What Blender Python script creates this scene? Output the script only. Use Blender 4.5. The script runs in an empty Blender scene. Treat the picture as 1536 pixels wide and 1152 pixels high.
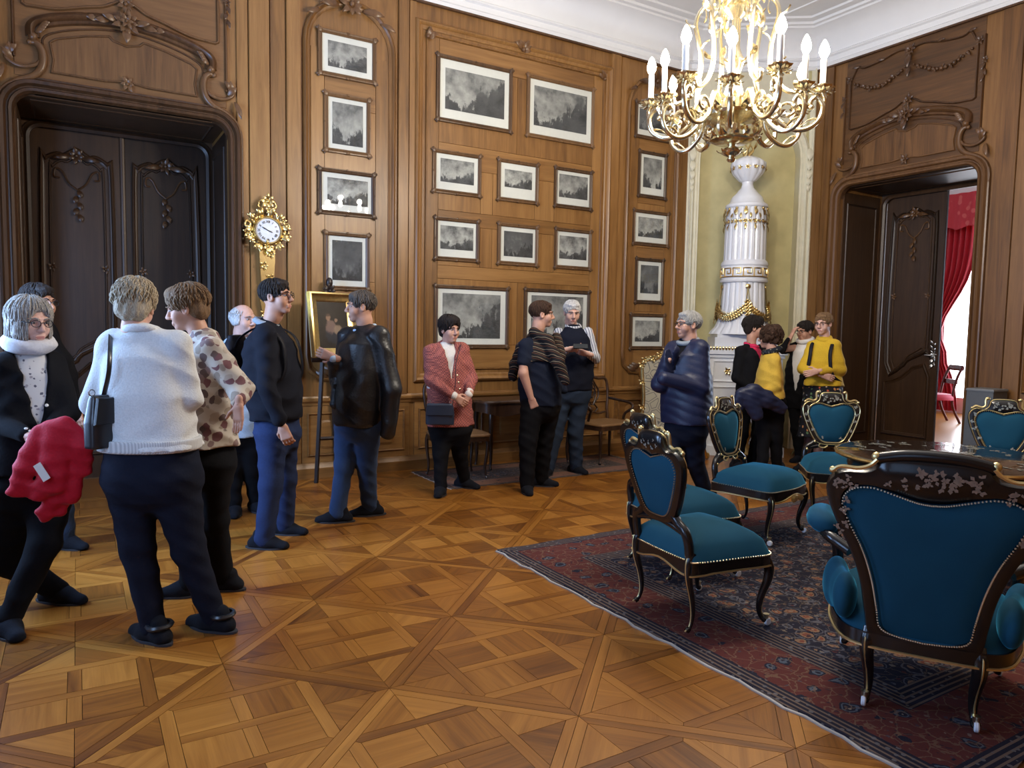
import bpy, bmesh, math, random
import numpy as np
from mathutils import Vector, Matrix
R = math.radians
C = bpy.context.scene.collection
SC = bpy.context.scene
# ------------------------------------------------------------------ camera
F_PX, YAW, PIT, ROL, CAM_H = 1093.555, R(58.8814), R(-4.2907), R(0.9858), 1.5
FW = np.array([math.cos(YAW)*math.cos(PIT), math.sin(YAW)*math.cos(PIT), math.sin(PIT)])
_r = np.cross(FW, [0, 0, 1.]); _r /= np.linalg.norm(_r); _u = np.cross(_r, FW)
RT = math.cos(ROL)*_r + math.sin(ROL)*_u
UP = -math.sin(ROL)*_r + math.cos(ROL)*_u
HF = np.array([math.cos(YAW), math.sin(YAW), 0.]); HR = np.array([math.sin(YAW), -math.cos(YAW), 0.])
cd = bpy.data.cameras.new('camera'); cam = bpy.data.objects.new('camera', cd); C.objects.link(cam)
cd.sensor_width = 36; cd.lens = 36*F_PX/1536; cd.clip_start = .05; cd.clip_end = 100
cam.matrix_world = Matrix(((RT[0], UP[0], -FW[0], 0), (RT[1], UP[1], -FW[1], 0), (RT[2], UP[2], -FW[2], CAM_H), (0, 0, 0, 1)))
SC.camera = cam
YW, XR = 7.117, 8.157            # main wall plane y, right wall plane x
XL, YB = -1.0, -1.2              # window wall, rear wall
ZT, ZC = 4.854, 5.32             # top of panelling, ceiling
def ray(px, py): return FW + RT*(px-768)/F_PX - UP*(py-576)/F_PX
def WL(px, py, Y=YW):
    d = ray(px, py); t = Y/d[1]; return (d[0]*t, CAM_H+d[2]*t)
def FLR(px, py, z=0.):
    d = ray(px, py); t = (z-CAM_H)/d[2]; return (d[0]*t, d[1]*t)
def AT(px, py, dep):             # point on the pixel's ray at horizontal forward distance dep
    d = ray(px, py); t = dep/(d@HF); return Vector((d[0]*t, d[1]*t, CAM_H+d[2]*t))
def DEP(x, y): return x*HF[0]+y*HF[1]
# ------------------------------------------------------------------ colour management, world, lights
vs = SC.view_settings; vs.view_transform = 'Standard'; vs.look = 'None'; vs.gamma = 1; vs.use_curve_mapping = False
vs.exposure = 0.0
cy = SC.cycles; cy.use_denoising = True; cy.max_bounces = 7; cy.diffuse_bounces = 4; cy.glossy_bounces = 4
cy.transmission_bounces = 6; cy.sample_clamp_indirect = 4; cy.caustics_reflective = False; cy.caustics_refractive = False
W = bpy.data.worlds.new('world'); SC.world = W; W.use_nodes = True
W.node_tree.nodes['Background'].inputs[0].default_value = (.55, .72, 1, 1); W.node_tree.nodes['Background'].inputs[1].default_value = .6
def area(name, loc, rot, sx, sy, power, col):
    l = bpy.data.lights.new(name, 'AREA'); l.shape = 'RECTANGLE'; l.size = sx; l.size_y = sy; l.energy = power; l.color = col
    o = bpy.data.objects.new(name, l); C.objects.link(o); o.location = loc; o.rotation_euler = rot; return o
DAY = (.36, .58, 1.0)
WIN = [(-0.1, 1.25), (2.4, 1.25), (4.9, 1.25)]      # windows in the left wall: centre y, width
WIN_P = (8, 52, 200); CH_P = 40
for (wy, ww), pw in zip(WIN, WIN_P):
    area('daylight', (XL-.12, wy, 1.95), (0, R(-90), 0), 2.1, ww, pw, DAY)
area('daylight', (14.9, 5.0, 2.2), (0, R(90), 0), 3.0, 2.4, 420, (.62, .76, 1))      # window of the next room
# ------------------------------------------------------------------ mesh helpers
class MB:
    def __init__(s): s.v = []; s.f = []; s.m = []; s.uv = None
    def add(s, v, f, m=0):
        n = len(s.v); s.v += [tuple(p) for p in v]; s.f += [tuple(i+n for i in q) for q in f]; s.m += [m]*len(f); return s
    def box(s, lo, hi, M=None, m=0):
        v = [(x, y, z) for x in (lo[0], hi[0]) for y in (lo[1], hi[1]) for z in (lo[2], hi[2])]
        if M is not None: v = [M @ Vector(p) for p in v]
        return s.add(v, [(0, 1, 3, 2), (4, 6, 7, 5), (0, 4, 5, 1), (2, 3, 7, 6), (0, 2, 6, 4), (1, 5, 7, 3)], m)
    def cbox(s, c, d, M=None, m=0): return s.box([c[i]-d[i]/2 for i in range(3)], [c[i]+d[i]/2 for i in range(3)], M, m)
    def tube(s, path, rad, n=8, flat=1.0, up=None, closed=False, m=0, caps=True):
        P = [Vector(p) for p in path]; k = len(P)
        if not hasattr(rad, '__len__'): rad = [rad]*k
        v = []; prev = None
        for i, p in enumerate(P):
            a = P[(i-1) % k] if closed or i > 0 else p; b = P[(i+1) % k] if closed or i < k-1 else p
            t = (b-a); t = t.normalized() if t.length > 1e-9 else Vector((0, 0, 1))
            if up is not None: w = Vector(up)
            else: w = prev if prev is not None else (Vector((0, 0, 1)) if abs(t.z) < .9 else Vector((1, 0, 0)))
            x = t.cross(w); x = x.normalized() if x.length > 1e-6 else t.orthogonal().normalized()
            y = x.cross(t).normalized(); prev = y
            for j in range(n):
                an = 2*math.pi*j/n; v.append(p+x*math.cos(an)*rad[i]+y*math.sin(an)*rad[i]*flat)
        f = []
        for i in range(k if closed else k-1):
            i2 = (i+1) % k
            for j in range(n):
                j2 = (j+1) % n; f.append((i*n+j, i*n+j2, i2*n+j2, i2*n+j))
        if caps and not closed: f.append(tuple(range(n))[::-1]); f.append(tuple((k-1)*n+j for j in range(n)))
        return s.add(v, f, m)
    def lathe(s, prof, n=24, c=(0, 0, 0), M=None, m=0, ripple=None):
        v = []
        for r, z in prof:
            for j in range(n):
                a = 2*math.pi*j/n; rr = r*(1+ripple(a, z)) if ripple else r
                p = Vector((rr*math.cos(a), rr*math.sin(a), z)); p = (M @ p) if M is not None else p
                v.append(p+Vector(c))
        k = len(prof); f = [(i*n+j, i*n+(j+1) % n, (i+1)*n+(j+1) % n, (i+1)*n+j) for i in range(k-1) for j in range(n)]
        f.append(tuple(range(n))[::-1]); f.append(tuple((k-1)*n+j for j in range(n)))
        return s.add(v, f, m)
    def ball(s, c, r, n=10, k=6, M=None, m=0):
        r = r if hasattr(r, '__len__') else (r, r, r); v = []
        for i in range(k+1):
            th = math.pi*i/k
            for j in range(n):
                a = 2*math.pi*j/n; p = Vector((r[0]*math.sin(th)*math.cos(a), r[1]*math.sin(th)*math.sin(a), r[2]*math.cos(th)))
                v.append((M @ p if M is not None else p)+Vector(c))
        return s.add(v, [(i*n+j, (i+1)*n+j, (i+1)*n+(j+1) % n, i*n+(j+1) % n) for i in range(k) for j in range(n)], m)
    def prism(s, pts, lo, hi, mp, m=0):    # polygon (a,b) extruded between lo and hi, mp(a,b,h)->xyz
        n = len(pts); v = [mp(a, b, lo) for a, b in pts]+[mp(a, b, hi) for a, b in pts]
        return s.add(v, [tuple(range(n))[::-1], tuple(range(n, 2*n))]+[(i, (i+1) % n, n+(i+1) % n, n+i) for i in range(n)], m)
    def bprism(s, pts, lo, hi, ins, mp, m=0):   # the same with a bevelled upper rim
        n = len(pts); q = inset(pts, ins); h2 = hi-(hi-lo)*.5
        v = [mp(a, b, lo) for a, b in pts]+[mp(a, b, h2) for a, b in pts]+[mp(a, b, hi) for a, b in q]
        f = [tuple(range(2*n, 3*n))]
        for k in (0, n): f += [(k+i, k+(i+1) % n, k+n+(i+1) % n, k+n+i) for i in range(n)]
        return s.add(v, f, m)
    def sweep(s, path, prof, mp, closed=False, m=0):   # moulding along a path in a plane; prof: (across, out)
        P = [Vector(p) for p in path]; k = len(P); v = []; np_ = len(prof)
        for i in range(k):
            a = P[(i-1) % k] if closed or i > 0 else None; b = P[(i+1) % k] if closed or i < k-1 else None
            d1 = (P[i]-a).normalized() if a is not None and (P[i]-a).length > 1e-9 else None
            d2 = (b-P[i]).normalized() if b is not None and (b-P[i]).length > 1e-9 else None
            d1 = d1 or d2; d2 = d2 or d1
            n1 = Vector((-d1.y, d1.x)); n2 = Vector((-d2.y, d2.x)); nn = n1+n2
            nn = nn.normalized() if nn.length > 1e-6 else n1
            sc = 1/max(.35, nn.dot(n1))
            for ac, o in prof: q = P[i]+nn*ac*sc; v.append(mp(q.x, q.y, o))
        f = []
        for i in range(k if closed else k-1):
            i2 = (i+1) % k
            for j in range(np_-1): f.append((i*np_+j, i*np_+j+1, i2*np_+j+1, i2*np_+j))
        if not closed: f.append(tuple(range(np_))); f.append(tuple((k-1)*np_+j for j in range(np_)))
        return s.add(v, f, m)
    def build(s, name, mats, parent=None, smooth=.7, shadow_uv=None):
        me = bpy.data.meshes.new(name); me.from_pydata(s.v, [], s.f)
        for mm in (mats if isinstance(mats, (list, tuple)) else [mats]): me.materials.append(mm)
        if any(s.m): me.polygons.foreach_set('material_index', s.m)
        if smooth:
            me.polygons.foreach_set('use_smooth', [True]*len(me.polygons)); me.set_sharp_from_angle(angle=smooth)
        if s.uv is not None:
            uvl = me.uv_layers.new(name='UVMap'); li = np.zeros(len(me.loops), dtype=np.int32); me.loops.foreach_get('vertex_index', li)
            uvl.data.foreach_set('uv', np.asarray(s.uv, dtype=np.float32)[li].ravel())
        me.update()
        return link(name, me, parent)
def link(name, me, parent=None):
    o = bpy.data.objects.new(name, me); C.objects.link(o)
    if parent is not None: o.parent = parent
    return o
def empty(name, loc=(0, 0, 0), rz=0):
    o = bpy.data.objects.new(name, None); C.objects.link(o); o.location = loc; o.rotation_euler = (0, 0, rz); o.empty_display_size = .1; return o
def tag(o, label=None, cat=None, group=None, kind=None):
    if label: o['label'] = label
    if cat: o['category'] = cat
    if group: o['group'] = group
    if kind: o['kind'] = kind
    return o
def struct(o, label=None, cat=None): return tag(o, label, cat, None, 'structure')
def copy_tree(o, parent=None):
    c = o.copy(); C.objects.link(c); c.parent = parent
    for ch in o.children: copy_tree(ch, c)
    return c
def inset(pts, d):
    n = len(pts); out = []; A = sum(pts[i][0]*pts[(i+1) % n][1]-pts[(i+1) % n][0]*pts[i][1] for i in range(n))
    sg = 1 if A > 0 else -1
    for i in range(n):
        p = Vector(pts[i]); a = (p-Vector(pts[i-1])); b = (Vector(pts[(i+1) % n])-p)
        a = a.normalized() if a.length else b.normalized(); b = b.normalized() if b.length else a
        n1 = Vector((-a.y, a.x))*sg; n2 = Vector((-b.y, b.x))*sg; nn = (n1+n2); nn = nn.normalized() if nn.length > 1e-6 else n1
        q = p+nn*d/max(.35, nn.dot(n1)); out.append((q.x, q.y))
    return out
def spline(pts, n=8, closed=False):       # Catmull-Rom
    P = [np.array(p, float) for p in pts]; k = len(P); out = []
    for i in range(k if closed else k-1):
        p0 = P[(i-1) % k] if closed or i > 0 else 2*P[0]-P[1]; p1 = P[i]; p2 = P[(i+1) % k]
        p3 = P[(i+2) % k] if closed or i+2 < k else 2*P[-1]-P[-2]
        for j in range(n):
            t = j/n; out.append(.5*((2*p1)+(-p0+p2)*t+(2*p0-5*p1+4*p2-p3)*t*t+(-p0+3*p1-3*p2+p3)*t**3))
    if not closed: out.append(P[-1])
    return [tuple(p) for p in out]
def rrect(u0, z0, u1, z1, r, n=5):
    out = []
    for cx, cz, a0 in ((u1-r, z0+r, -90), (u1-r, z1-r, 0), (u0+r, z1-r, 90), (u0+r, z0+r, 180)):
        out += [(cx+r*math.cos(R(a0+90*i/n)), cz+r*math.sin(R(a0+90*i/n))) for i in range(n+1)]
    return out
def mpW(u, z, o): return (u, YW-o, z)
def mpR(u, z, o): return (XR-o, u, z)
def BOL(w, h): return [(-w/2, 0), (-w/2, h*.45), (-w*.38, h*.8), (-w*.18, h), (0, h*.8), (w*.12, h*.45), (w*.3, h*.4), (w*.42, h*.25), (w/2, h*.18), (w/2, 0)]
def BEAD(w, h): return [(-w/2, 0), (-w*.4, h*.7), (-w*.15, h), (w*.15, h), (w*.4, h*.7), (w/2, 0)]
LEAF = None
def leaf(mb, p, d, up, L, Wd, curl=.5, m=0):   # small carved leaf from p along d, bulging towards up
    d = Vector(d).normalized(); up = Vector(up).normalized(); sd = d.cross(up).normalized(); p = Vector(p); v = []
    for i in range(5):
        t = i/4; w = Wd*math.sin(math.pi*(.12+.85*t))*.5; h = L*.28*math.sin(math.pi*t*.8)+curl*L*.18*t*t
        c = p+d*L*t+up*h
        v += [c-sd*w, c+up*L*.06, c+sd*w, c-up*L*.07]
    f = [(i*4+j, i*4+(j+1) % 4, (i+1)*4+(j+1) % 4, (i+1)*4+j) for i in range(4) for j in range(4)]+[(0, 1, 2, 3), (16, 17, 18, 19)]
    mb.add(v, f, m)
def rosette(mb, p, nrm, size, n=7, m=0, ax=None, lo=0, hi=360):
    nrm = Vector(nrm).normalized(); x = Vector(ax) if ax else nrm.orthogonal(); x = (x-nrm*x.dot(nrm)).normalized(); y = nrm.cross(x)
    for i in range(n):
        a = R(lo+(hi-lo)*i/n); leaf(mb, p, x*math.cos(a)+y*math.sin(a), nrm, size*(.85+.3*((i*7) % 3)/2), size*.5, .6, m)
    mb.ball(Vector(p)+nrm*size*.22, size*.24, 8, 5, m=m)
# ------------------------------------------------------------------ materials
def nodes(name):
    m = bpy.data.materials.new(name); m.use_nodes = True; nt = m.node_tree; return m, nt, nt.nodes['Principled BSDF']
def N(nt, t, ins=None, **pr):
    n = nt.nodes.new('ShaderNode'+t)
    for k, v in pr.items(): setattr(n, k, v)
    for k, v in (ins or {}).items():
        if isinstance(v, bpy.types.NodeSocket): nt.links.new(v, n.inputs[k])
        else: n.inputs[k].default_value = v
    return n
def ramp(nt, fac, stops, mode='LINEAR'):
    n = nt.nodes.new('ShaderNodeValToRGB'); e = n.color_ramp.elements; n.color_ramp.interpolation = mode
    while len(e) < len(stops): e.new(.5)
    for el, (p, c) in zip(e, stops): el.position = p; el.color = (*c, 1) if len(c) == 3 else c
    if fac is not None: nt.links.new(fac, n.inputs[0])
    return n.outputs[0]
def M2(nt, op, a, b=None, c=None):
    n = nt.nodes.new('ShaderNodeMath'); n.operation = op
    for i, x in enumerate((a, b, c)):
        if x is None: continue
        if isinstance(x, bpy.types.NodeSocket): nt.links.new(x, n.inputs[i])
        else: n.inputs[i].default_value = x
    return n.outputs[0]
def mixc(nt, f, a, b, blend='MIX'):
    n = nt.nodes.new('ShaderNodeMix'); n.data_type = 'RGBA'; n.blend_type = blend
    for k, v in ((0, f), (6, a), (7, b)):
        if isinstance(v, bpy.types.NodeSocket): nt.links.new(v, n.inputs[k])
        else: n.inputs[k].default_value = v if k == 0 else ((*v, 1) if len(v) == 3 else v)
    return n.outputs[2]
def bump(nt, h, st, dist, bs):
    b = N(nt, 'Bump', {'Height': h, 'Strength': st, 'Distance': dist}); nt.links.new(b.outputs[0], bs.inputs['Normal'])
def pos(nt, kind='pos'):
    if kind == 'pos': return nt.nodes.new('ShaderNodeNewGeometry').outputs['Position']
    t = nt.nodes.new('ShaderNodeTexCoord'); return t.outputs[{'obj': 'Object', 'uv': 'UV', 'gen': 'Generated'}[kind]]
def mapv(nt, v, scale=(1, 1, 1), loc=(0, 0, 0), rot=(0, 0, 0)):
    return N(nt, 'Mapping', {'Vector': v, 'Scale': scale, 'Location': loc, 'Rotation': rot}).outputs[0]
_mc = {}
def plain(name, col, rough=.5, metal=0., var=.12, scale=30., bmp=0., sheen=0., spec=.5, coat=0., coord='obj', em=0.):
    if name in _mc: return _mc[name]
    m, nt, b = nodes(name); b.inputs['Roughness'].default_value = rough; b.inputs['Metallic'].default_value = metal
    b.inputs['Specular IOR Level'].default_value = spec; b.inputs['Coat Weight'].default_value = coat
    if sheen: b.inputs['Sheen Weight'].default_value = sheen; b.inputs['Sheen Roughness'].default_value = .4
    n = N(nt, 'TexNoise', {'Vector': pos(nt, coord), 'Scale': scale, 'Detail': 4.})
    c = mixc(nt, n.outputs[0], tuple(x*(1-var) for x in col), tuple(min(1, x*(1+var)) for x in col))
    nt.links.new(c, b.inputs['Base Color'])
    if bmp: bump(nt, n.outputs[0], bmp, .01, b)
    if em: b.inputs['Emission Color'].default_value = (*col, 1); b.inputs['Emission Strength'].default_value = em
    _mc[name] = m; return m
def wood(name, dark, mid, light, axis=2, rough=.38, island=False, coord='pos', fine=1.0, coat=.0, rnd=.5):
    if name in _mc: return _mc[name]
    m, nt, b = nodes(name); v = pos(nt, coord)
    oi = nt.nodes.new('ShaderNodeObjectInfo').outputs['Random']; rv = oi
    if island:
        g = nt.nodes.new('ShaderNodeNewGeometry'); rv = M2(nt, 'FRACT', M2(nt, 'ADD', M2(nt, 'MULTIPLY', g.outputs['Random Per Island'], 7.31), M2(nt, 'MULTIPLY', oi, 3.77)))
    off = N(nt, 'CombineXYZ', {0: M2(nt, 'MULTIPLY', rv, 37.), 1: M2(nt, 'MULTIPLY', rv, 91.), 2: M2(nt, 'MULTIPLY', rv, 53.)}).outputs[0]
    v = N(nt, 'VectorMath', {0: v, 1: off}, operation='ADD').outputs[0]
    s = [22.*fine]*3; s[axis] = 1.3*fine; s2 = [150.*fine]*3; s2[axis] = 5.*fine; s3 = [3.]*3; s3[axis] = .7
    n1 = N(nt, 'TexNoise', {'Vector': mapv(nt, v, s), 'Scale': 1., 'Detail': 5., 'Roughness': .6, 'Distortion': .8}).outputs[0]
    n2 = N(nt, 'TexNoise', {'Vector': mapv(nt, v, s2), 'Scale': 1., 'Detail': 2.}).outputs[0]
    n3 = N(nt, 'TexNoise', {'Vector': mapv(nt, v, s3), 'Scale': 1., 'Detail': 3.}).outputs[0]
    f = M2(nt, 'ADD', M2(nt, 'ADD', M2(nt, 'MULTIPLY', n1, .75), M2(nt, 'MULTIPLY', n2, .22)), M2(nt, 'MULTIPLY', n3, .45))
    f = M2(nt, 'ADD', f, M2(nt, 'MULTIPLY', M2(nt, 'SUBTRACT', rv, .5), rnd))
    f = M2(nt, 'SUBTRACT', f, .22)
    nt.links.new(ramp(nt, f, [(.12, dark), (.45, mid), (.82, light)]), b.inputs['Base Color'])
    b.inputs['Roughness'].default_value = rough; b.inputs['Coat Weight'].default_value = coat; b.inputs['Coat Roughness'].default_value = .2
    bump(nt, f, .12, .004, b); _mc[name] = m; return m
OD, OM, OL = (.075, .031, .009), (.215, .101, .028), (.345, .178, .057)
oak_v = wood('oak_vertical', OD, OM, OL, 2, rnd=.28)
oak_h = wood('oak_horizontal_x', OD, OM, OL, 0, rnd=.28)
dk = lambda c: (c[0]*.74, c[1]*.70, c[2]*.68)  # doorway wall oak: redder tone, plus its dimmer light painted into the colour
oak_hy = wood('oak_shaded_horizontal_y', dk(OD), dk(OM), dk(OL), 1, rnd=.28)
oak_vr = wood('oak_red_shaded_vertical', dk(OD), dk(OM), dk(OL), 2, rnd=.28)
oak_dark = wood('oak_carved_dark', (.03, .014, .006), (.085, .038, .015), (.16, .078, .03), 2, rough=.35)
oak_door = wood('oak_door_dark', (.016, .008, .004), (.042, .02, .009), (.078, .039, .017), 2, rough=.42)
parq = wood('parquet_oak', (.095, .027, .004), (.26, .093, .012), (.43, .180, .030), 0, rough=.33, island=True, coord='uv', fine=1.1, coat=.15, rnd=.42)
joint = plain('parquet_joint', (.035, .018, .008), .7)
white = plain('plaster_white', (.80, .81, .82), .7, var=.03, scale=6)
cream = plain('stucco_cream', (.50, .44, .22), .55, var=.28, scale=5, bmp=.1, coord='pos')
creamtrim = plain('stucco_trim', (.66, .62, .46), .45, var=.12, scale=14, bmp=.1)
gold = plain('gilding', (.74, .56, .24), .3, 1., var=.3, scale=40)
goldp = plain('gilding_pale', (.88, .72, .36), .24, 1., var=.15, scale=40)
brass = plain('chandelier_brass', (.92, .82, .58), .2, 1., var=.1, scale=60)
porc = plain('stove_white_glaze', (.74, .76, .80), .22, var=.04, scale=8, coat=.4)
black_lac = plain('black_lacquer', (.008, .007, .007), .24, var=.3, coat=.15)
# ------------------------------------------------------------------ floor: parquet of framed panels laid at 45 degrees
def clip(poly, f):          # Sutherland-Hodgman, keep f>=0
    out = []
    for i, p in enumerate(poly):
        q = poly[(i+1) % len(poly)]; a, b = f(p), f(q)
        if a >= 0: out.append(p)
        if (a >= 0) != (b >= 0): t = a/(a-b); out.append((p[0]+(q[0]-p[0])*t, p[1]+(q[1]-p[1])*t))
    return out
T_, B_, W_, G_ = .7958, .0425, .052, .0011
TO, TA = (.537, 3.330), R(-45.3)
def tile_pieces():
    h = T_/2-B_; o = h+.05; q = o-W_*1.4142; H = T_/2; out = []
    rot = lambda p, k: [(p[0], p[1]), (-p[1], p[0]), (-p[0], -p[1]), (p[1], -p[0])][k]
    for k in range(4):
        a = R(90*k)
        out.append(('border_strip', [rot(p, k) for p in ((H, -H), (H, H), (h, h), (h, -h))], a+R(90)))
        out.append(('lattice_strip', [rot(p, k) for p in ((q, 0), (h, 0), (h, .05), (.05, h), (0, h), (0, q))], a+R(135)))
        m = (h+.05)/2
        out.append(('corner_block', [rot(p, k) for p in ((h, .05), (h, h), (m, m))], a+R(90 if k % 2 else 0)))
        out.append(('corner_block', [rot(p, k) for p in ((m, m), (h, h), (.05, h))], a+R(0 if k % 2 else 90)))
    Q = q/1.41421; w = W_/2; dg = lambda p, r: ((p+r)/1.41421, (p-r)/1.41421)
    out.append(('cross_strip', [dg(*x) for x in ((-Q, -w), (Q, -w), (Q, w), (-Q, w))], R(45)))
    for s in (1, -1): out.append(('cross_strip', [dg(*x) for x in ((-w, s*w), (w, s*w), (w, s*Q), (-w, s*Q))], R(-45)))
    for s in (1, -1):
        for t in (1, -1): out.append(('square_block', [dg(*x) for x in ((s*w, t*w), (s*Q, t*w), (s*Q, t*Q), (s*w, t*Q))], R(45 if s*t > 0 else -45)))
    res = []
    for n, p, g in out:
        A = sum(p[i][0]*p[(i+1) % len(p)][1]-p[(i+1) % len(p)][0]*p[i][1] for i in range(len(p)))
        res.append((n, p if A > 0 else p[::-1], g))
    return res
TP = tile_pieces()
def piece_mesh(mb, pts, g, pv):
    pi_ = inset(pts, G_); n0 = len(mb.v); n = len(pi_)
    mb.prism(pi_, -.012, 0, lambda a, b, h: (a, b, h))
    mb.uv += [(pv[i][0]*math.cos(g)+pv[i][1]*math.sin(g), -pv[i][0]*math.sin(g)+pv[i][1]*math.cos(g)) for i in list(range(n))*2]
flo = MB().box((XL, YB, -.06), (XR, YW, -.011)).build('floor', joint); struct(flo, 'honey oak parquet of framed panels with diagonal lattice laid at forty-five degrees', 'floor')
RUG = (2.43, 1.17, 6.75, 4.18)
ca, sa = math.cos(TA), math.sin(TA)
tiles = []
for i in range(-14, 16):
    for j in range(-14, 16):
        x = TO[0]+T_*((i+.5)*ca-(j+.5)*sa); y = TO[1]+T_*((i+.5)*sa+(j+.5)*ca)
        if XL-.6 < x < XR+.6 and YB-.6 < y < YW+.6: tiles.append((x, y))
def tile_score(t):
    v = np.array([t[0], t[1], -CAM_H]); d = v@FW
    if d < .3: return 99
    px, py = 768+F_PX*(v@RT)/d, 576-F_PX*(v@UP)/d
    ins = -40 < px < 1500 and py < 1190 and XL+.6 < t[0] < XR-.6 and YB+.6 < t[1] < YW-.6
    if RUG[0]-.1 < t[0] < RUG[2] and RUG[1] < t[1] < RUG[3]+.1: return 99
    return d if ins else 99
tiles.sort(key=tile_score)
proto = []
for n, p, g in TP:
    mb = MB(); mb.uv = []; piece_mesh(mb, p, g, inset(p, G_)); proto.append(mb)
pm = []
for (n, p, g), mb in zip(TP, proto):
    o = mb.build(n, parq, flo, smooth=0); pm.append(o)
for k, (x, y) in enumerate(tiles[:13]):
    for o in pm:
        c = o if k == 0 else o.copy()
        if k: C.objects.link(c); c.parent = flo
        c.location = (x, y, 0); c.rotation_euler = (0, 0, TA)
mb = MB(); mb.uv = []
for x, y in tiles[13:]:
    for n, p, g in TP:
        w = [(x+a*ca-b*sa, y+a*sa+b*ca) for a, b in p]
        for f in (lambda q: q[0]-XL, lambda q: XR-q[0], lambda q: q[1]-YB, lambda q: YW-q[1]): w = clip(w, f) if len(w) > 2 else w
        w2 = []
        for q in w:
            if not w2 or math.hypot(q[0]-w2[-1][0], q[1]-w2[-1][1]) > .002: w2.append(q)
        if len(w2) > 2 and math.hypot(w2[0][0]-w2[-1][0], w2[0][1]-w2[-1][1]) < .002: w2.pop()
        if len(w2) > 2: piece_mesh(mb, w2, g+TA, inset(w2, G_))
tag(mb.build('parquet_pieces', parq, flo, smooth=0), kind='stuff')
# ------------------------------------------------------------------ walls
DO_W, DO_H = .80, 3.31           # door opening half width and height
DL, DR, DD = .45, 4.95, .88      # door centres on back and right wall, depth of the reveals
wb = MB()
for a, b, z0, z1 in ((XL-.3, DL-DO_W, 0, ZT), (DL+DO_W, 6.9, 0, ZT), (DL-DO_W, DL+DO_W, DO_H, ZT)): wb.box((a, YW, z0), (b, YW+DD+.1, z1))
wb.box((DL-1, YW+DD+.1, -.06), (DL+1, YW+DD+.2, ZT))  # added unseen slab behind the closed door, blocks sky light leaking under it
wall_back = struct(wb.build('wall_back', oak_v, smooth=0), 'oak panelled wall carrying rows of framed engravings', 'wall')
wr = MB()
for a, b, z0, z1 in ((YB-.3, DR-DO_W, 0, ZT), (DR+DO_W, 6.17, 0, ZT), (DR-DO_W, DR+DO_W, DO_H, ZT)): wr.box((XR, a, z0), (XR+DD+.1, b, z1))
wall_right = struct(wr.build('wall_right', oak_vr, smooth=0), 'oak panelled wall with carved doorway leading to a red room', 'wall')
wl = MB(); ys = [YB-.3]
for wy, ww in WIN: ys += [wy-ww/2, wy+ww/2]
ys.append(YW+.4)
for i in range(0, len(ys), 2): wl.box((XL-.35, ys[i], 0), (XL, ys[i+1], ZC))
for wy, ww in WIN: wl.box((XL-.35, wy-ww/2, 0), (XL, wy+ww/2, .85)); wl.box((XL-.35, wy-ww/2, 3.6), (XL, wy+ww/2, ZC))
struct(wl.build('wall_left', oak_v, smooth=0), 'oak panelled wall with three tall windows', 'wall')
struct(MB().box((XL-.3, YB-.3, 0), (XR+.3, YB, ZC)).build('wall_front', oak_v, smooth=0), 'plain oak wall at the end of the room', 'wall')
for i, (wy, ww) in enumerate(WIN):
    m = MB(); x0 = XL-.3
    for a, b, c, d in ((wy-ww/2, wy-ww/2+.07, .85, 3.6), (wy+ww/2-.07, wy+ww/2, .85, 3.6), (wy-ww/2, wy+ww/2, .85, .93), (wy-ww/2, wy+ww/2, 3.52, 3.6), (wy-.03, wy+.03, .85, 3.6), (wy-ww/2, wy+ww/2, 2.6, 2.66)): m.box((x0, a, c), (x0+.06, b, d))
    struct(m.build('window_%d' % (i+1), white, smooth=0), 'tall white framed casement window in oak wall', 'window')
# ceiling and cornice
struct(MB().box((XL-.3, YB-.3, ZC), (XR+.9, YW+.9, ZC+.1)).build('ceiling', white, smooth=0), 'white plaster ceiling with thin stucco lines', 'ceiling')
CH = [(6.9, YW), (XR, 6.17)]     # chamfered corner of the stove niche
ring = [(XL, YB), (XR, YB), CH[1], CH[0], (XL, YW)]
cpro = [(-.02, ZT-.03), (.035, ZT-.03), (.05, ZT+.0), (.03, ZT+.02), (.03, ZT+.075), (.06, ZT+.085), (.07, ZT+.1), (.05, ZT+.115), (.055, ZT+.17), (.10, ZT+.27), (.18, ZT+.345), (.27, ZT+.385), (.29, ZT+.39), (.30, ZT+.41), (.34, ZT+.415), (.35, ZT+.44), (.44, ZT+.445), (.45, ZT+.467), (-.02, ZT+.467)]
cor = MB(); P = [Vector(p) for p in ring]; k = len(P); nv = len(cpro)
for i in range(k):
    d1 = (P[i]-P[i-1]).normalized(); d2 = (P[(i+1) % k]-P[i]).normalized()
    n1 = Vector((-d1.y, d1.x)); n2 = Vector((-d2.y, d2.x)); nn = (n1+n2).normalized(); s_ = 1/nn.dot(n1)
    cor.v += [(P[i].x+nn.x*a*s_, P[i].y+nn.y*a*s_, z) for a, z in cpro]
for i in range(k):
    for j in range(nv): cor.f.append((i*nv+j, ((i+1) % k)*nv+j, ((i+1) % k)*nv+(j+1) % nv, i*nv+(j+1) % nv))
cor.m = [0]*len(cor.f)
struct(cor.build('trim_1', white, smooth=.5), 'white moulded plaster cornice between panelling and ceiling', 'cornice')
# flat oak strip that tops the panelling
tp = MB()
for a, b in zip(ring[:-1], ring[1:]): pass
tp.box((XL, YW-.035, ZT-.05), (6.9, YW, ZT)); tp.box((XR-.035, YB, ZT-.05), (XR, 6.17, ZT))
struct(tp.build('trim_2', oak_dark, smooth=0), 'dark oak fillet along the top of the panelling', 'trim')
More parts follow.
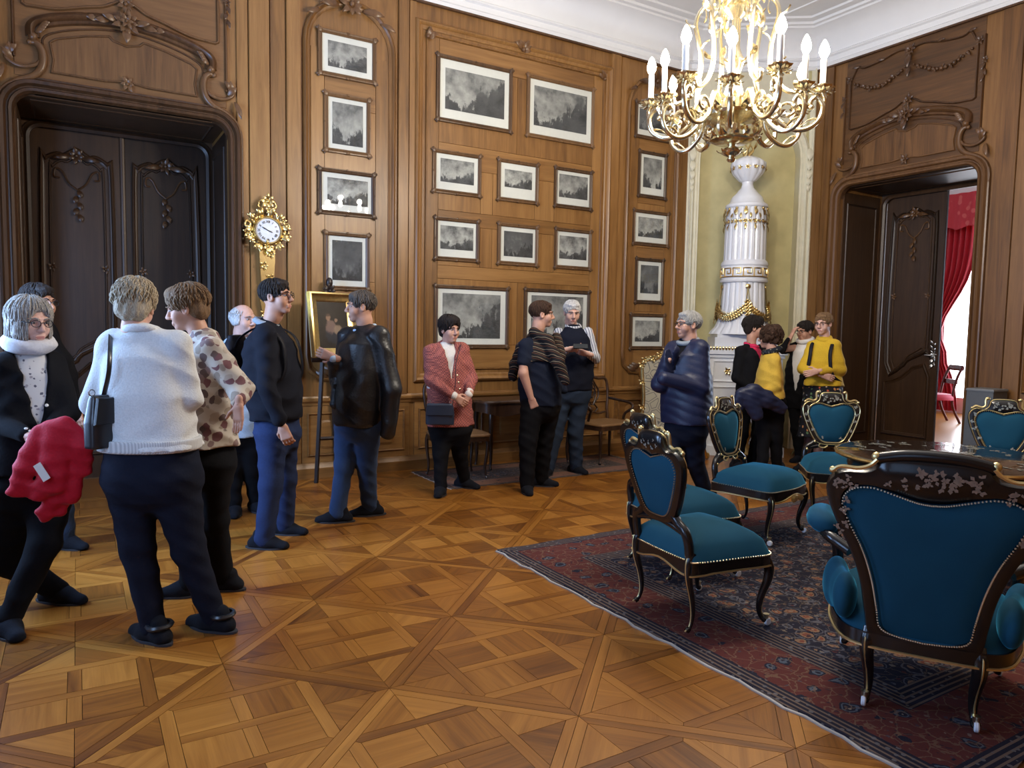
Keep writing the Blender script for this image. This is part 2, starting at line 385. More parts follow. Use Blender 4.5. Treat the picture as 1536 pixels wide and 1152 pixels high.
# ceiling stucco lines
st = MB()
def ceil_pt(u, v): return (u, v, ZC-.004)
for off, amp in ((.75, .0), (1.05, .16)):
    x0, x1, y0, y1 = XL+off, XR-off, YB+off, YW-off; path = []
    for (ax, ay), (bx, by) in (((x0, y0), (x1, y0)), ((x1, y0), (x1, y1)), ((x1, y1), (x0, y1)), ((x0, y1), (x0, y0))):
        for i in range(24):
            t = i/24; w = amp*math.sin(t*math.pi*4)*(1 if i else 0); cut = .55*max(0, 1-min(t, 1-t)/.12) if amp else 0
            nx, ny = -(by-ay), (bx-ax); L = math.hypot(nx, ny); path.append((ax+(bx-ax)*t+nx/L*(w+cut*.8), ay+(by-ay)*t+ny/L*(w+cut*.8)))
    st.sweep(path, [(-.02, 0), (-.012, .012), (.012, .012), (.02, 0)], lambda u, v, o: (u, v, ZC-o), closed=True)
st.build('stucco_line', white, bpy.data.objects['ceiling'], smooth=.6)
# corner wall of the stove niche
cdir = (Vector(CH[1])-Vector(CH[0])); CL = cdir.length; cdir.normalize(); cn = Vector((-cdir.y, cdir.x)); cn = cn if cn.dot(Vector((-1, -1))) > 0 else -cn
def mpC(u, z, o): q = Vector(CH[0])+cdir*u+cn*o; return (q.x, q.y, z)
cw = MB(); cw.prism([(-.05, 0), (CL+.05, 0), (CL+.05, ZT+.1), (-.05, ZT+.1)], -.5, -.22, mpC)
for a, b in ((-.02, .10), (CL-.10, CL+.02)): cw.prism([(a, 0), (b, 0), (b, ZT+.05), (a, ZT+.05)], -.3, 0, mpC)
wc = struct(cw.build('wall_corner', cream, smooth=0), 'cream stucco niche wall behind the white stove', 'wall')
arch = [(.10, 0), (.10, 3.75)]+[(CL/2-(CL/2-.10)*math.cos(R(a)), 3.75+.62*math.sin(R(a))) for a in range(10, 171, 10)]+[(CL-.10, 3.75), (CL-.10, 0)]
sp = MB(); sp.prism([(.10, 3.75)]+arch[2:-2]+[(CL-.10, 3.75), (CL-.10, ZT+.05), (.10, ZT+.05)], -.24, 0, mpC); sp.build('spandrel', creamtrim, wc, smooth=0)
for nm, pr in (('niche_moulding', [(-.05, -.005), (-.05, .03), (-.02, .05), (.0, .028), (.03, .028), (.035, .012), (.06, .012), (.06, -.22)]),):
    MB().sweep([(a, b) for a, b in arch[::-1]], pr, mpC).build(nm, creamtrim, wc, smooth=.5)
for a in (.03, CL-.03): MB().sweep([(a, 0), (a, ZT)], BOL(.07, .05), mpC).build('niche_pilaster', creamtrim, wc, smooth=.5)
for a in (.06, CL-.06):
    o_ = MB()
    for i, z in enumerate((3.86, 3.72, 3.6, 3.5, 3.42)): leaf(o_, mpC(a, z, .03), (0, 0, -1), (cn.x, cn.y, 0), .16-.015*i, .09-.01*i, .2)
    o_.build('leaf_drop', creamtrim, wc, smooth=.9)
# ------------------------------------------------------------------ panelling
def board(parent, mp, pts, o0, o1, m, name='board', ins=.004): return MB().bprism(pts, o0, o1, ins, mp).build(name, m, parent, smooth=0)
def rect(u0, z0, u1, z1): return [(u0, z0), (u1, z0), (u1, z1), (u0, z1)]
def mould(parent, mp, path, prof, m, closed=False, name='moulding'): return MB().sweep(path, prof, mp, closed).build(name, m, parent, smooth=.6)
def bays(parent, mp, lst, mh):
    for u0, u1 in lst:
        board(parent, mp, rect(u0+.004, .14, u1-.004, .745), 0, .012, mh, 'dado_board')
        w = u1-u0; n = max(1, round(w/1.0))
        for i in range(n):
            a, b = u0+w*i/n+.07, u0+w*(i+1)/n-.07
            mould(parent, mp, rect(a, .23, b, .63), BOL(.035, .03), mh, True, 'dado_moulding')
            q = rrect(a+.1, .29, b-.1, .57, .05, 3); board(parent, mp, q, .012, .024, mh, 'dado_panel', .02)
# back wall: boards between x positions read off the photograph
def stile(parent, mp, u0, u1, z0=.80, z1=ZT-.05, o=.012, m=None): return board(parent, mp, rect(u0+.003, z0, u1-.003, z1), 0, o, m or oak_v, 'stile')
bays(wall_back, mpW, [(1.46, 1.90), (1.90, 3.03), (3.08, 5.72), (5.79, 6.86)], oak_h)
for a, b, o in ((1.325, 1.431, .018), (1.431, 1.62, .03), (1.62, 1.765, .018), (1.765, 1.90, .035), (2.88, 3.0, .03), (3.0, 3.085, .02), (5.60, 5.745, .03), (5.765, 5.85, .012), (6.74, 6.895, .015)):
    stile(wall_back, mpW, a, b, .0 if a < 1.4 else .80, ZT-.05, o)
# narrow panel with four engravings
def arch_panel(u0, u1, z0, z1, rise):
    c = (u0+u1)/2; w = (u1-u0)/2; top = [(u1, z1-rise)]+[(c+w*math.cos(R(a)), z1-rise+rise*math.sin(R(a))) for a in range(12, 169, 12)]+[(u0, z1-rise)]
    bot = [(u0, z0+.25), (u0+.02, z0+.12), (u0+.12, z0+.03), (u0+.28, z0+.02), (c-.1, z0-.02), (c, z0-.05), (c+.1, z0-.02), (u1-.28, z0+.02), (u1-.12, z0+.03), (u1-.02, z0+.12), (u1, z0+.25)]
    return bot+top
ap = arch_panel(1.96, 2.82, .97, 4.62, .42); mould(wall_back, mpW, ap, BOL(.075, .045), oak_v, True, 'panel_moulding')
ap2 = arch_panel(5.90, 6.70, .97, 4.62, .40); mould(wall_back, mpW, ap2, BOL(.065, .04), oak_v, True, 'panel_moulding')
def field(u0, u1, rows, mw, vcuts=(), zlo=1.05, zhi=4.15, vw=.13):
    # vertical side boards, horizontal rails, upright pieces in the print rows
    board(wall_back, mpW, rect(u0, zlo, u0+vw, zhi), 0, .010, oak_v, 'panel_board', .002); board(wall_back, mpW, rect(u1-vw, zlo, u1, zhi), 0, .010, oak_v, 'panel_board', .002)
    z = zlo
    for i, (a, b, cuts) in enumerate(rows+[(zhi, zhi, ())]):
        if a-z > .02: board(wall_back, mpW, rect(u0+vw+.002, z, u1-vw-.002, a-.002), 0, .009, oak_h, 'panel_board', .002)
        if b > a:
            us = [u0+vw]+list(cuts)+[u1-vw]
            for c0, c1 in zip(us[:-1], us[1:]): board(wall_back, mpW, rect(c0+.002, a, c1-.002, b-.002), 0, .008, oak_v, 'panel_board', .002)
        z = b
field(2.0, 2.78, [(1.95, 2.62, ()), (3.02, 3.62, ())], .13)
field(5.94, 6.66, [(1.75, 2.2, ()), (2.55, 3.1, ())], .12)
# central panel
mould(wall_back, mpW, rect(3.11, .97, 5.58, 4.60), BOL(.09, .05), oak_v, True, 'panel_moulding')
mould(wall_back, mpW, rect(3.20, 1.06, 5.49, 4.51), BEAD(.02, .022), oak_v, True, 'panel_bead')
field(3.21, 5.48, [(1.32, 2.03, (4.34,)), (2.17, 2.6, (3.85, 4.0, 4.55, 4.82)), (2.75, 3.2, (3.85, 4.0, 4.55, 4.82)), (3.45, 4.28, (4.30,))], .14, zlo=1.07, zhi=4.5)
ob = MB()
for u, z, s, lo, hi in ((4.35, 4.60, .11, 180, 360), (3.2, 4.50, .09, 270, 360), (5.49, 4.50, .09, 180, 270)):
    rosette(ob, mpW(u, z-.02, .02), (0, -1, 0), s, 6, ax=(1, 0, 0), lo=lo-360 if False else -hi, hi=-lo)
ob.build('carved_ornament', oak_dark, wall_back, smooth=.9)
for (u0, u1, z0, z1) in ((1.96, 2.82, .97, 4.62), (5.90, 6.70, .97, 4.62)):
    ob = MB(); c = (u0+u1)/2
    rosette(ob, mpW(c, z1-.02, .03), (0, -1, 0), .12, 8, ax=(1, 0, 0)); rosette(ob, mpW(c, z0-.03, .02), (0, -1, 0), .09, 7, ax=(1, 0, 0))
    for s in (-1, 1):
        for k, t in enumerate((.28, .2, .12)):
            leaf(ob, mpW(c+s*(u1-u0)/2*(1-.55*t*2)-s*.02, z0+.05+.3*t, .02), (-s*.8, 0, -.4), (0, -1, 0), .12, .05)
        leaf(ob, mpW(c+s*.12, z1-.05, .03), (s, 0, -.15), (0, -1, 0), .2, .07); leaf(ob, mpW(c+s*.3, z1-.13, .03), (s, 0, -.5), (0, -1, 0), .16, .05)
    ob.build('carved_ornament', oak_dark, wall_back, smooth=.9)
def rail(parent, mp, spans, m):
    for a, b in spans:
        MB().sweep([(a, .763), (b, .763)], [(-.045, 0), (-.045, .02), (-.02, .028), (0, .05), (.02, .055), (.03, .03), (.045, .025), (.045, 0)][::-1], mp).build('chair_rail', m, parent, smooth=.5)
rail(wall_back, mpW, [(1.34, 3.04), (3.04, 5.74), (5.74, 6.89)], oak_h)
bbp = [(.0, 0), (.0, .045), (.10, .045), (.125, .03), (.15, .022), (.15, 0)]
def baseb(name, mp, spans, m, label):
    b = MB()
    for u0, u1 in spans: b.sweep([(u0, 0), (u1, 0)] if mp is mpW else [(u0, 0), (u1, 0)], [(a, o) for a, o in bbp], mp)
    struct(b.build(name, m, smooth=.5), label, 'baseboard')
baseb('baseboard_back', mpW, [(1.34, 6.89)], oak_h, 'oak skirting board along the picture wall')
# right wall
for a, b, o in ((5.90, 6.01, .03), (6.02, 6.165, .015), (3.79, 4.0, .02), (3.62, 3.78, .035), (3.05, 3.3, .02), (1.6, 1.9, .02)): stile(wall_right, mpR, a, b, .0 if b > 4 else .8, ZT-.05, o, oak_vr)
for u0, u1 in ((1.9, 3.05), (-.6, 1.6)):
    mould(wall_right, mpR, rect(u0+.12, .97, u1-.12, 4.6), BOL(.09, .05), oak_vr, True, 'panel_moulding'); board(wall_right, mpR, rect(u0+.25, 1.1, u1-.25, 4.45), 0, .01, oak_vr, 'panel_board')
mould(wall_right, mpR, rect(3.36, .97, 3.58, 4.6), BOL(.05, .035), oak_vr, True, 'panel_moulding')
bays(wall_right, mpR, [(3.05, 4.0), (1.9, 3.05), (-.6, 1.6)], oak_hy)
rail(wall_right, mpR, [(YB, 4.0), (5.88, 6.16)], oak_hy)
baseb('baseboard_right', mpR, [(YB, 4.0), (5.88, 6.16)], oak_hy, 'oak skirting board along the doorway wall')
# ------------------------------------------------------------------ doorways
def doorway(name, c, mp, nrm, along, mh, leaves, label, full):
    root = MB(); h = DO_W
    top = [(c-h, 0), (c-h, DO_H-.14)]+[(c-h+.14-.14*math.cos(R(a)), DO_H-.14+.14*math.sin(R(a))) for a in range(15, 91, 15)]
    top += [(2*c-a, b) for a, b in top[::-1]]
    # casing: three stepped rolls with rounded upper corners
    cas = [(.0, 0), (.0, .02), (.015, .045), (.035, .05), (.045, .03), (.055, .03), (.07, .06), (.095, .065), (.11, .04), (.125, .035), (.13, 0)]
    root.sweep(top, cas, mp)
    o = struct(root.build(name, oak_dark, smooth=.6), label, 'door')
    tp_ = MB(); tp_.prism([(c-h-.01, DO_H-.15)]+top[1:-1]+[(c+h+.01, DO_H-.15), (c+h+.01, DO_H+.02), (c-h-.01, DO_H+.02)], -.06, 0.004, mp); tp_.build('corner_spandrel', oak_dark, o, smooth=0)
    # reveal: jamb and soffit panels
    for s in (-1, 1):
        e = c+s*h; q = e-s*.012
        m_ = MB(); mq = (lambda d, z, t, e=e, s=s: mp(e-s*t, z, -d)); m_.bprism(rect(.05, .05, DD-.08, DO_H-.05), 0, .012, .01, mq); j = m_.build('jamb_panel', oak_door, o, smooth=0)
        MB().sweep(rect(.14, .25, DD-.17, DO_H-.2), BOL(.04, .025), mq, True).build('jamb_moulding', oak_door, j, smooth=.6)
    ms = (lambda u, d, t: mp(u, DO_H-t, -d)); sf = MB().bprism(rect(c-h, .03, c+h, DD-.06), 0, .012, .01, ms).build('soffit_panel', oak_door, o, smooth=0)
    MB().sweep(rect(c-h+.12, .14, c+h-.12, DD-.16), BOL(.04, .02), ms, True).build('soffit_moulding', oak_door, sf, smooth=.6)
    MB().prism(rect(c-h, 0, c+h, DD), -.02, .0, lambda u, d, t: mp(u, t, -d)).build('threshold', parq, o, smooth=0)
    # inner frame
    fr = [(a, b) for a, b in [(c-h, 0), (c-h, DO_H-.16)]+[(c-h+.16-.16*math.cos(R(a)), DO_H-.16+.16*math.sin(R(a))) for a in range(15, 91, 15)]]; fr += [(2*c-a, b) for a, b in fr[::-1]]
    MB().sweep(fr, [(-.065, .0), (-.065, .03), (-.04, .045), (-.015, .03), (.0, .03), (.0, 0)], lambda u, z, t: mp(u, z, -DD+.02+t)).build('inner_frame', oak_door, o, smooth=.6)
    m_ = MB(); m_.prism([(c-h-.02, DO_H-.17)]+fr[1:-1]+[(c+h+.02, DO_H-.17), (c+h+.02, DO_H+.02), (c-h-.02, DO_H+.02)], -DD-.02, -DD+.03, mp); m_.build('frame_head', oak_door, o, smooth=0)
    # leaves
    for hs, ang in leaves:        # hs: side of the hinge, ang: opening angle away from the room
        L = h-.0502; hinge = c+hs*(h-.05)
        def ml(u, z, t, hs=hs, ang=ang, hinge=hinge):   # u from hinge, t towards the room
            du, dt = u*math.cos(ang)+t*math.sin(ang), -u*math.sin(ang)+t*math.cos(ang)
            return mp(hinge-hs*du, z, -DD-.02+dt)
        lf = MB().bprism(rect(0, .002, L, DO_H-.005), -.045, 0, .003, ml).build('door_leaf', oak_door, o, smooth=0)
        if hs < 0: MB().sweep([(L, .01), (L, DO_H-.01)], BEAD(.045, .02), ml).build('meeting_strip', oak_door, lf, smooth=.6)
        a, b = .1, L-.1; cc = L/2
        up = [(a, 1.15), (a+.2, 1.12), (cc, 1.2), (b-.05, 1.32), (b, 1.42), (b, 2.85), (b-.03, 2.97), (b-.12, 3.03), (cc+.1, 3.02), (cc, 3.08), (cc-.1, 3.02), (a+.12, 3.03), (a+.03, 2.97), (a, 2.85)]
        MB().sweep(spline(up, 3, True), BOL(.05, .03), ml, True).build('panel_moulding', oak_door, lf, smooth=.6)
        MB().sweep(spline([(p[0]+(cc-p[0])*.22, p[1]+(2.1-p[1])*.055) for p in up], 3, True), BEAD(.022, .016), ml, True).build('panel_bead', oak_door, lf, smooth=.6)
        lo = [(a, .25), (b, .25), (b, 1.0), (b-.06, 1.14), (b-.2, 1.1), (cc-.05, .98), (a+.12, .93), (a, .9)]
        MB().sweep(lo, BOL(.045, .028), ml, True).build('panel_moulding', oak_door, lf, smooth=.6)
        cv = MB(); nr = Vector(ml(0, 0, 1))-Vector(ml(0, 0, 0)); ax = Vector(ml(1, 0, 0))-Vector(ml(0, 0, 0))
        rosette(cv, ml(cc, 3.03, .01), nr, .075, 7, ax=ax)
        for s in (-1, 1):
            cv.tube([ml(*p, .012) for p in spline([(cc, 2.72), (cc+s*.07, 2.78), (cc+s*.12, 2.88), (cc+s*.17, 2.9), (cc+s*.18, 2.83), (cc+s*.14, 2.82)], 4)], .009, 6)
            leaf(cv, ml(cc+s*.03, 3.02, .012), ax*s+Vector((0, 0, -.2)), nr, .16, .05)
        for k in range(5): leaf(cv, ml(cc+(-1)**k*.008, 2.72-.055*k, .01), Vector((0, 0, -1))+ax*.3*(-1)**k, nr, .075, .045)
        for s in (-1, 1): rosette(cv, ml(cc+s*(cc-.16), 2.0, .005), nr, .045, 5, ax=ax)
        cv.build('carving', oak_dark, lf, smooth=.9)
        hd = MB(); rosette(hd, ml(L-.05, 1.28, .0), nr, .05, 6, ax=ax)
        for k in range(4): leaf(hd, ml(L-.05, 1.3+.03*k, .005), Vector((0, 0, 1))+ax*.5*(-1)**k, nr, .07, .035); leaf(hd, ml(L-.05, 1.26-.03*k, .005), Vector((0, 0, -1))+ax*.5*(-1)**k, nr, .07, .035)
        hd.tube([ml(L-.05, 1.27, .0), ml(L-.05, 1.27, .05), ml(L-.13, 1.27, .055)], [.01, .01, .008], 8); hd.build('door_handle', silver, lf, smooth=.9)
    # overdoor
    nr = Vector(nrm)
    def sym(pts, n=5): return [spline([(c+s*a, b) for a, b in pts], n) for s in (-1, 1)]
    board(o, mp, rect(c-.79, DO_H+.13, c+.79, ZT-.05), -.0, .006, oak_od[mh], 'overdoor_board', .002)
    am = spline([(c-.66, 3.75), (c-.655, 3.83), (c-.58, 3.885), (c-.42, 3.94), (c-.2, 3.985), (c, 4.0), (c+.2, 3.985), (c+.42, 3.94), (c+.58, 3.885), (c+.655, 3.83), (c+.66, 3.75)], 5)
    arw = [(-.05, 0), (-.05, .02), (-.035, .055), (-.01, .075), (.01, .06), (.02, .035), (.04, .03), (.05, .015), (.05, 0)]
    MB().sweep(am[::-1], arw, mp).build('arch_moulding', oak_dark, o, smooth=.6)
    MB().sweep([(p[0]*.9+c*.1, p[1]-.075) for p in am[::-1]], BEAD(.018, .016), mp).build('arch_bead', oak_dark, o, smooth=.6)
    sc = MB()
    for s in (-1, 1):
        f_ = lambda pts, n=5: [mp(c+s*a, b, .03) for a, b in spline(pts, n)]
        p1 = f_([(.68, 3.70), (.645, 3.705), (.61, 3.67), (.595, 3.6), (.61, 3.51), (.67, 3.44), (.78, 3.39), (.86, 3.33), (.90, 3.25), (.915, 3.1)])
        sc.tube(p1, [.012+.02*math.sin(math.pi*min(1, i/len(p1)*1.15+.1)) for i in range(len(p1))], 8)
        p2 = f_([(.615, 3.57), (.65, 3.53), (.73, 3.505), (.80, 3.52), (.845, 3.56), (.83, 3.60)]); sc.tube(p2, [.016]*len(p2), 8)
        sc.ball(mp(c+s*.66, 3.745, .04), .035, 10, 6); sc.ball(mp(c+s*.685, 3.7, .035), .022, 8, 5)
        for k in range(3): leaf(sc, mp(c+s*(.80+.02*k), 3.55+.02*k, .03), Vector(along)*s*(.5-.5*k)+Vector((0, 0, .5)), nr, .1, .05)
        leaf(sc, mp(c+s*.86, 3.5, .03), Vector(along)*s*.3+Vector((0, 0, -1)), nr, .16, .05)
        for k in range(4): leaf(sc, mp(c+s*(.64-.012*k), 3.78+.02*k, .05), Vector(along)*-s+Vector((0, 0, .5)), nr, .07, .035)
    sc.build('scroll_carving', oak_dark, o, smooth=.9)
    pn = [(-.54, 3.50), (0-.16, 3.50), (-.05, 3.515), (.05, 3.515), (.16, 3.50), (.54, 3.50), (.525, 3.6), (.545, 3.73), (.5, 3.765), (.3, 3.83), (.13, 3.865), (.1, 3.835), (0, 3.81), (-.1, 3.835), (-.13, 3.865), (-.3, 3.83), (-.5, 3.765), (-.545, 3.73), (-.525, 3.6)]
    pn = [(c+a, b) for a, b in pn]; board(o, mp, pn, 0, .014, oak_panel, 'overdoor_panel', .006); mould(o, mp, pn, BEAD(.02, .024), oak_dark, True, 'overdoor_bead')
    ro = MB(); rosette(ro, mp(c, 3.985, .05), nr, .10, 9, ax=along); rosette(ro, mp(c, 3.99, .09), nr, .06, 6, ax=along); rosette(ro, mp(c, 3.50, .02), nr, .06, 6, ax=along)
    for s in (-1, 1):
        for k in range(3): leaf(ro, mp(c+s*(.06+.07*k), 3.99-.008*k, .05), Vector(along)*s+Vector((0, 0, (.2, -.2, 0)[k])), nr, .12-.015*k, .05)
    leaf(ro, mp(c, 3.95, .05), (0, 0, -1), nr, .13, .07); rosette(ro, mp(c, 4.15, .02), nr, .075, 7, ax=along)
    ro.build('rosette_carving', oak_dark, o, smooth=.9)
    # upper panel with serpentine frame and festoons
    ub = [(.70, 3.985), (.5, 4.0), (.3, 4.06), (.16, 4.10), (.09, 4.14), (0, 4.19)]
    ul = spline([(c-a, b) for a, b in ub], 4)+spline([(c+a, b) for a, b in ub[::-1]], 4)[1:]
    path = ul+[(c+.725, 4.0), (c+.725, 4.56)]
    ut = spline([(c+.725, 4.56), (c+.70, 4.60), (c+.64, 4.70), (c+.56, 4.67), (c+.35, 4.69), (c+.15, 4.735), (c, 4.72), (c-.15, 4.735), (c-.35, 4.69), (c-.56, 4.67), (c-.64, 4.70), (c-.70, 4.60), (c-.725, 4.56)], 3)
    MB().sweep(path+ut+[(c-.725, 4.0)], BEAD(.024, .028), mp, True).build('upper_moulding', oak_dark, o, smooth=.6)
    for s in (-1, 1): MB().sweep([(c+s*.79, 3.58), (c+s*.79, 4.62)], BEAD(.025, .03), mp).build('stile_bead', oak_dark, o, smooth=.6)
    fe = MB(); rosette(fe, mp(c, 4.70, .03), nr, .07, 8, ax=along); leaf(fe, mp(c, 4.66, .03), (0, 0, -1), nr, .16, .07); leaf(fe, mp(c, 4.52, .03), (0, 0, -1), nr, .12, .05)
    for s in (-1, 1):
        for k in range(15):
            t = k/14; u = .05+.62*t; z = 4.53-.13*math.sin(math.pi*t*.95)+.0*t
            fe.ball(mp(c+s*u, z, .025), .013+.009*math.sin(math.pi*t)+.004*((k*5) % 3), 7, 4)
            if k % 2: leaf(fe, mp(c+s*u, z, .03), Vector(along)*s*.7+Vector((0, 0, -.8 if k % 4 == 1 else .8)), nr, .055, .03)
        rosette(fe, mp(c+s*.74, 4.57, .02), nr, .05, 6, ax=along); rosette(fe, mp(c+s*.80, 4.36, .02), nr, .04, 6, ax=along)
        for k in range(3): leaf(fe, mp(c+s*.80, 4.33-.06*k, .02), Vector((0, 0, -1))+Vector(along)*.3*(-1)**k, nr, .08, .035)
        for t in (.3, .62): leaf(fe, mp(c+s*t, 4.70, .02), Vector(along)*s, nr, .09, .035)
    fe.build('festoon_carving', oak_dark, o, smooth=.9)
    return o
silver = plain('silvered_metal', (.62, .62, .60), .3, 1.)
oak_panel = wood('oak_overdoor', (.075, .033, .012), (.17, .08, .028), (.26, .135, .05), 2)
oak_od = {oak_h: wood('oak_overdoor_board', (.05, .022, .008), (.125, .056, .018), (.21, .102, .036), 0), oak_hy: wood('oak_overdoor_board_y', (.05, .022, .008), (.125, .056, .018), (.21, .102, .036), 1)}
doorway('door_1', DL, mpW, (0, -1, 0), (1, 0, 0), oak_h, [(-1, 0.), (1, 0.)], 'closed dark oak double door under a carved arched overdoor', True)
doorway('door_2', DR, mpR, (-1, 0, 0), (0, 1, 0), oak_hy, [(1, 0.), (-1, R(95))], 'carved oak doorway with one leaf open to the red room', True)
# ------------------------------------------------------------------ implicit surfaces for people and cloth
class SDF:
    def __init__(s, h): s.h = h; s.p = []; s.noise = None; s.post = None
    def add(s, lo, hi, fn, k=.02, sub=False): s.p.append((np.array(lo, float), np.array(hi, float), fn, k, sub)); return s
    def rc(s, a, b, ra, rb, k=.02, sub=False, sq=None):       # round cone; sq=(axis vector, factor) squashes along an axis
        a, b = np.array(a, float), np.array(b, float); ba = b-a; L2 = max(1e-9, ba@ba); R_ = max(ra, rb)
        def fn(X, Y, Z):
            px, py, pz = X-a[0], Y-a[1], Z-a[2]; t = np.clip((px*ba[0]+py*ba[1]+pz*ba[2])/L2, 0, 1); dx, dy, dz = px-ba[0]*t, py-ba[1]*t, pz-ba[2]*t
            if sq is not None: ax, f_ = sq; q = (dx*ax[0]+dy*ax[1]+dz*ax[2])*(1/f_-1); dx, dy, dz = dx+ax[0]*q, dy+ax[1]*q, dz+ax[2]*q
            return np.sqrt(dx*dx+dy*dy+dz*dz)-(ra+(rb-ra)*t)
        return s.add(np.minimum(a, b)-R_, np.maximum(a, b)+R_, fn, k, sub)
    def el(s, c, r, A=None, k=.02, sub=False):                # ellipsoid, A rows = axes
        c = np.array(c, float); r = np.array(r, float); A = np.eye(3) if A is None else np.array(A, float); e = np.sqrt(((A*r[:, None])**2).sum(0))
        def fn(X, Y, Z):
            q = [((X-c[0])*A[i, 0]+(Y-c[1])*A[i, 1]+(Z-c[2])*A[i, 2])/r[i] for i in range(3)]; k0 = np.sqrt(q[0]**2+q[1]**2+q[2]**2); k1 = np.sqrt((q[0]/r[0])**2+(q[1]/r[1])**2+(q[2]/r[2])**2)
            return k0*(k0-1)/np.maximum(k1, 1e-6)
        return s.add(c-e, c+e, fn, k, sub)
    def loft(s, st, right, fwd, k=.02, sub=False, pw=2.3):      # st: (z, cx, cy, halfwidth, halfdepth) by rising z
        st = sorted(st); z_ = [t[0] for t in st]; W_m = max(max(t[3], t[4]) for t in st); xs = [t[1] for t in st]; ys = [t[2] for t in st]
        def fn(X, Y, Z):
            zz = Z[0, 0, :]; I = lambda j: np.interp(zz, z_, [t[j] for t in st])[None, None, :]
            dx, dy = X-I(1), Y-I(2); w, d = I(3), I(4); u = np.abs(dx*right[0]+dy*right[1])/w; v = np.abs(dx*fwd[0]+dy*fwd[1])/d
            q = ((u**pw+v**pw)**(1/pw)-1)*np.minimum(w, d); return np.maximum(q, np.maximum(zz[0]*0+z_[0]-Z, Z-z_[-1]))
        return s.add((min(xs)-W_m, min(ys)-W_m, z_[0]), (max(xs)+W_m, max(ys)+W_m, z_[-1]), fn, k, sub)
    def mesh(s):
        h = s.h; lo = np.min([p[0] for p in s.p if not p[4]], 0)-3*h; hi = np.max([p[1] for p in s.p if not p[4]], 0)+3*h
        n = np.ceil((hi-lo)/h).astype(int)+1; F = np.full(n, .2, np.float32); ax = [lo[i]+h*np.arange(n[i]) for i in range(3)]
        for a, b, fn, k, sub in s.p:
            m = k+2*h; i0 = np.clip(np.floor((a-m-lo)/h).astype(int), 0, n-1); i1 = np.clip(np.ceil((b+m-lo)/h).astype(int)+1, 1, n)
            if np.any(i1-i0 < 1): continue
            sl = tuple(slice(i0[i], i1[i]) for i in range(3)); X, Y, Z = np.meshgrid(*[ax[i][i0[i]:i1[i]].astype(np.float32) for i in range(3)], indexing='ij')
            d = fn(X, Y, Z).astype(np.float32); G = F[sl]
            if sub: d = -d; e = np.maximum(k-np.abs(G-d), 0)/max(k, 1e-6); F[sl] = np.maximum(G, d)+e*e*k*.25
            else: e = np.maximum(k-np.abs(G-d), 0)/max(k, 1e-6); F[sl] = np.minimum(G, d)-e*e*k*.25
        if s.noise or s.post:
            X, Y, Z = np.meshgrid(*[a.astype(np.float32) for a in ax], indexing='ij')
            if s.noise: F = F+s.noise(X, Y, Z).astype(np.float32)
            if s.post: F = s.post(X, Y, Z, F).astype(np.float32)
        return nets(F, lo, h)
def nets(F, lo, h):
    n = F.shape; cs = tuple(k-1 for k in n); cnt = np.zeros(cs, np.int32); acc = np.zeros(cs+(3,), np.float32); S = F < 0; quads = []
    for a in range(3):
        sl0 = [slice(None)]*3; sl1 = [slice(None)]*3; sl0[a] = slice(0, -1); sl1[a] = slice(1, None)
        A, B = F[tuple(sl0)], F[tuple(sl1)]; I = np.argwhere(S[tuple(sl0)] != S[tuple(sl1)])
        if len(I) == 0: continue
        va, vb = A[tuple(I.T)], B[tuple(I.T)]; P = I.astype(np.float32); P[:, a] += va/(va-vb); b, c = (a+1) % 3, (a+2) % 3; Q = []
        ok = (I[:, b] > 0) & (I[:, c] > 0) & (I[:, b] < n[b]-1) & (I[:, c] < n[c]-1); I, P, va = I[ok], P[ok], va[ok]
        for ob, oc in ((-1, -1), (0, -1), (0, 0), (-1, 0)):
            K = I.copy(); K[:, b] += ob; K[:, c] += oc; np.add.at(cnt, tuple(K.T), 1); np.add.at(acc, tuple(K.T), P); Q.append(np.ravel_multi_index(tuple(K.T), cs))
        Q = np.stack(Q, 1); Q[va >= 0] = Q[va >= 0][:, ::-1]; quads.append(Q)
    ids = np.flatnonzero(cnt.ravel()); V = acc.reshape(-1, 3)[ids]/cnt.ravel()[ids][:, None]*h+lo; mp_ = np.full(cnt.size, -1, np.int64); mp_[ids] = np.arange(len(ids))
    return V, mp_[np.concatenate(quads)]
def mesh_obj(name, parts, mats, parent=None, mid=None):
    V = []; Q = []; n = 0
    for v, q in parts: V.append(v); Q.append(q+n); n += len(v)
    V = np.concatenate(V); Q = np.concatenate(Q); me = bpy.data.meshes.new(name); me.vertices.add(len(V)); me.vertices.foreach_set('co', V.astype(np.float32).ravel())
    me.loops.add(Q.size); me.loops.foreach_set('vertex_index', Q.astype(np.int32).ravel()); me.polygons.add(len(Q)); me.polygons.foreach_set('loop_start', np.arange(0, Q.size, 4, dtype=np.int32)); me.polygons.foreach_set('loop_total', np.full(len(Q), 4, np.int32))
    for m in (mats if isinstance(mats, (list, tuple)) else [mats]): me.materials.append(m)
    if mid is not None: me.polygons.foreach_set('material_index', mid(V[Q].mean(1)).astype(np.int32))
    me.polygons.foreach_set('use_smooth', np.ones(len(Q), bool)); me.update(calc_edges=True); me.validate(); return link(name, me, parent)
def fold(amp, f=1.0, ph=0., sg=1.):     # soft cloth folds
    def fn(X, Y, Z):
        w = np.sin(7*X+5*Y+4*Z+ph); a = np.sin(26*f*Z+11*X-9*Y+ph+2.4*w); b = np.sin(44*f*Z-22*X+19*Y+ph*2+2*np.sin(9*Z-6*X)); c = np.sin(15*X+19*Y+8*Z+ph)
        return amp*(sg*(np.abs(a)-.6)*(.35+.65*np.abs(w))+b*.3*(.5+.5*w)+c*.35)
    return fn
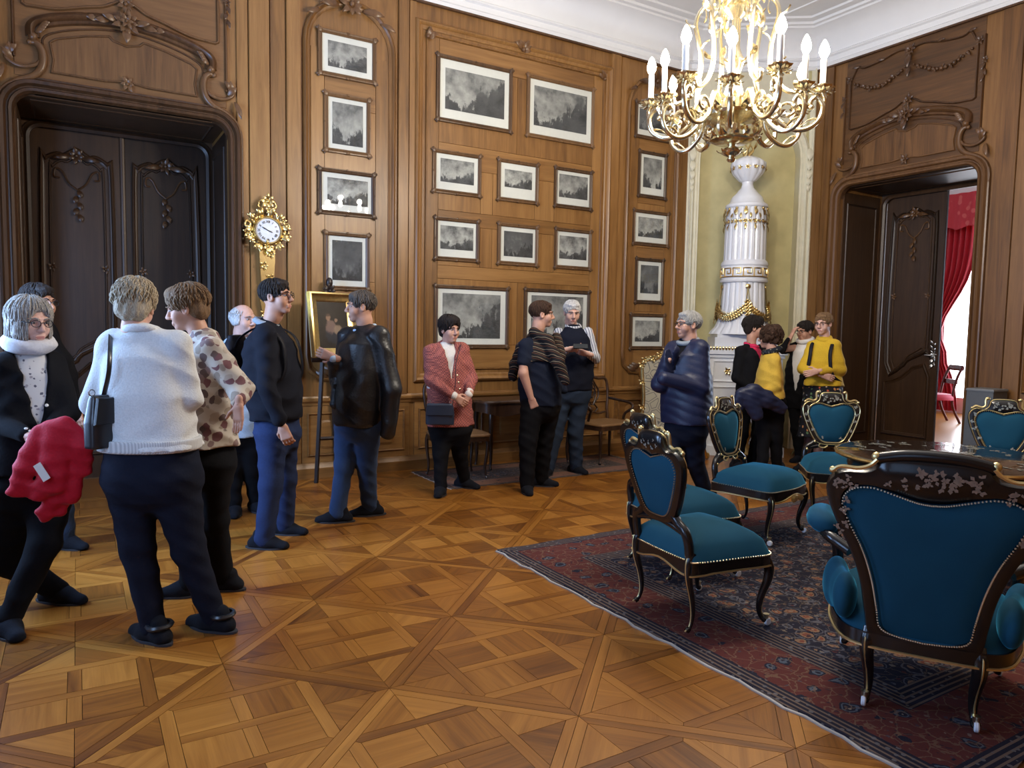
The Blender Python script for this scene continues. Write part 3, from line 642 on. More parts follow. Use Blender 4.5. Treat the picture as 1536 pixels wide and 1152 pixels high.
# ------------------------------------------------------------------ materials of the visitors
def cloth(name, col, rough=.9, **k): return plain(name, col, rough, var=k.pop('var', .2), scale=k.pop('scale', 90), bmp=k.pop('bmp', .15), spec=k.pop('spec', .12), sheen=k.pop('sheen', .10 if max(col) > .1 else .0), **k)
def skin(name, c): return plain(name, c, .5, var=.1, scale=30, spec=.35)
def spots_mat(name, ground, cols, sc, th, rough=.85):
    m, nt, b = nodes(name); p = pos(nt, 'obj'); w = N(nt, 'TexNoise', {'Vector': p, 'Scale': sc*.8, 'Detail': 3.}); pv = N(nt, 'VectorMath', {0: p, 1: N(nt, 'VectorMath', {0: w.outputs[1], 'Scale': .9/sc}, operation='SCALE').outputs[0]}, operation='ADD').outputs[0]
    v = N(nt, 'TexVoronoi', {'Vector': pv, 'Scale': sc}); c = ramp(nt, N(nt, 'SeparateXYZ', {0: v.outputs['Color']}).outputs[0], [((i+.0)/len(cols), x) for i, x in enumerate(cols)], 'CONSTANT')
    f = N(nt, 'MapRange', {'Value': v.outputs['Distance'], 'From Min': th+.06, 'From Max': th}).outputs[0]; nt.links.new(mixc(nt, f, ground, c), b.inputs['Base Color']); b.inputs['Roughness'].default_value = rough; b.inputs['Specular IOR Level'].default_value = .2; return m
def stripe_mat(name, dirv, freq, stops, rough=.85):
    m, nt, b = nodes(name); p = pos(nt, 'obj'); d = N(nt, 'VectorMath', {0: p, 1: dirv}, operation='DOT_PRODUCT').outputs['Value']; n = N(nt, 'TexNoise', {'Vector': p, 'Scale': 8.}).outputs[0]
    f = M2(nt, 'FRACT', M2(nt, 'ADD', M2(nt, 'MULTIPLY', d, freq), M2(nt, 'MULTIPLY', n, .7))); nt.links.new(ramp(nt, f, stops, 'CONSTANT'), b.inputs['Base Color']); b.inputs['Roughness'].default_value = rough; b.inputs['Specular IOR Level'].default_value = .2; return m
blk = cloth('black_cloth', (.0065, .0065, .008)); navy_t = cloth('navy_trousers', (.009, .011, .021)); jeans = cloth('blue_jeans', (.030, .055, .12), scale=140, bmp=.3); jeans2 = cloth('dark_jeans', (.026, .04, .07), scale=140, bmp=.3)
whitek = cloth('white_knit', (.62, .63, .62), scale=140, bmp=.3); redc = cloth('red_jacket', (.42, .010, .022), .6); greys = cloth('pale_scarf', (.56, .55, .56)); feltm = cloth('dark_felt_slipper', (.010, .011, .015), sheen=.03); solem = plain('slipper_sole', (.03, .03, .035), .7)
mustard = cloth('mustard_knit', (.56, .36, .03), scale=120); yellowk = cloth('yellow_knit', (.62, .40, .06), scale=140, bmp=.3); navyj = cloth('navy_quilted', (.013, .018, .050), .45, spec=.4); pinks = cloth('pink_shirt', (.58, .03, .10))
leather = plain('black_leather', (.009, .009, .010), .36, var=.3, scale=70, bmp=.25, spec=.5); bagl = plain('black_bag_leather', (.012, .014, .018), .3, var=.2, spec=.6); navyb = plain('navy_bag_leather', (.02, .03, .055), .35, spec=.5)
floral = spots_mat('floral_blouse', (.50, .45, .38), [(.17, .08, .085), (.30, .25, .20), (.22, .15, .14), (.50, .45, .38), (.12, .085, .08), (.4, .34, .28)], 21, .5); dots = spots_mat('speckled_top', (.55, .54, .53), [(.1, .1, .13), (.3, .28, .3)], 45, .25); skirtm = spots_mat('floral_skirt', (.012, .012, .016), [(.45, .10, .05), (.5, .42, .3), (.10, .18, .08), (.5, .22, .08), (.012, .012, .016), (.3, .32, .4)], 26, .30); scarfm = spots_mat('dark_patterned_scarf', (.015, .018, .025), [(.3, .28, .2), (.05, .06, .08)], 40, .25)
tweed, nt, bs = nodes('pink_tweed'); p_ = mapv(nt, pos(nt, 'obj'), (75, 75, 75)); nt.links.new(mixc(nt, N(nt, 'TexChecker', {'Vector': p_, 'Scale': 1.}).outputs[1], mixc(nt, N(nt, 'TexNoise', {'Vector': p_, 'Scale': .6}).outputs[0], (.42, .10, .075), (.36, .13, .10)), (.18, .05, .05)), bs.inputs['Base Color']); bs.inputs['Roughness'].default_value = .9
knit = stripe_mat('striped_sweater', (.45, .2, .9), 22, [(0, (.014, .013, .014)), (.42, (.10, .04, .022)), (.55, (.014, .013, .014)), (.8, (.32, .25, .16)), (.88, (.014, .013, .014))]); stripes = stripe_mat('striped_shirt', (.86, -.5, .25), 38, [(0, (.55, .56, .6)), (.55, (.05, .06, .11)), (.8, (.55, .56, .6))])
lightblue = cloth('light_blue_shirt', (.40, .52, .66)); greyc = cloth('grey_collar', (.25, .28, .31)); whitec = cloth('white_blouse', (.68, .66, .63)); tights = plain('tights', (.10, .05, .045), .6)
S_A, S_B, S_C = skin('skin_fair', (.56, .31, .225)), skin('skin_warm', (.50, .27, .185)), skin('skin_pale', (.62, .37, .29)); lip = skin('lip_colour', (.42, .17, .14)); eyew = plain('eye_white', (.42, .41, .40), .25); eyed = plain('eye_dark', (.02, .015, .012), .1)
def hairm(name, c):
    if name in _mc: return _mc[name]
    m, nt, b = nodes(name); n = N(nt, 'TexNoise', {'Vector': mapv(nt, pos(nt, 'obj'), (230, 230, 38)), 'Scale': 1., 'Detail': 3., 'Distortion': 1.2}).outputs[0]
    nt.links.new(ramp(nt, n, [(.25, tuple(x*.45 for x in c)), (.5, c), (.75, tuple(min(1, x*1.5) for x in c))]), b.inputs['Base Color']); b.inputs['Roughness'].default_value = .6; b.inputs['Specular IOR Level'].default_value = .3
    bump(nt, n, 1., .008, b); _mc[name] = m; return m
H_GREY, H_WHITE, H_DK, H_BR, H_BLO, H_SAND = hairm('hair_silver', (.36, .33, .29)), hairm('hair_white', (.62, .61, .60)), hairm('hair_dark', (.018, .012, .010)), hairm('hair_brown', (.055, .026, .014)), hairm('hair_blond_grey', (.42, .34, .23)), hairm('hair_light_brown', (.20, .115, .055))
eyeg = plain('glasses_frame', (.012, .012, .015), .3)
# ------------------------------------------------------------------ figure builder
def vdir(yaw): return -HF*math.cos(R(yaw))+HR*math.sin(R(yaw))       # 0 faces the lens' side of the room, 90 along the view's right
def arr(v): return np.array(v, float)
def hand(H, f, n, side, curl, sc=1.0, spread=.12, h=.0042):
    # wrist H, hand direction f, palm normal n (palm faces n), side +1: thumb towards f x n
    f = arr(f)/np.linalg.norm(f); n = arr(n)-f*(arr(n)@f); n /= np.linalg.norm(n); t = np.cross(f, n)*side; S = SDF(h); s = sc
    Pp = lambda a, b, c: H+(f*a+t*b+n*c)*s
    S.rc(Pp(-.035, 0, 0), Pp(.01, 0, 0), .025*s, .026*s, .015, sq=(n, .75))
    for b0, b1 in ((-.024, -.028), (-.008, -.010), (.008, .009), (.024, .028)): S.rc(Pp(.01, b0*.7, 0), Pp(.078, b1, 0), .0145*s, .0125*s, .014)
    for i, (b0, L) in enumerate(((-.030, .058), (-.0105, .070), (.0095, .075), (.029, .068))):
        p = Pp(.078, b0, 0); an = curl*.55; d = f+t*(b0*spread*18*.2); d /= np.linalg.norm(d); r0 = .0092*s
        for q, (l, r1) in enumerate(((.43, .0086), (.32, .0078), (.25, .0068))):
            dd = d*math.cos(an)+n*math.sin(an); e = p+dd*L*l*s; S.rc(p, e, r0, r1*s, .004); p = e; r0 = r1*s; an += curl*(.75 if q == 0 else .55)
    p = Pp(.015, .024, .004); d = f*.62+t*.7+n*(.25+.3*curl); d /= np.linalg.norm(d); e = p+d*.042*s; S.rc(p, e, .0125*s, .0098*s, .01); d2 = f*.85+t*(.35-.3*curl)+n*(.3+.4*curl); d2 /= np.linalg.norm(d2); S.rc(e, e+d2*.034*s, .0098*s, .0078*s, .004)
    return S.mesh()
def head_parts(Hc, yaw, pitch, roll, sc, style, female):
    f = vdir(yaw); u = arr((0, 0, 1)); r = np.cross(f, u); p = R(pitch); f2 = f*math.cos(p)-u*math.sin(p); u2 = u*math.cos(p)+f*math.sin(p); q = R(roll); r2 = r*math.cos(q)+u2*math.sin(q); u3 = -r*math.sin(q)+u2*math.cos(q)
    A = np.stack([r2, f2, u3]); Pt = lambda x, y, z: Hc+(r2*x+f2*y+u3*z)*sc
    S = SDF(.0046); e = lambda c, rr, k=.02, sub=False: S.el(Pt(*c), arr(rr)*sc, A, k, sub); rc = lambda a, b, ra, rb, k=.012, sub=False: S.rc(Pt(*a), Pt(*b), ra*sc, rb*sc, k, sub)
    e((0, -.015, .03), (.074, .094, .088)); e((0, .022, -.045), (.056, .066, .066), .035); e((0, .062, -.094), (.024, .02, .018), .025)
    for s in (-1, 1): e((s*.036, .052, -.03), (.03, .03, .034), .02); rc((s*.012, .086, .026), (s*.05, .068, .026), .011, .009, .012); rc((s*.011, .098, -.034), (s*.012, .096, -.036), .0085, .008, .006)
    for s in (-1, 1): e((s*.031, .098, .006), (.016, .014, .011), .012, True)
    rc((0, .086, .016), (0, .110, -.028), .0085, .0125, .012); rc((-.02, .083, -.063), (.02, .083, -.063), .0075, .0075, .008); rc((-.017, .082, -.073), (.017, .082, -.073), .0085, .0085, .007); rc((-.024, .098, -.0682), (.024, .098, -.0682), .0028, .0028, .003, True)
    for s in (-1, 1): e((s*.076, -.008, -.004), (.011, .021, .033), .008); e((s*.084, -.002, 0), (.006, .011, .02), .006, True)
    rc((0, -.022, -.055), (0, -.03, -.115), .05 if female else .057, .05 if female else .057, .02)
    return S, A, Pt, (r2, f2, u3)
def hair_mesh(A, Pt, sc, style):
    S = SDF(.0052); r2, f2, u3 = A; e = lambda c, rr, k=.015, sub=False: S.el(Pt(*c), arr(rr)*sc, A, k, sub); c0 = Pt(0, 0, 0)
    if style == 'short': e((0, -.018, .040), (.083, .102, .088)); e((0, .058, .088), (.058, .03, .022), .03); cut = -.035; nape = -.065; face = ((0, .13, -.04), (.072, .098, .108))
    elif style == 'bob': e((0, -.02, .035), (.098, .112, .102)); e((.055, -.0, -.05), (.042, .065, .075), .03); e((-.055, -.0, -.05), (.042, .065, .075), .03); e((0, -.06, -.05), (.085, .055, .07), .03); cut = -.12; nape = -.12; face = ((0, .125, -.045), (.062, .10, .125))
    elif style == 'puffy': e((0, -.022, .05), (.094, .115, .098)); e((0, -.065, -.02), (.075, .055, .06), .03); e((0, .05, .1), (.072, .045, .032), .03); cut = -.03; nape = -.075; face = ((0, .13, -.04), (.07, .09, .11))
    elif style == 'curly':
        e((0, -.025, .035), (.112, .115, .105)); rd = random.Random(5)
        for i in range(70): a, b = rd.uniform(0, 6.28), rd.uniform(-.9, 1.2); e((.098*math.cos(a)*math.cos(b), -.028+.105*math.sin(a)*math.cos(b), .03+.1*math.sin(b)), (.028, .028, .028), .008)
        cut = -.085; nape = -.10; face = ((0, .125, -.04), (.06, .09, .115))
    else: e((0, -.03, .030), (.084, .094, .078)); e((.07, -.02, -.01), (.02, .045, .04), .02); e((-.07, -.02, -.01), (.02, .045, .04), .02); cut = -.04; nape = -.065; face = ((0, .115, .01), (.088, .115, .13))
    fc, fr = face; S.el(Pt(*fc), arr(fr)*sc, A, .012, True)
    am = {'curly': .005, 'short': .0022}.get(style, .0028)
    def noise(X, Y, Z):
        x = ((X-c0[0])*A[0][0]+(Y-c0[1])*A[0][1]+(Z-c0[2])*A[0][2]); y = ((X-c0[0])*A[1][0]+(Y-c0[1])*A[1][1]+(Z-c0[2])*A[1][2]); z = ((X-c0[0])*A[2][0]+(Y-c0[1])*A[2][1]+(Z-c0[2])*A[2][2])
        th = np.arctan2(x, y+.02); return am*(np.sin(th*9+25*z+3*np.sin(30*y+17*x))*.8+np.sin(th*17-40*z+2*np.sin(50*z))*.5+np.sin(70*x+50*z+20*y)*.5)
    S.noise = noise
    def post(X, Y, Z, F):
        y = ((X-c0[0])*A[1][0]+(Y-c0[1])*A[1][1]+(Z-c0[2])*A[1][2]); z = ((X-c0[0])*A[2][0]+(Y-c0[1])*A[2][1]+(Z-c0[2])*A[2][2])
        lim = np.where(y > -.01, cut, cut+(nape-cut)*np.clip((-.01-y)/.05, 0, 1)); return np.maximum(F, (lim*sc-z)*.8)
    S.post = post; return [S.mesh(), locks(Pt, sc, style, cut, nape, face)]
def locks(Pt, sc, style, cut, nape, face):      # single locks combed from the crown over the cap
    c, r = {'short': ((0, -.018, .040), (.084, .103, .089)), 'bob': ((0, -.02, .035), (.099, .113, .103)), 'puffy': ((0, -.022, .05), (.095, .116, .099)), 'curly': ((0, -.025, .035), (.116, .119, .109))}.get(style, ((0, -.03, .030), (.085, .095, .079)))
    rd = random.Random(len(style)*7+int(sc*1000)); mb = MB(); (fx, fy, fz), (ra, rb, rcc) = face
    for i in range(240 if style != 'bald' else 90):
        ph = 2*math.pi*i/240*(1 if style != 'bald' else 2.7)+rd.uniform(-.05, .05); th = rd.uniform(.08, 1.3 if style != 'bob' else .7); w = rd.uniform(-.5, .5); am = {'curly': .012, 'puffy': .005}.get(style, .003); k = rd.uniform(0, 6); pts = []; lift = rd.uniform(-.001, .005)
        if style == 'bald': th = rd.uniform(1.0, 1.5)
        L = rd.uniform(.7, 1.3) if style != 'bob' else 3.
        for j in range(12):
            t = th+L*j/11
            if t < 1.75 or style != 'bob': x, y, z = (r[0]+lift)*math.sin(t)*math.sin(ph+w*.25*(t-th)), (r[1]+lift)*math.sin(t)*math.cos(ph+w*.25*(t-th)), (r[2]+lift)*math.cos(t)
            else: q = math.sin(1.75); x, y, z = r[0]*q*math.sin(ph), r[1]*q*math.cos(ph), r[2]*math.cos(1.75)-.075*(t-1.75)
            x += c[0]+am*math.sin(j*1.1+k); y += c[1]+am*math.cos(j*.9+k); z += c[2]+am*.5*math.sin(j*1.3+k)
            if ((x-fx)/ra)**2+((y-fy)/rb)**2+((z-fz)/rcc)**2 < .92: break
            if z < (cut if y > -.01 else cut+(nape-cut)*min(1, (-.01-y)/.05))-.006: break
            pts.append(Pt(x, y, z))
        if len(pts) > 2: n_ = len(pts); mb.tube([tuple(p) for p in pts], [sc*(.0048*math.sin(math.pi*(.12+.83*j/(n_-1)))) for j in range(n_)], 5, caps=False)
    return np.array([tuple(p) for p in mb.v]), np.array(mb.f)
def glasses(root, Pt, sc, m=None):
    b = MB()
    for s in (-1, 1):
        b.tube([Pt(s*.031+.0215*math.cos(R(a)), .108-.006*abs(math.cos(R(a)))*(1 if s*math.cos(R(a)) > 0 else 0), .003+.018*math.sin(R(a))) for a in range(0, 360, 30)], .0022*sc, 5, closed=True); b.tube([Pt(s*.053, .102, .006), Pt(s*.076, .06, .008), Pt(s*.079, 0, .006)], .0022*sc, 5)
    b.tube([Pt(-.010, .11, .006), Pt(0, .113, .009), Pt(.010, .11, .006)], .0022*sc, 5); b.build('glasses', m or eyeg, root, smooth=.9)
def shoe(name, root, fx, ang, m, L=.28, W2=.05, lift=0., strap=None):
    d = vdir(ang); s_ = arr((-d[1], d[0], 0)); c = arr((fx[0], fx[1], 0)); S = SDF(.0075)
    z0 = .0
    S.rc(c-d*.075+arr((0, 0, .03)), c+d*.03+arr((0, 0, .035)), W2*.86, W2*.95, .03); S.rc(c+d*.03+arr((0, 0, .035)), c+d*(L-.15)+arr((0, 0, .016)), W2*.95, W2*.72, .04); S.rc(c-d*.05+arr((0, 0, .05)), c-d*.04+arr((0, 0, .09)), .04, .04, .02)
    S.post = lambda X, Y, Z, F: np.maximum(F, (z0+.006)-Z); S.noise = fold(.0018, 2.)
    o = mesh_obj(name, [S.mesh()], m, root); sl = MB(); pts = []
    for i in range(20): a = 2*math.pi*i/20; k = .09+.055*(math.cos(a) > 0)*0; q = c+d*((L/2+.0)*math.cos(a)+L/2-.135)+s_*(W2*1.08*math.sin(a)*(1.05 if math.cos(a) > 0 else .92)); pts.append((q[0], q[1]))
    sl.prism(pts, .001, .012, lambda a, b, h: (a, b, h)); sl.build('sole', solem, o, smooth=.5)
    if strap is not None: st_ = MB(); q = c-d*.05; st_.tube([q+s_*.055*math.cos(R(a))-d*.055*math.sin(R(a))*.9+arr((0, 0, .085)) for a in range(0, 360, 30)], .012, 6, closed=True); st_.build('heel_strap', strap, o, smooth=.9)
    return o
def person(label, group=None, **k):
    g = k.get; ft = k['ft']; fl_ = [FLR(p[0], p[1]) for p in ft]; d0 = DEP(*np.mean(fl_, 0))+g('dd', 0); J = lambda p: arr(AT(p[0], p[1], d0+(p[2] if len(p) > 2 else 0)))
    base = np.mean(fl_, 0); root = empty('person', (0, 0, 0)); tag(root, label, 'person', 'visitors in felt slippers')
    fem = g('fem', False); sc = g('hs', 1.0 if not fem else .96); hy = k['hy']; by = k['by']; bf = vdir(by); br = np.cross(bf, (0, 0, 1))
    sh = [J(p) for p in k['sh']]; hp = [J(p) for p in k['hip']]; el = [J(p) for p in k['el']]; wr = [J(p) for p in k['wr']]; Hc = J(k['hd'])
    S, A, Pt, Ax = head_parts(Hc, hy, g('hp', 0), g('hr', 0), sc, g('hair', 'short'), fem)
    ms, mh = (sh[0]+sh[1])/2, (hp[0]+hp[1])/2; nb = ms+arr((0, 0, .03))-bf*.015
    S.rc(Pt(0, -.03, -.10), nb, .055*(.9 if fem else 1.05), .05, .02); S.rc(nb, ms+arr((0, 0, -.06)), .048, .05, .02)
    sh = [s_+arr((0, 0, .018)) for s_ in sh]; ms = (sh[0]+sh[1])/2; tw = k['tw']; shw = abs((sh[1]-sh[0])@br)/2+.03; L = ms[2]-mh[2]
    zt = ms[2]; st = lambda z, w, d: (z, ms[0]+(mh[0]-ms[0])*np.clip((zt-z)/L, 0, 1.1), ms[1]+(mh[1]-ms[1])*np.clip((zt-z)/L, 0, 1.1), w, d)
    def torso(o, zb, flare=0.):
        T = [(zt+.085, nb[0], nb[1], .057+o*.4, .055+o*.4), (zt+.05, nb[0]*.5+ms[0]*.5, nb[1]*.5+ms[1]*.5, .085+o*.5, .07+o*.5), st(zt+.01, shw*.66+o*.5, .085+o*.6), st(zt-.05, shw*.86+o*.5, tw[0][1]*.86+o*.7), st(zt-.36*L, tw[0][0]+o, tw[0][1]+o), st(zt-.68*L, tw[1][0]+o, tw[1][1]+o), st(mh[2], tw[2][0]+o+flare*.5, tw[2][1]+o+flare*.5)]
        if zb < mh[2]-.01: T.append(st(zb, tw[2][0]+o+flare, tw[2][1]+o+flare))
        else: T = [t for t in T if t[0] > zb+.02]+[st(zb, tw[2][0]+o, tw[2][1]+o)]
        return T
    bodyparts = [S.mesh()]
    # coarse body below the clothes
    U = SDF(.016); U.loft([(a, b, c, max(.03, w-.022), max(.03, d-.022)) for a, b, c, w, d in torso(0, mh[2]-.05)], br, bf, .03)
    ank = [arr((q[0], q[1], .10)) for q in fl_]; kn = [J(p) if len(p) > 2 else arr(AT(p[0], p[1], (DEP(*hp[i][:2])+DEP(*ank[i][:2]))/2-.01)) for i, p in enumerate(k['kn'])]
    for i in range(2): U.rc(sh[i], el[i], .042, .034, .02); U.rc(el[i], wr[i] if g('hands', (None, None))[i] else el[i]+(wr[i]-el[i])*.7, .034, .024, .02); U.rc(hp[i], kn[i], .065, .045, .03); U.rc(kn[i], ank[i], .042, .03, .03)
    bodyparts.append(U.mesh())
    bare = g('bare', (0, 0))
    for i in range(2):
        if bare[i]: T = SDF(.006); T.rc(sh[i]+(el[i]-sh[i])*.45, el[i], .043, .041, .02); T.rc(el[i], wr[i], .045, .028, .02); bodyparts.append(T.mesh())
        hs = g('hands', (None, None))[i]
        if hs: hd_, hn, cu, sd = hs; fwd = (Vector(wr[i])-Vector(el[i])) if hd_ is None else hd_; bodyparts.append(hand(wr[i], arr(fwd), arr(hn), sd, cu, .93 if fem else 1.02))
    mo = Pt(0, .088, -.0685)
    def lips(c): d = (c-mo)@Ax[0]/.021/sc; e_ = (c-mo)@Ax[2]/.0085/sc; f_ = (c-mo)@Ax[1]; return ((d*d+e_*e_ < 1) & (abs(f_) < .03)).astype(int)
    mesh_obj('body', bodyparts, [k['skin'], lip], root, lips)
    for s in (-1, 1):
        eb = MB(); Me = Matrix((Ax[0], Ax[1], Ax[2])).transposed(); eb.ball(Pt(s*.031, .078, .005), (.0118*sc, .0110*sc, .0046*sc), 12, 8, Me); eb.ball(Pt(s*.031, .0862, .0048), (.0055*sc, .004*sc, .0052*sc), 8, 6, Me, m=1); eb.build('eye', [eyew, eyed], root, smooth=1.5)
        eb = MB(); eb.tube([Pt(s*.014, .098, .024), Pt(s*.03, .098, .030), Pt(s*.048, .084, .026)], [.003*sc, .0036*sc, .002*sc], 6); eb.build('eyebrow', k['hm'] if k['hm'] not in (H_WHITE,) else H_GREY, root, smooth=.9)
    mesh_obj('hair', hair_mesh(A, Pt, sc, g('hair', 'short')), k['hm'], root)
    if g('gl'): glasses(root, Pt, sc, None)
    # upper garment
    o = g('ease', .012); zb = J((k['sh'][0][0], k['hem']))[2]; T = SDF(.0095); T.loft(torso(o, zb, g('flare', 0)), br, bf, .03); ar = g('arm', (.049, .042, .030)); sl = g('sleeve', (1, 1))
    for i in range(2):
        shp = sh[i]+(ms-sh[i])*.12
        if sl[i] < 0: continue
        T.rc(nb+arr((0, 0, .03)), shp+arr((0, 0, .004)), .05+o*.5, ar[0]+o*.5, .03); T.rc(shp, el[i], ar[0]+o*.8, ar[1]+o*.8, .03) if sl[i] >= .5 else T.rc(shp, sh[i]+(el[i]-sh[i])*.55, ar[0]+o, ar[0]+o*.9, .05)
        if sl[i] >= 1: dv_ = (wr[i]-el[i])/np.linalg.norm(wr[i]-el[i]); T.rc(el[i], wr[i]-dv_*(ar[2]+.012 if g('hands', (None, None))[i] else .012), ar[1]+o*.8, ar[2]+o*.5, .025)
    T.noise = fold(g('fa', .005)*1.5, g('ff', 1.), g('ph', len(label)*.7), g('fs', 1.))
    if g('open'):      # V opening at the front: (half width at the top, z of the lowest point as pixel row)
        wv, zv, ztop = k['open'][0], J((k['sh'][0][0], k['open'][1]))[2], zt+.08; cz = np.array([ms[0]+bf[0]*.0, ms[1]+bf[1]*.0])
        def wedge(X, Y, Z): x = np.abs((X-cz[0])*br[0]+(Y-cz[1])*br[1]-k['open'][2] if len(k['open']) > 2 else (X-cz[0])*br[0]+(Y-cz[1])*br[1]); y = (X-cz[0])*bf[0]+(Y-cz[1])*bf[1]; hw = wv*np.clip((Z-zv)/(ztop-zv), 0, 1); return np.maximum(np.maximum(x-hw, .0-y), zv-Z)
        T.add((ms[0]-.3, ms[1]-.3, zv), (ms[0]+.3, ms[1]+.3, zt+.1), wedge, .006, True)
        I_ = SDF(.0105); I_.loft([(a, b, c, w-.016, d-.016) for a, b, c, w, d in torso(o, max(zb, zv-.1), 0)], br, bf, .02); mesh_obj('shirt', [I_.mesh()], k['shirt'], root)
    topo = mesh_obj(g('topname', 'sweater'), [T.mesh()], k['top'], root)
    if g('under'):
        q = SDF(.008); ou = g('uease', .006)
        for i in range(2): q.rc(sh[i]+(ms-sh[i])*.1, el[i], ar[0]+ou, ar[1]+ou, .03); q.rc(el[i], wr[i]-(wr[i]-el[i])/np.linalg.norm(wr[i]-el[i])*.04, ar[1]+ou, ar[2]+ou, .03)
        q.noise = fold(.004, 1.4); mesh_obj('shirt_sleeves', [q.mesh()], k['under'], root)
    if g('cuff'):
        for i in g('cuffs', (0, 1)):
            cm = k['cuff']; q = SDF(.006); dv = (wr[i]-el[i]); dv /= np.linalg.norm(dv); q.rc(wr[i]-dv*.06, wr[i]-dv*.012, min(.04, ar[2]+o*.35), min(.036, ar[2]+o*.35), .005); mesh_obj('cuff', [q.mesh()], cm, root)
    if g('collar'):
        cm, r_, hgt = k['collar']; q = SDF(.0065)
        for i in range(24):
            a = 2*math.pi*i/24; d = bf*math.cos(a)+br*math.sin(a); c0 = nb+arr((0, 0, .045))+d*r_-arr((0, 0, .022*math.cos(a))); a2 = 2*math.pi*(i+1)/24; d2 = bf*math.cos(a2)+br*math.sin(a2); c1 = nb+arr((0, 0, .045))+d2*r_-arr((0, 0, .022*math.cos(a2))); q.rc(c0+arr((0, 0, hgt*.5)), c1+arr((0, 0, hgt*.5)), .010+hgt*.25, .010+hgt*.25, .012)
        q.noise = fold(.004, 2.); mesh_obj(g('collarname', 'collar'), [q.mesh()], cm, root)
    if g('rib'):
        q = SDF(.008); wv_ = [tw[2][j]*.75+tw[1][j]*.25 for j in (0, 1)]; q.loft([st(zb-.012, tw[2][0]+o-.006, tw[2][1]+o-.006), st(zb+.045, wv_[0]+o-.001, wv_[1]+o-.001)], br, bf, .01); mesh_obj('ribbed_hem', [q.mesh()], k['rib'], root)
    # trousers or skirt
    tr = SDF(.0105); lr = g('leg', (.088, .07, .058)); sep = np.linalg.norm((hp[1]-hp[0])[:2])/2; lr = (max(lr[0], min(.125, tw[2][0]-sep-.004)), lr[1], lr[2]); top_z = max(mh[2]+.10, zb+.045)
    if g('skirt'):
        zk = J((k['hip'][0][0], k['skirt'][1]))[2]; tr.loft([st(zk, tw[2][0]+.05, tw[2][1]+.06), st((zk+mh[2])/2, tw[2][0]+.03, tw[2][1]+.035), st(mh[2], tw[2][0]+.005, tw[2][1]+.005), st(top_z+.02, tw[1][0], tw[1][1])], br, bf, .02); tr.noise = fold(.01, .3); mesh_obj('skirt', [tr.mesh()], k['skirt'][0], root); tr = SDF(.009)
        for i in range(2): tr.rc(hp[i], kn[i], .06, .05, .02); tr.rc(kn[i], ank[i], .05, .034, .02)
        mesh_obj('tights', [tr.mesh()], tights, root)
    else:
        tr.loft([st(mh[2]-.16, tw[2][0]*.5, tw[2][1]*.5), st(mh[2]-.11, tw[2][0]*.8, tw[2][1]*.8), st(mh[2]-.06, tw[2][0]*.94, tw[2][1]*.94), st(mh[2], tw[2][0]+.002, tw[2][1]+.002), st(top_z, tw[1][0]*.5+tw[2][0]*.5-.02, tw[2][1]-.022)], br, bf, .04)
        for i in range(2): hj = hp[i]-arr((0, 0, .02)); tr.rc(hj, kn[i], lr[0], lr[1], .035); tr.rc(kn[i], ank[i]-arr((0, 0, .035)), lr[1], lr[2]*.95, .03)
        tr.noise = fold(g('tf', .007), 1.1, 1.3); mesh_obj('trousers', [tr.mesh()], k['trs'], root)
    for i in range(2): shoe('slipper', root, fl_[i], ft[i][2], g('shoem', feltm), g('shl', .285), strap=g('strap'))
    inf = dict(top=topo, root=root, sh=sh, el=el, wr=wr, hp=hp, ms=ms, mh=mh, bf=bf, br=br, Pt=Pt, Ax=Ax, nb=nb, J=J, kn=kn, d0=d0, sc=sc, torso=torso, o=o, zt=zt, tw=tw, shw=shw, st=st)
    return inf
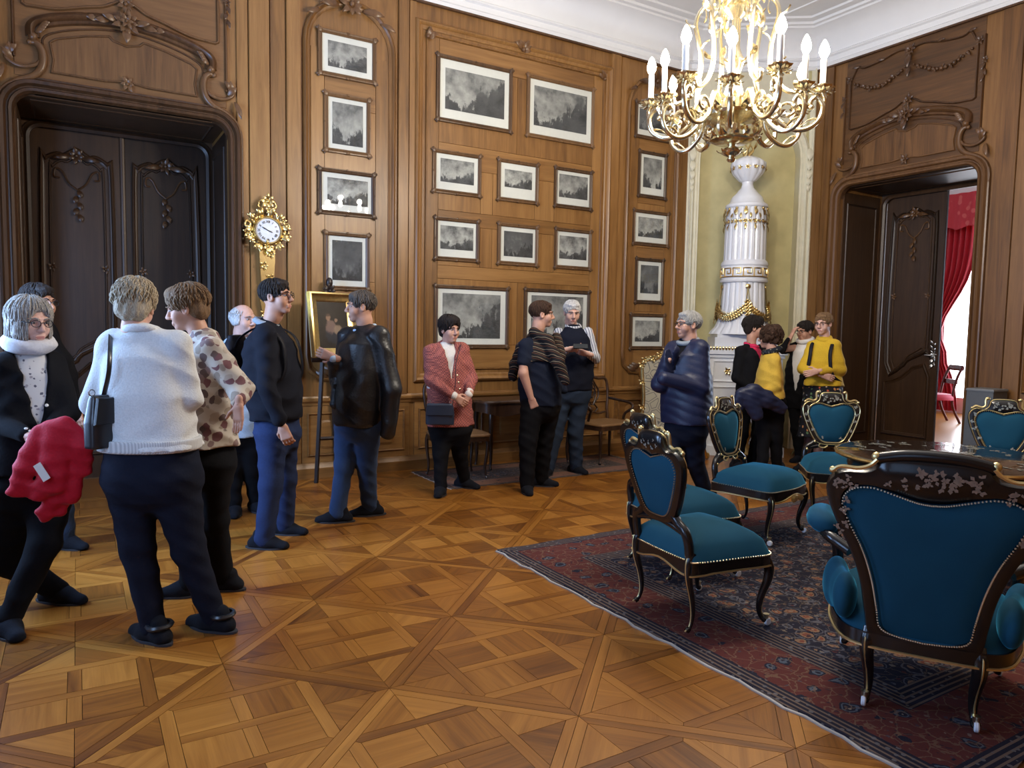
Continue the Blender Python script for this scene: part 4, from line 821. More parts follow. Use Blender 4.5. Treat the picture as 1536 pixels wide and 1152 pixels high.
# ------------------------------------------------------------------ engravings
def engraving_mat(name, dark, seedoff, trees, paper):
    m, nt, b = nodes(name); uv = pos(nt, 'uv'); oi = nt.nodes.new('ShaderNodeObjectInfo').outputs['Random']
    off = N(nt, 'CombineXYZ', {0: M2(nt, 'MULTIPLY', oi, 31.7+seedoff), 1: M2(nt, 'MULTIPLY', oi, 17.3), 2: M2(nt, 'MULTIPLY', oi, 9.)}).outputs[0]
    p = N(nt, 'VectorMath', {0: uv, 1: off}, operation='ADD').outputs[0]; sx = N(nt, 'SeparateXYZ', {0: uv}); u, v = sx.outputs[0], sx.outputs[1]
    n1 = N(nt, 'TexNoise', {'Vector': p, 'Scale': 2.6, 'Detail': 6., 'Roughness': .62}).outputs[0]
    n2 = N(nt, 'TexNoise', {'Vector': mapv(nt, p, (1, .45, 1)), 'Scale': 5., 'Detail': 5., 'Roughness': .7}).outputs[0]
    n3 = N(nt, 'TexNoise', {'Vector': mapv(nt, p, (1, 3.5, 1)), 'Scale': 14., 'Detail': 3.}).outputs[0]
    vo = N(nt, 'TexVoronoi', {'Vector': mapv(nt, p, (1, .8, 1)), 'Scale': 9.}).outputs['Distance']
    hz = M2(nt, 'SUBTRACT', .42, v)                                   # >0 below the horizon
    mass = M2(nt, 'ADD', M2(nt, 'MULTIPLY', M2(nt, 'SUBTRACT', n2, .5), 3.2*trees), M2(nt, 'MULTIPLY', hz, 1.9))
    side = M2(nt, 'MULTIPLY', M2(nt, 'ABSOLUTE', M2(nt, 'SUBTRACT', u, .45)), 1.3*trees)
    mass = M2(nt, 'ADD', mass, M2(nt, 'SUBTRACT', side, .3+.12*trees))
    mass = M2(nt, 'SUBTRACT', mass, M2(nt, 'MULTIPLY', vo, .35))
    ms = N(nt, 'MapRange', {'Value': mass, 'From Min': -.12, 'From Max': .25}, interpolation_type='SMOOTHSTEP').outputs[0]
    sky = M2(nt, 'SUBTRACT', .66, M2(nt, 'MULTIPLY', M2(nt, 'SUBTRACT', n1, .5), .9)); sky = M2(nt, 'SUBTRACT', sky, M2(nt, 'MULTIPLY', v, .22))
    low = M2(nt, 'ADD', M2(nt, 'MULTIPLY', n3, .36), M2(nt, 'MULTIPLY', M2(nt, 'SUBTRACT', n1, .45), .7)); low = M2(nt, 'SUBTRACT', low, .04)
    val = M2(nt, 'ADD', M2(nt, 'MULTIPLY', sky, M2(nt, 'SUBTRACT', 1., ms)), M2(nt, 'MULTIPLY', low, ms))
    val = M2(nt, 'MULTIPLY', val, dark)
    nt.links.new(ramp(nt, val, [(0, (.015, .015, .016)), (.35, (.10, .10, .10)), (.8, (.52, .51, .47)), (1, (.68, .67, .62))]), b.inputs['Base Color'])
    b.inputs['Roughness'].default_value = .8; return m
eng_land = engraving_mat('engraving_landscape', 1.0, 3., 1.0, 0); eng_open = engraving_mat('engraving_harbour', 1.12, 9., .55, 0); eng_dark = engraving_mat('engraving_dark', .62, 14., .9, 0)
eng_fog = engraving_mat('engraving_mist', 1.0, 23., .75, 0)
paper = plain('print_paper', (.72, .71, .66), .8, var=.05)
frame_m = wood('print_frame_wood', (.035, .018, .008), (.10, .05, .02), (.17, .09, .037), 2, rough=.4)
def glass_mat():
    m, nt, b = nodes('picture_glass'); nt.nodes.remove(b); out = nt.nodes['Material Output']
    g = nt.nodes.new('ShaderNodeNewGeometry'); dt = M2(nt, 'ABSOLUTE', N(nt, 'VectorMath', {0: g.outputs['Normal'], 1: g.outputs['Incoming']}, operation='DOT_PRODUCT').outputs['Value']); fz = M2(nt, 'ADD', .045, M2(nt, 'MULTIPLY', .95, M2(nt, 'POWER', M2(nt, 'SUBTRACT', 1., dt), 5.))); tr = N(nt, 'BsdfTransparent', {'Color': (.97, .99, .98, 1)}); gl = N(nt, 'BsdfGlossy', {'Roughness': .02})
    mx = N(nt, 'MixShader', {0: fz, 1: tr.outputs[0], 2: gl.outputs[0]}); nt.links.new(mx.outputs[0], out.inputs[0]); return m
glassm = glass_mat()
def quad(name, u0, z0, u1, z1, o, mp, m, parent):
    b = MB(); b.add([mp(u0, z0, o), mp(u1, z0, o), mp(u1, z1, o), mp(u0, z1, o)], [(0, 1, 2, 3)]); A = (u1-u0)/(z1-z0)
    b.uv = [(0, 0), (A, 0), (A, 1), (0, 1)] if A > .8 else [(0, 0), (1, 0), (1, 1), (0, 1)]; return b.build(name, m, parent, smooth=0)
def slab(name, u0, z0, u1, z1, o0, o1, mp, m, parent): return MB().prism(rect(u0, z0, u1, z1), o0, o1, mp).build(name, m, parent, smooth=0)
def print_frame(tl, br, img, mar, label, group):
    x0, z1 = WL(*tl, YW-.03); x1, z0 = WL(*br, YW-.03); c = ((x0+x1)/2, YW-.012, z0)
    r = empty('framed_engraving', c); tag(r, label, 'picture', group)
    mp = lambda u, z, o: (u-c[0], -o, z-c[2])
    f = MB(); f.sweep(rect(x0, z0, x1, z1)[::-1], [(-.004, 0), (-.004, .016), (.008, .026), (.018, .02), (.026, .024), (.036, .022), (.04, 0)], mp, True)
    for u in (x0, x1):
        for z in (z0, z1):
            s, t = (1 if u == x1 else -1), (1 if z == z1 else -1)
            f.ball(mp(u+s*.02, z+t*.02, .022), (.026, .014, .026), 8, 5); f.ball(mp(u+s*.045, z+t*.03, .018), .013, 7, 4); f.ball(mp(u+s*.03, z+t*.045, .018), .011, 7, 4)
    for u in ((x0+x1)/2,): f.ball(mp(u, z0-.03, .02), (.022, .012, .014), 8, 5); f.ball(mp(u, z1+.03, .02), (.018, .012, .012), 8, 5)
    for u in (x0-.03, x1+.03): f.ball(mp(u, (z0+z1)/2, .018), (.01, .01, .016), 8, 5)
    f.build('frame', frame_m, r, smooth=.6)
    slab('mount', x0, z0, x1, z1, 0, .006, mp, paper, r)
    a, b_, cb, ct = mar; quad('print', x0+a, z0+cb, x1-b_, z1-ct, .008, mp, img, r)
    quad('glass', x0-.003, z0-.003, x1+.003, z1+.003, .013, mp, glassm, r)
    return r
G1, G2, G3 = 'engravings on the narrow panel by the clock', 'engravings on the wide central panel', 'engravings on the narrow panel by the stove'
m1 = (.045, .045, .05, .04)
for tl, br, im, mar, lab, g in (
    ((482.9, 46.9), (559.5, 121), eng_fog, (.06, .06, .06, .06), 'framed misty grotto engraving, topmost above the easel', G1),
    ((492, 143), (550.7, 230), eng_fog, (.045, .04, .05, .045), 'upright framed engraving of a cliff, second from top above the easel', G1),
    ((482.3, 256), (558, 322), eng_open, (.06, .04, .07, .05), 'framed engraving with the chandelier reflected in its glass', G1),
    ((492, 352), (549.6, 431.3), eng_dark, (.045, .04, .06, .045), 'dark upright framed engraving hanging just above the easel', G1),
    ((660.5, 85.3), (763.7, 194.4), eng_land, (.065, .06, .10, .09), 'large framed engraving of a bright wooded valley, top row of central panel', G2),
    ((795.8, 116), (887, 216.3), eng_land, (.06, .07, .10, .07), 'large framed engraving of dense tall trees, top row beside another', G2),
    ((654.4, 227.9), (717.5, 290.9), eng_open, (.055, .05, .085, .05), 'framed engraving of a lone bent tree over a plain', G2),
    ((751.7, 242.3), (803.8, 302), eng_open, (.055, .05, .12, .07), 'framed engraving of ruined columns, middle of its row of three', G2),
    ((836.8, 254.2), (884.6, 311.7), eng_fog, (.03, .03, .085, .04), 'greenish framed engraving of a cloudy coast, end of its row', G2),
    ((656.9, 329.5), (714.5, 388.7), eng_open, (.035, .035, .085, .05), 'framed engraving of an arched stone bridge', G2),
    ((751.7, 338.5), (803.3, 395.2), eng_dark, (.045, .035, .06, .05), 'dark framed engraving of a stormy shore, under the ruined columns', G2),
    ((837.2, 345.9), (883.2, 401), eng_open, (.03, .03, .08, .05), 'framed engraving of sailing ships, lowest of the row ends', G2),
    ((656.9, 431.6), (758.5, 517.4), eng_land, (.06, .07, .07, .05), 'large framed wooded river engraving behind the woman in the pink jacket', G2),
    ((791.5, 437), (880, 520), eng_land, (.06, .06, .07, .04), 'large framed engraving behind the two talking men', G2),
    ((957.8, 155), (1004.2, 210.5), eng_dark, (.03, .09, .07, .05), 'framed dark seascape engraving, topmost beside the stove niche', G3),
    ((962.5, 229.3), (996.4, 295.7), eng_land, (.045, .045, .09, .04), 'upright framed engraving of a bright landscape beside the stove niche', G3),
    ((954.2, 317.8), (1000, 367), eng_open, (.05, .06, .07, .05), 'framed engraving of ships under clouds beside the stove niche', G3),
    ((957.8, 390.6), (991.7, 451.7), eng_dark, (.05, .05, .09, .05), 'upright framed engraving of a pale group on black ground', G3),
    ((949.4, 474.4), (993.9, 519.7), eng_open, (.05, .05, .06, .05), 'framed market square engraving, lowest beside the stove niche', G3)):
    print_frame(tl, br, im, mar, lab, g)
# ------------------------------------------------------------------ cartel clock on its pedestal
cx, cz = WL(402, 346, YW-.12); ck = empty('wall_clock', (cx, YW-.05, cz)); ck.scale = (.8, .8, .8); tag(ck, 'gilded rococo clock with white enamel dial on a gilt bracket', 'clock')
b = MB(); Mx = Matrix.Rotation(R(90), 3, 'X')
def lz(mb, prof, y, n=32, m=0): mb.lathe([(r_, h_) for r_, h_ in prof], n, (0, y, 0), Mx, m)
lz(b, [(.02, 0), (.165, 0), (.17, .06), (.165, .10), (.15, .115), (.142, .105), (.14, .08), (.02, .08)], 0)
for i in range(22):
    a = 2*math.pi*i/22+.1; d = Vector((math.cos(a), 0, math.sin(a)))
    leaf(b, d*.155+Vector((0, -.06, 0)), d+Vector((-d.z, 0, d.x))*.7*(-1)**i, (0, -1, 0), .10+.03*((i*3) % 4)/3, .055, .8)
for s in (-1, 1):
    p = spline([(s*.15, -.1), (s*.20, -.02), (s*.19, .07), (s*.23, .10), (s*.25, .05), (s*.22, .03)], 5); b.tube([(x, -.06, z) for x, z in p], .016, 7)
    p = spline([(s*.12, .13), (s*.10, .2), (s*.05, .24), (s*.1, .28), (s*.07, .34), (0, .36)], 5); b.tube([(x, -.05, z) for x, z in p], .016, 7)
    for q in ((s*.22, -.05), (s*.12, -.17), (s*.17, .13)): rosette(b, (q[0], -.07, q[1]), (0, -1, 0), .06, 5, ax=(1, 0, 0))
rosette(b, (0, -.07, .33), (0, -1, 0), .09, 8, ax=(1, 0, 0)); rosette(b, (.02, -.07, .25), (0, -1, 0), .06, 6, ax=(1, 0, 0)); rosette(b, (0, -.08, -.18), (0, -1, 0), .07, 7, ax=(1, 0, 0))
b.build('case', gold, ck, smooth=.9)
b = MB(); p = [(-.09, -.17), (.09, -.17), (.085, -.35), (.07, -.6), (.085, -.8), (.05, -1.0), (0, -1.06), (-.05, -1.0), (-.085, -.8), (-.07, -.6), (-.085, -.35)]
b.prism(p, .0, .09, lambda u, z, o: (u, .04-o, z)); br_ = b.build('bracket', goldp, ck, smooth=.5)
b = MB()
for k in range(6):
    rosette(b, ((-1)**k*.04, -.055, -.26-.14*k), (0, -1, 0), .055, 5, ax=(1, 0, 0))
tag(b.build('bracket_ornament', gold, br_, smooth=.9), kind='stuff')
b = MB(); lz(b, [(.001, .084), (.136, .084), (.136, .09), (.001, .098)], 0); dial = b.build('dial', plain('enamel_white', (.82, .83, .85), .15, var=.02), ck, smooth=.5)
inkm = plain('dial_black', (.01, .01, .015), .4)
fc = bpy.data.curves
def numeral(txt, parent, loc, rot, size, m, name='numeral'):
    cu = fc.new(name, 'FONT'); cu.body = txt; cu.size = size; cu.align_x = 'CENTER'; cu.align_y = 'CENTER'; cu.extrude = .0005; cu.offset = .0006
    t = bpy.data.objects.new(name, cu); C.objects.link(t); dg = bpy.context.evaluated_depsgraph_get(); me = bpy.data.meshes.new_from_object(t.evaluated_get(dg))
    bpy.data.objects.remove(t); me.materials.clear(); me.materials.append(m); o = link(name, me, parent); o.location = loc; o.rotation_euler = rot; return o
for i, t in enumerate(('XII', 'I', 'II', 'III', 'IIII', 'V', 'VI', 'VII', 'VIII', 'IX', 'X', 'XI')):
    a = R(30*i); numeral(t, dial, (.1*math.sin(a), -.0965, .1*math.cos(a)), (R(90), -a if False else 0, 0), .036, inkm).rotation_euler = Matrix.Rotation(a, 3, 'Y').to_4x4().to_euler() if False else (Matrix.Rotation(a, 3, 'Y') @ Matrix.Rotation(R(90), 3, 'X')).to_euler()
for nm, L, a in (('hour_hand', .06, R(112)), ('minute_hand', .088, R(-62))):
    d = Vector((math.sin(a), 0, math.cos(a))); s = Vector((d.z, 0, -d.x)); h = MB(); h.add([-d*.015-s*.004, -d*.015+s*.004, d*L*.6+s*.007, d*L, d*L*.6-s*.007], [(0, 1, 2, 3, 4)]); o = h.build(nm, inkm, ck, smooth=0); o.location = (0, -.101, 0)
# ------------------------------------------------------------------ easel with painting
ez = empty('easel', (2.14, 6.86, 0)); tag(ez, 'dark wooden easel carrying a gilt framed painting', 'easel')
b = plain('easel_dark_wood', (.02, .012, .010), .4)
def bar(mb, p, q, w, d): mb.tube([p, q], w, 4, d/w)
def stick(name, p, q, w, parent, m, n=4): return MB().tube([p, q], w, n).build(name, m, parent, smooth=0)
stick('leg', (-.17, -.0, 0), (-.03, .15, 1.80), .022, ez, b); stick('leg', (.30, -.05, 0), (.03, .15, 1.80), .022, ez, b); stick('rear_leg', (.1, .23, 0), (0, .16, 1.78), .018, ez, b)
stick('cross_bar', (-.12, .03, .42), (.2, .02, .42), .018, ez, b); stick('shelf', (-.22, -.03, 1.18), (.24, -.03, 1.18), .022, ez, b)
fn = MB(); rosette(fn, (0, .13, 1.84), (0, -1, 0), .07, 7, ax=(1, 0, 0)); fn.ball((0, .13, 1.92), (.035, .03, .05), 8, 6)
for s in (-1, 1): fn.tube([(x, .13, z) for x, z in spline([(0, 1.78), (s*.07, 1.81), (s*.11, 1.78), (s*.09, 1.75)], 4)], .014, 6)
fn.build('finial', b, ez, smooth=.9)
pt = empty('easel_painting', (2.13, 6.80, 1.20)); pt.rotation_euler = (R(-9), 0, R(15)); tag(pt, 'gilt framed dark painting of a seated pale figure group on the easel', 'painting')
mpP = lambda u, z, o: (u, -.02-o, z)
MB().sweep(rect(-.17, .08, .17, .54)[::-1], [(-.01, .0), (-.01, .01), (.01, .02), (.03, .028), (.06, .05), (.075, .045), (.08, .0)], mpP, True).build('frame', gold, pt, smooth=.6)
slab('backing', -.24, .01, .24, .61, -.03, 0, mpP, plain('raw_wood', (.5, .38, .2), .7), pt)
def canvas_mat():
    m, nt, b = nodes('dark_oil_painting'); uv = pos(nt, 'uv'); s = N(nt, 'SeparateXYZ', {0: uv}); c = (.012, .009, .007, 1); col = mixc(nt, N(nt, 'TexNoise', {'Vector': uv, 'Scale': 6.}).outputs[0], (.008, .006, .005), (.03, .022, .015))
    for x, y, rx, ry, cc in ((.52, .30, .30, .2, (.03, .035, .05)), (.42, .47, .17, .16, (.30, .19, .15)), (.64, .40, .15, .12, (.40, .28, .18)), (.75, .27, .13, .1, (.32, .24, .17)), (.36, .66, .085, .075, (.42, .25, .15)), (.6, .60, .06, .05, (.45, .28, .18)), (.35, .71, .1, .04, (.05, .03, .02))):
        d = M2(nt, 'SQRT', M2(nt, 'ADD', M2(nt, 'POWER', M2(nt, 'DIVIDE', M2(nt, 'SUBTRACT', s.outputs[0], x), rx), 2.), M2(nt, 'POWER', M2(nt, 'DIVIDE', M2(nt, 'SUBTRACT', s.outputs[1], y), ry), 2.)))
        n = N(nt, 'TexNoise', {'Vector': uv, 'Scale': 9., 'Detail': 3.}).outputs[0]; f = N(nt, 'MapRange', {'Value': M2(nt, 'ADD', d, M2(nt, 'MULTIPLY', M2(nt, 'SUBTRACT', n, .5), .9)), 'From Min': 1.1, 'From Max': .65}, interpolation_type='SMOOTHSTEP').outputs[0]
        col = mixc(nt, M2(nt, 'MULTIPLY', f, .7), col, tuple(x*.8 for x in cc))
    nt.links.new(col, b.inputs['Base Color']); b.inputs['Roughness'].default_value = .35; return m
q = quad('canvas', -.17, .08, .17, .54, .008, mpP, canvas_mat(), pt)
# ------------------------------------------------------------------ tiled stove in the corner niche
SX, SY = 7.18, 6.355; sv = empty('tiled_stove', (SX, SY, 0), math.atan2(cn.y, cn.x)+R(90)); sv.scale = (1, 1, .985); tag(sv, 'tall white glazed column stove with gilt garlands and an urn', 'stove')
b = MB(); b.cbox((0, 0, .06), (.98, .66, .12)); b.cbox((0, 0, .68), (.88, .58, 1.12)); body = b.build('base', porc, sv, smooth=.4)
for u in (-.21, .21): MB().sweep(rect(u-.16, .2, u+.16, .85), BOL(.03, .02), lambda a, z, o: (a, -.29-o, z), True).build('base_panel', porc, body, smooth=.5)
for u in (-.21, .21): MB().sweep(rect(u-.16, .93, u+.16, 1.17), BOL(.025, .018), lambda a, z, o: (a, -.29-o, z), True).build('base_panel', porc, body, smooth=.5)
for s in (-1, 1): MB().sweep(rect(-.2, .2, .2, 1.15), BOL(.03, .02), lambda a, z, o, s=s: (s*(.44+o), a, z), True).build('base_panel', porc, body, smooth=.5)
for u in (-.21, .21): b = MB(); rosette(b, (u, -.30, 1.05), (0, -1, 0), .05, 6, ax=(1, 0, 0)); b.build('base_rosette', goldp, body, smooth=.9)
b = MB()
for dz, ex in ((1.24, .0), (1.285, .05), (1.33, .02)): b.cbox((0, 0, dz), (.92+ex, .62+ex, .045))
b.cbox((0, 0, 1.41), (.74, .56, .12)); b.cbox((0, 0, 1.49), (.68, .54, .04)); b.build('base_cornice', porc, sv, smooth=.4)
b = MB()
for k in range(26):
    a = -.46+.92*k/25
    b.ball((a, -.325, 1.335), (.016, .014, .028), 6, 4)
b.build('leaf_border', goldp, sv, smooth=.9)
NF = 20; fl = lambda a, z: -.05*max(0, math.cos(a*NF))**1.5
low = [(.40, 1.51), (.385, 1.54), (.33, 1.60), (.29, 1.70), (.265, 1.85), (.255, 2.05), (.25, 2.16)]; MB().lathe(low, NF*8, ripple=fl).build('fluted_shaft', porc, sv, smooth=.9)
MB().lathe([(.25, 2.15), (.285, 2.16), (.29, 2.18), (.275, 2.2), (.28, 2.21), (.28, 2.34), (.275, 2.35), (.285, 2.37), (.28, 2.40), (.26, 2.43)], 48).build('frieze_band', porc, sv, smooth=.6)
up_ = [(.252, 2.42), (.25, 2.6), (.246, 2.9), (.242, 3.08)]; MB().lathe(up_, NF*8, ripple=fl).build('fluted_shaft', porc, sv, smooth=.9)
MB().lathe([(.24, 3.07), (.255, 3.09), (.25, 3.12), (.21, 3.15), (.19, 3.2), (.18, 3.22), (.13, 3.27), (.11, 3.3), (.08, 3.33), (.065, 3.38), (.075, 3.42)], 48).build('cap', porc, sv, smooth=.6)
MB().lathe([(.06, 3.40), (.10, 3.42), (.17, 3.50), (.205, 3.58), (.20, 3.64), (.15, 3.68), (.09, 3.71), (.04, 3.73)], 96, ripple=lambda a, z: .05*abs(math.sin(a*6))).build('urn', porc, sv, smooth=.9)
b = MB()
for k in range(7):
    a = k*.9; r_ = .02+.02*(k % 3); p = spline([(r_*math.cos(a), r_*math.sin(a), 3.72), (1.4*r_*math.cos(a+.5)+.01, 1.4*r_*math.sin(a), 3.78), (r_*2*math.cos(a)+.035, r_*math.sin(a), 3.84), (r_*2.4*math.cos(a)+.03+.02*k % .08, r_, 3.88+.02*(k % 4))], 4); b.tube(p, [.016*(1-i/len(p))+.002 for i in range(len(p))], 6)
b.build('flame_finial', gold, sv, smooth=.9)
b = MB()
for k in range(14):
    a = 2*math.pi*k/14; d = Vector((math.cos(a), math.sin(a), 0)); p = d*.205+Vector((0, 0, 3.56)); rosette(b, p, d, .035, 5)
    p2 = d*.255
    leaf(b, d*.248+Vector((0, 0, 3.06)), (0, 0, -1), d, .09, .05); b.ball(d*.25+Vector((0, 0, 3.06)), .018, 7, 4); rosette(b, d*.25+Vector((0, 0, 2.9)), d, .04, 5); leaf(b, d*.248+Vector((0, 0, 2.87)), (0, 0, -1), d, .08, .03)
    a2 = a+math.pi/14; d2 = Vector((math.cos(a2), math.sin(a2), 0)); rosette(b, d2*.25+Vector((0, 0, 2.9)), d2, .03, 5); leaf(b, d2*.248+Vector((0, 0, 3.0)), (0, 0, -1), d2, .07, .03)
b.build('gilt_leaves', gold, sv, smooth=.9)
b = MB(); NM = 14
for k in range(NM):      # meander key band
    da = 2*math.pi/NM
    pts = [(0, 0), (0, .1), (.78, .1), (.78, .03), (.4, .03), (.4, .065)]
    pts = [(0, .0), (0, .1), (.75, .1), (.75, .035), (.38, .035), (.38, .068)]
    pp = []
    for (u, z), (u2, z2) in zip(pts[:-1], pts[1:]):
        for t in range(3): pp.append((u+(u2-u)*t/3, z+(z2-z)*t/3))
    pp.append(pts[-1])
    b.tube([((.283)*math.cos(da*(k+u)), .283*math.sin(da*(k+u)), 2.225+z) for u, z in pp], .0085, 5)
    b.tube([((.283)*math.cos(da*(k+u/6)), .283*math.sin(da*(k+u/6)), 2.222) for u in range(7)], .008, 5)
b.build('key_band', gold, sv, smooth=.9)
b = MB()
for k in range(4):
    a0 = R(-90+90*k)
    d0 = Vector((math.cos(a0), math.sin(a0), 0)); b.lathe([(.001, 0), (.03, 0), (.032, .012), (.02, .02), (.001, .022)], 12, d0*.255+Vector((0, 0, 2.1)), Vector((0, 0, 1)).rotation_difference(d0).to_matrix())
    for s in (-1, 1): b.tube([(.268*math.cos(a0+s*.03*t)+d0.x*.03*t/5, .268*math.sin(a0+s*.03*t)+d0.y*.03*t/5, 2.09-.075*t) for t in range(5)], .008, 5)
    for i in range(7): p = d0*(.30+.006*i)+Vector((0, 0, 1.9-.04*i)); rosette(b, p, d0, .048-.002*i, 6)
    for i in range(19):
        t = i/18; a = a0+R(90)*t; z = 1.88-.16*math.sin(math.pi*t); r_ = .295+.03*math.sin(math.pi*t); d = Vector((math.cos(a), math.sin(a), 0)); rosette(b, d*r_+Vector((0, 0, z)), d, .042+.016*math.sin(math.pi*t), 6); b.ball(d*(r_-.01)+Vector((0, 0, z-.02)), .024, 7, 4)
b.build('garland', gold, sv, smooth=.9)
# ------------------------------------------------------------------ chandelier
HX, HY = 3.685, 3.406; ch = empty('chandelier', (HX, HY, 2.60)); tag(ch, 'gilt brass chandelier with scrolled arms and lit candle bulbs', 'chandelier')
b = MB(); b.lathe([(.002, 0), (.02, .005), (.03, .02), (.02, .035), (.05, .05), (.062, .07), (.05, .09), (.025, .1), (.022, .105), (.03, .115), (.11, .125), (.14, .14), (.13, .152), (.05, .165), (.045, .2), (.05, .24), (.12, .255), (.21, .275), (.22, .295), (.13, .325), (.06, .4), (.06, .44), (.045, .5), (.03, .54), (.05, .6), (.06, .64), (.04, .68), (.028, .72), (.028, .9), (.06, .93), (.09, .96), (.06, .99), (.03, 1.02), (.03, 1.1), (.1, 1.16), (.13, 1.2), (.09, 1.22), (.03, 1.25), (.018, 1.3), (.012, 2.64)], 28)
b.lathe([(.002, 2.64), (.12, 2.64), (.13, 2.67), (.10, 2.71), (.001, 2.72)], 24); stem = b.build('stem', brass, ch, smooth=.7)
b = MB()
for z, r_, n, s, up in ((.06, .045, 8, .05, 1), (.145, .12, 14, .07, 1), (.29, .19, 18, .10, 1), (.28, .2, 18, .06, -1), (.96, .07, 10, .09, -1), (1.19, .13, 14, .14, 1), (1.13, .10, 14, .16, -1), (1.08, .06, 10, .12, -1), (.62, .05, 8, .05, 1), (.40, .05, 8, .07, 1)):
    for i in range(n):
        a = 2*math.pi*i/n; d = Vector((math.cos(a), math.sin(a), 0)); leaf(b, d*r_+Vector((0, 0, z)), d+Vector((0, 0, up*.9)), d*.5-Vector((0, 0, up*.6)), s, s*.5, 1.)
for i in range(4):
    a = math.pi/2*i+.3; d = Vector((math.cos(a), math.sin(a), 0)); p = spline([(.12, .15), (.17, .16), (.19, .21), (.17, .27), (.14, .25)], 4); b.tube([d*r_+Vector((0, 0, z)) for r_, z in p], .013, 6)
tag(b.build('leaf_ornament', brass, stem, smooth=.9), kind='stuff')
NA = 12
arm = MB(); P1 = spline([(.15, .345), (.20, .40), (.235, .36), (.27, .26), (.36, .19), (.45, .185), (.52, .24), (.535, .32), (.50, .375), (.465, .35), (.47, .31)], 6)
arm.tube([(r_, 0, z) for r_, z in P1], [.0165 if i < len(P1)*.8 else .0165*(1-.4*(i-len(P1)*.8)/(len(P1)*.2)) for i in range(len(P1))], 8)
P2 = spline([(.26, .29), (.30, .345), (.35, .345), (.37, .30), (.34, .27)], 5); arm.tube([(r_, 0, z) for r_, z in P2], .010, 7)
P3 = spline([(.535, .30), (.545, .36), (.53, .40)], 4); arm.tube([(r_, 0, z) for r_, z in P3], .013, 8)
leaf(arm, (.40, 0, .19), (1, 0, .25), (0, 0, 1), .11, .04); leaf(arm, (.28, 0, .24), (.6, 0, -.7), (.7, 0, .6), .09, .04); leaf(arm, (.50, 0, .35), (-.5, 0, .6), (0, 0, 1), .06, .03); arm.ball((.47, 0, .315), .018, 8, 5); arm.ball((.335, 0, .275), .016, 8, 5)
pan = MB(); pan.lathe([(.012, .395), (.03, .40), (.06, .42), (.068, .432), (.06, .432), (.03, .418), (.018, .42), (.022, .45), (.016, .455)], 24, (.53, 0, 0), ripple=lambda a, z: .13*math.cos(8*a) if z > .405 else 0)
for i in range(8): a = math.pi/4*i; leaf(pan, (.53+.03*math.cos(a), .03*math.sin(a), .405), (math.cos(a), math.sin(a), .1), (0, 0, -1), .045, .03, .6)
can = MB(); can.lathe([(.018, .43), (.0185, .60), (.013, .605), (.002, .605)], 14, (.53, 0, 0))
bul = MB(); bul.lathe([(.010, .60), (.018, .612), (.030, .635), (.031, .655), (.020, .69), (.008, .712), (.0008, .718)], 12, (.53, 0, 0))
candle_m = plain('candle_white', (.85, .82, .75), .4, var=.02)
bulb_m, nt, bs = nodes('lit_bulb'); bs.inputs['Emission Color'].default_value = (1, .93, .82, 1); bs.inputs['Emission Strength'].default_value = 70; bs.inputs['Base Color'].default_value = (1, .95, .9, 1)
am0 = [x.build(n, m_, None, smooth=.8) for x, n, m_ in ((arm, 'arm', brass), (pan, 'drip_pan', brass), (can, 'candle', candle_m), (bul, 'bulb', bulb_m))]
for k in range(NA):
    o4 = []
    for i, o in enumerate(am0):
        c = o if k == 0 else o.copy()
        if k: C.objects.link(c)
        c.parent = ch if i == 0 else o4[0]; o4.append(c)
    o4[0].rotation_euler = (0, 0, 2*math.pi*(k+.35)/NA); o4[0].location = (0, 0, (0, -.045)[k % 2])
    o4[0].scale = (1, 1, 1) if k % 2 == 0 else (.9, 1, 1)
    lp = bpy.data.lights.new('bulb_light', 'POINT'); lp.energy = CH_P; lp.shadow_soft_size = .03; lp.color = (1, .90, .76); lo_ = bpy.data.objects.new('bulb_light', lp); C.objects.link(lo_)
    a = 2*math.pi*(k+.35)/NA; r_ = .53*(1 if k % 2 == 0 else .9); lo_.location = (HX+r_*math.cos(a), HY+r_*math.sin(a), 2.60+.74+(0, -.045)[k % 2])
sa_ = MB(); P4 = spline([(.10, 1.0), (.16, 1.02), (.23, .98), (.255, .9), (.235, .8), (.215, .7), (.22, .58), (.26, .48), (.32, .42), (.37, .41), (.385, .45), (.36, .47)], 6)
sa_.tube([(r_, 0, z) for r_, z in P4], [.010+.006*math.sin(math.pi*i/len(P4)) for i in range(len(P4))], 8)
for q, d in (((.25, .88), (.5, .8)), ((.22, .72), (-.7, .5)), ((.22, .6), (.7, .5)), ((.2, 1.0), (.3, -.9)), ((.17, .94), (.2, -.8))): leaf(sa_, (q[0], 0, q[1]), (d[0], 0, d[1]), (d[1], 0, -d[0]), .09, .045, .8)
sa_.tube([(r_, 0, z) for r_, z in spline([(.1, 1.0), (.14, .95), (.17, .88), (.15, .84), (.13, .87)], 4)], .010, 6)
so = sa_.build('scroll_bracket', brass, ch, smooth=.9)
for k in range(6):
    c = so if k == 0 else so.copy()
    if k: C.objects.link(c); c.parent = ch
    c.rotation_euler = (0, 0, 2*math.pi*(k+.1)/6)
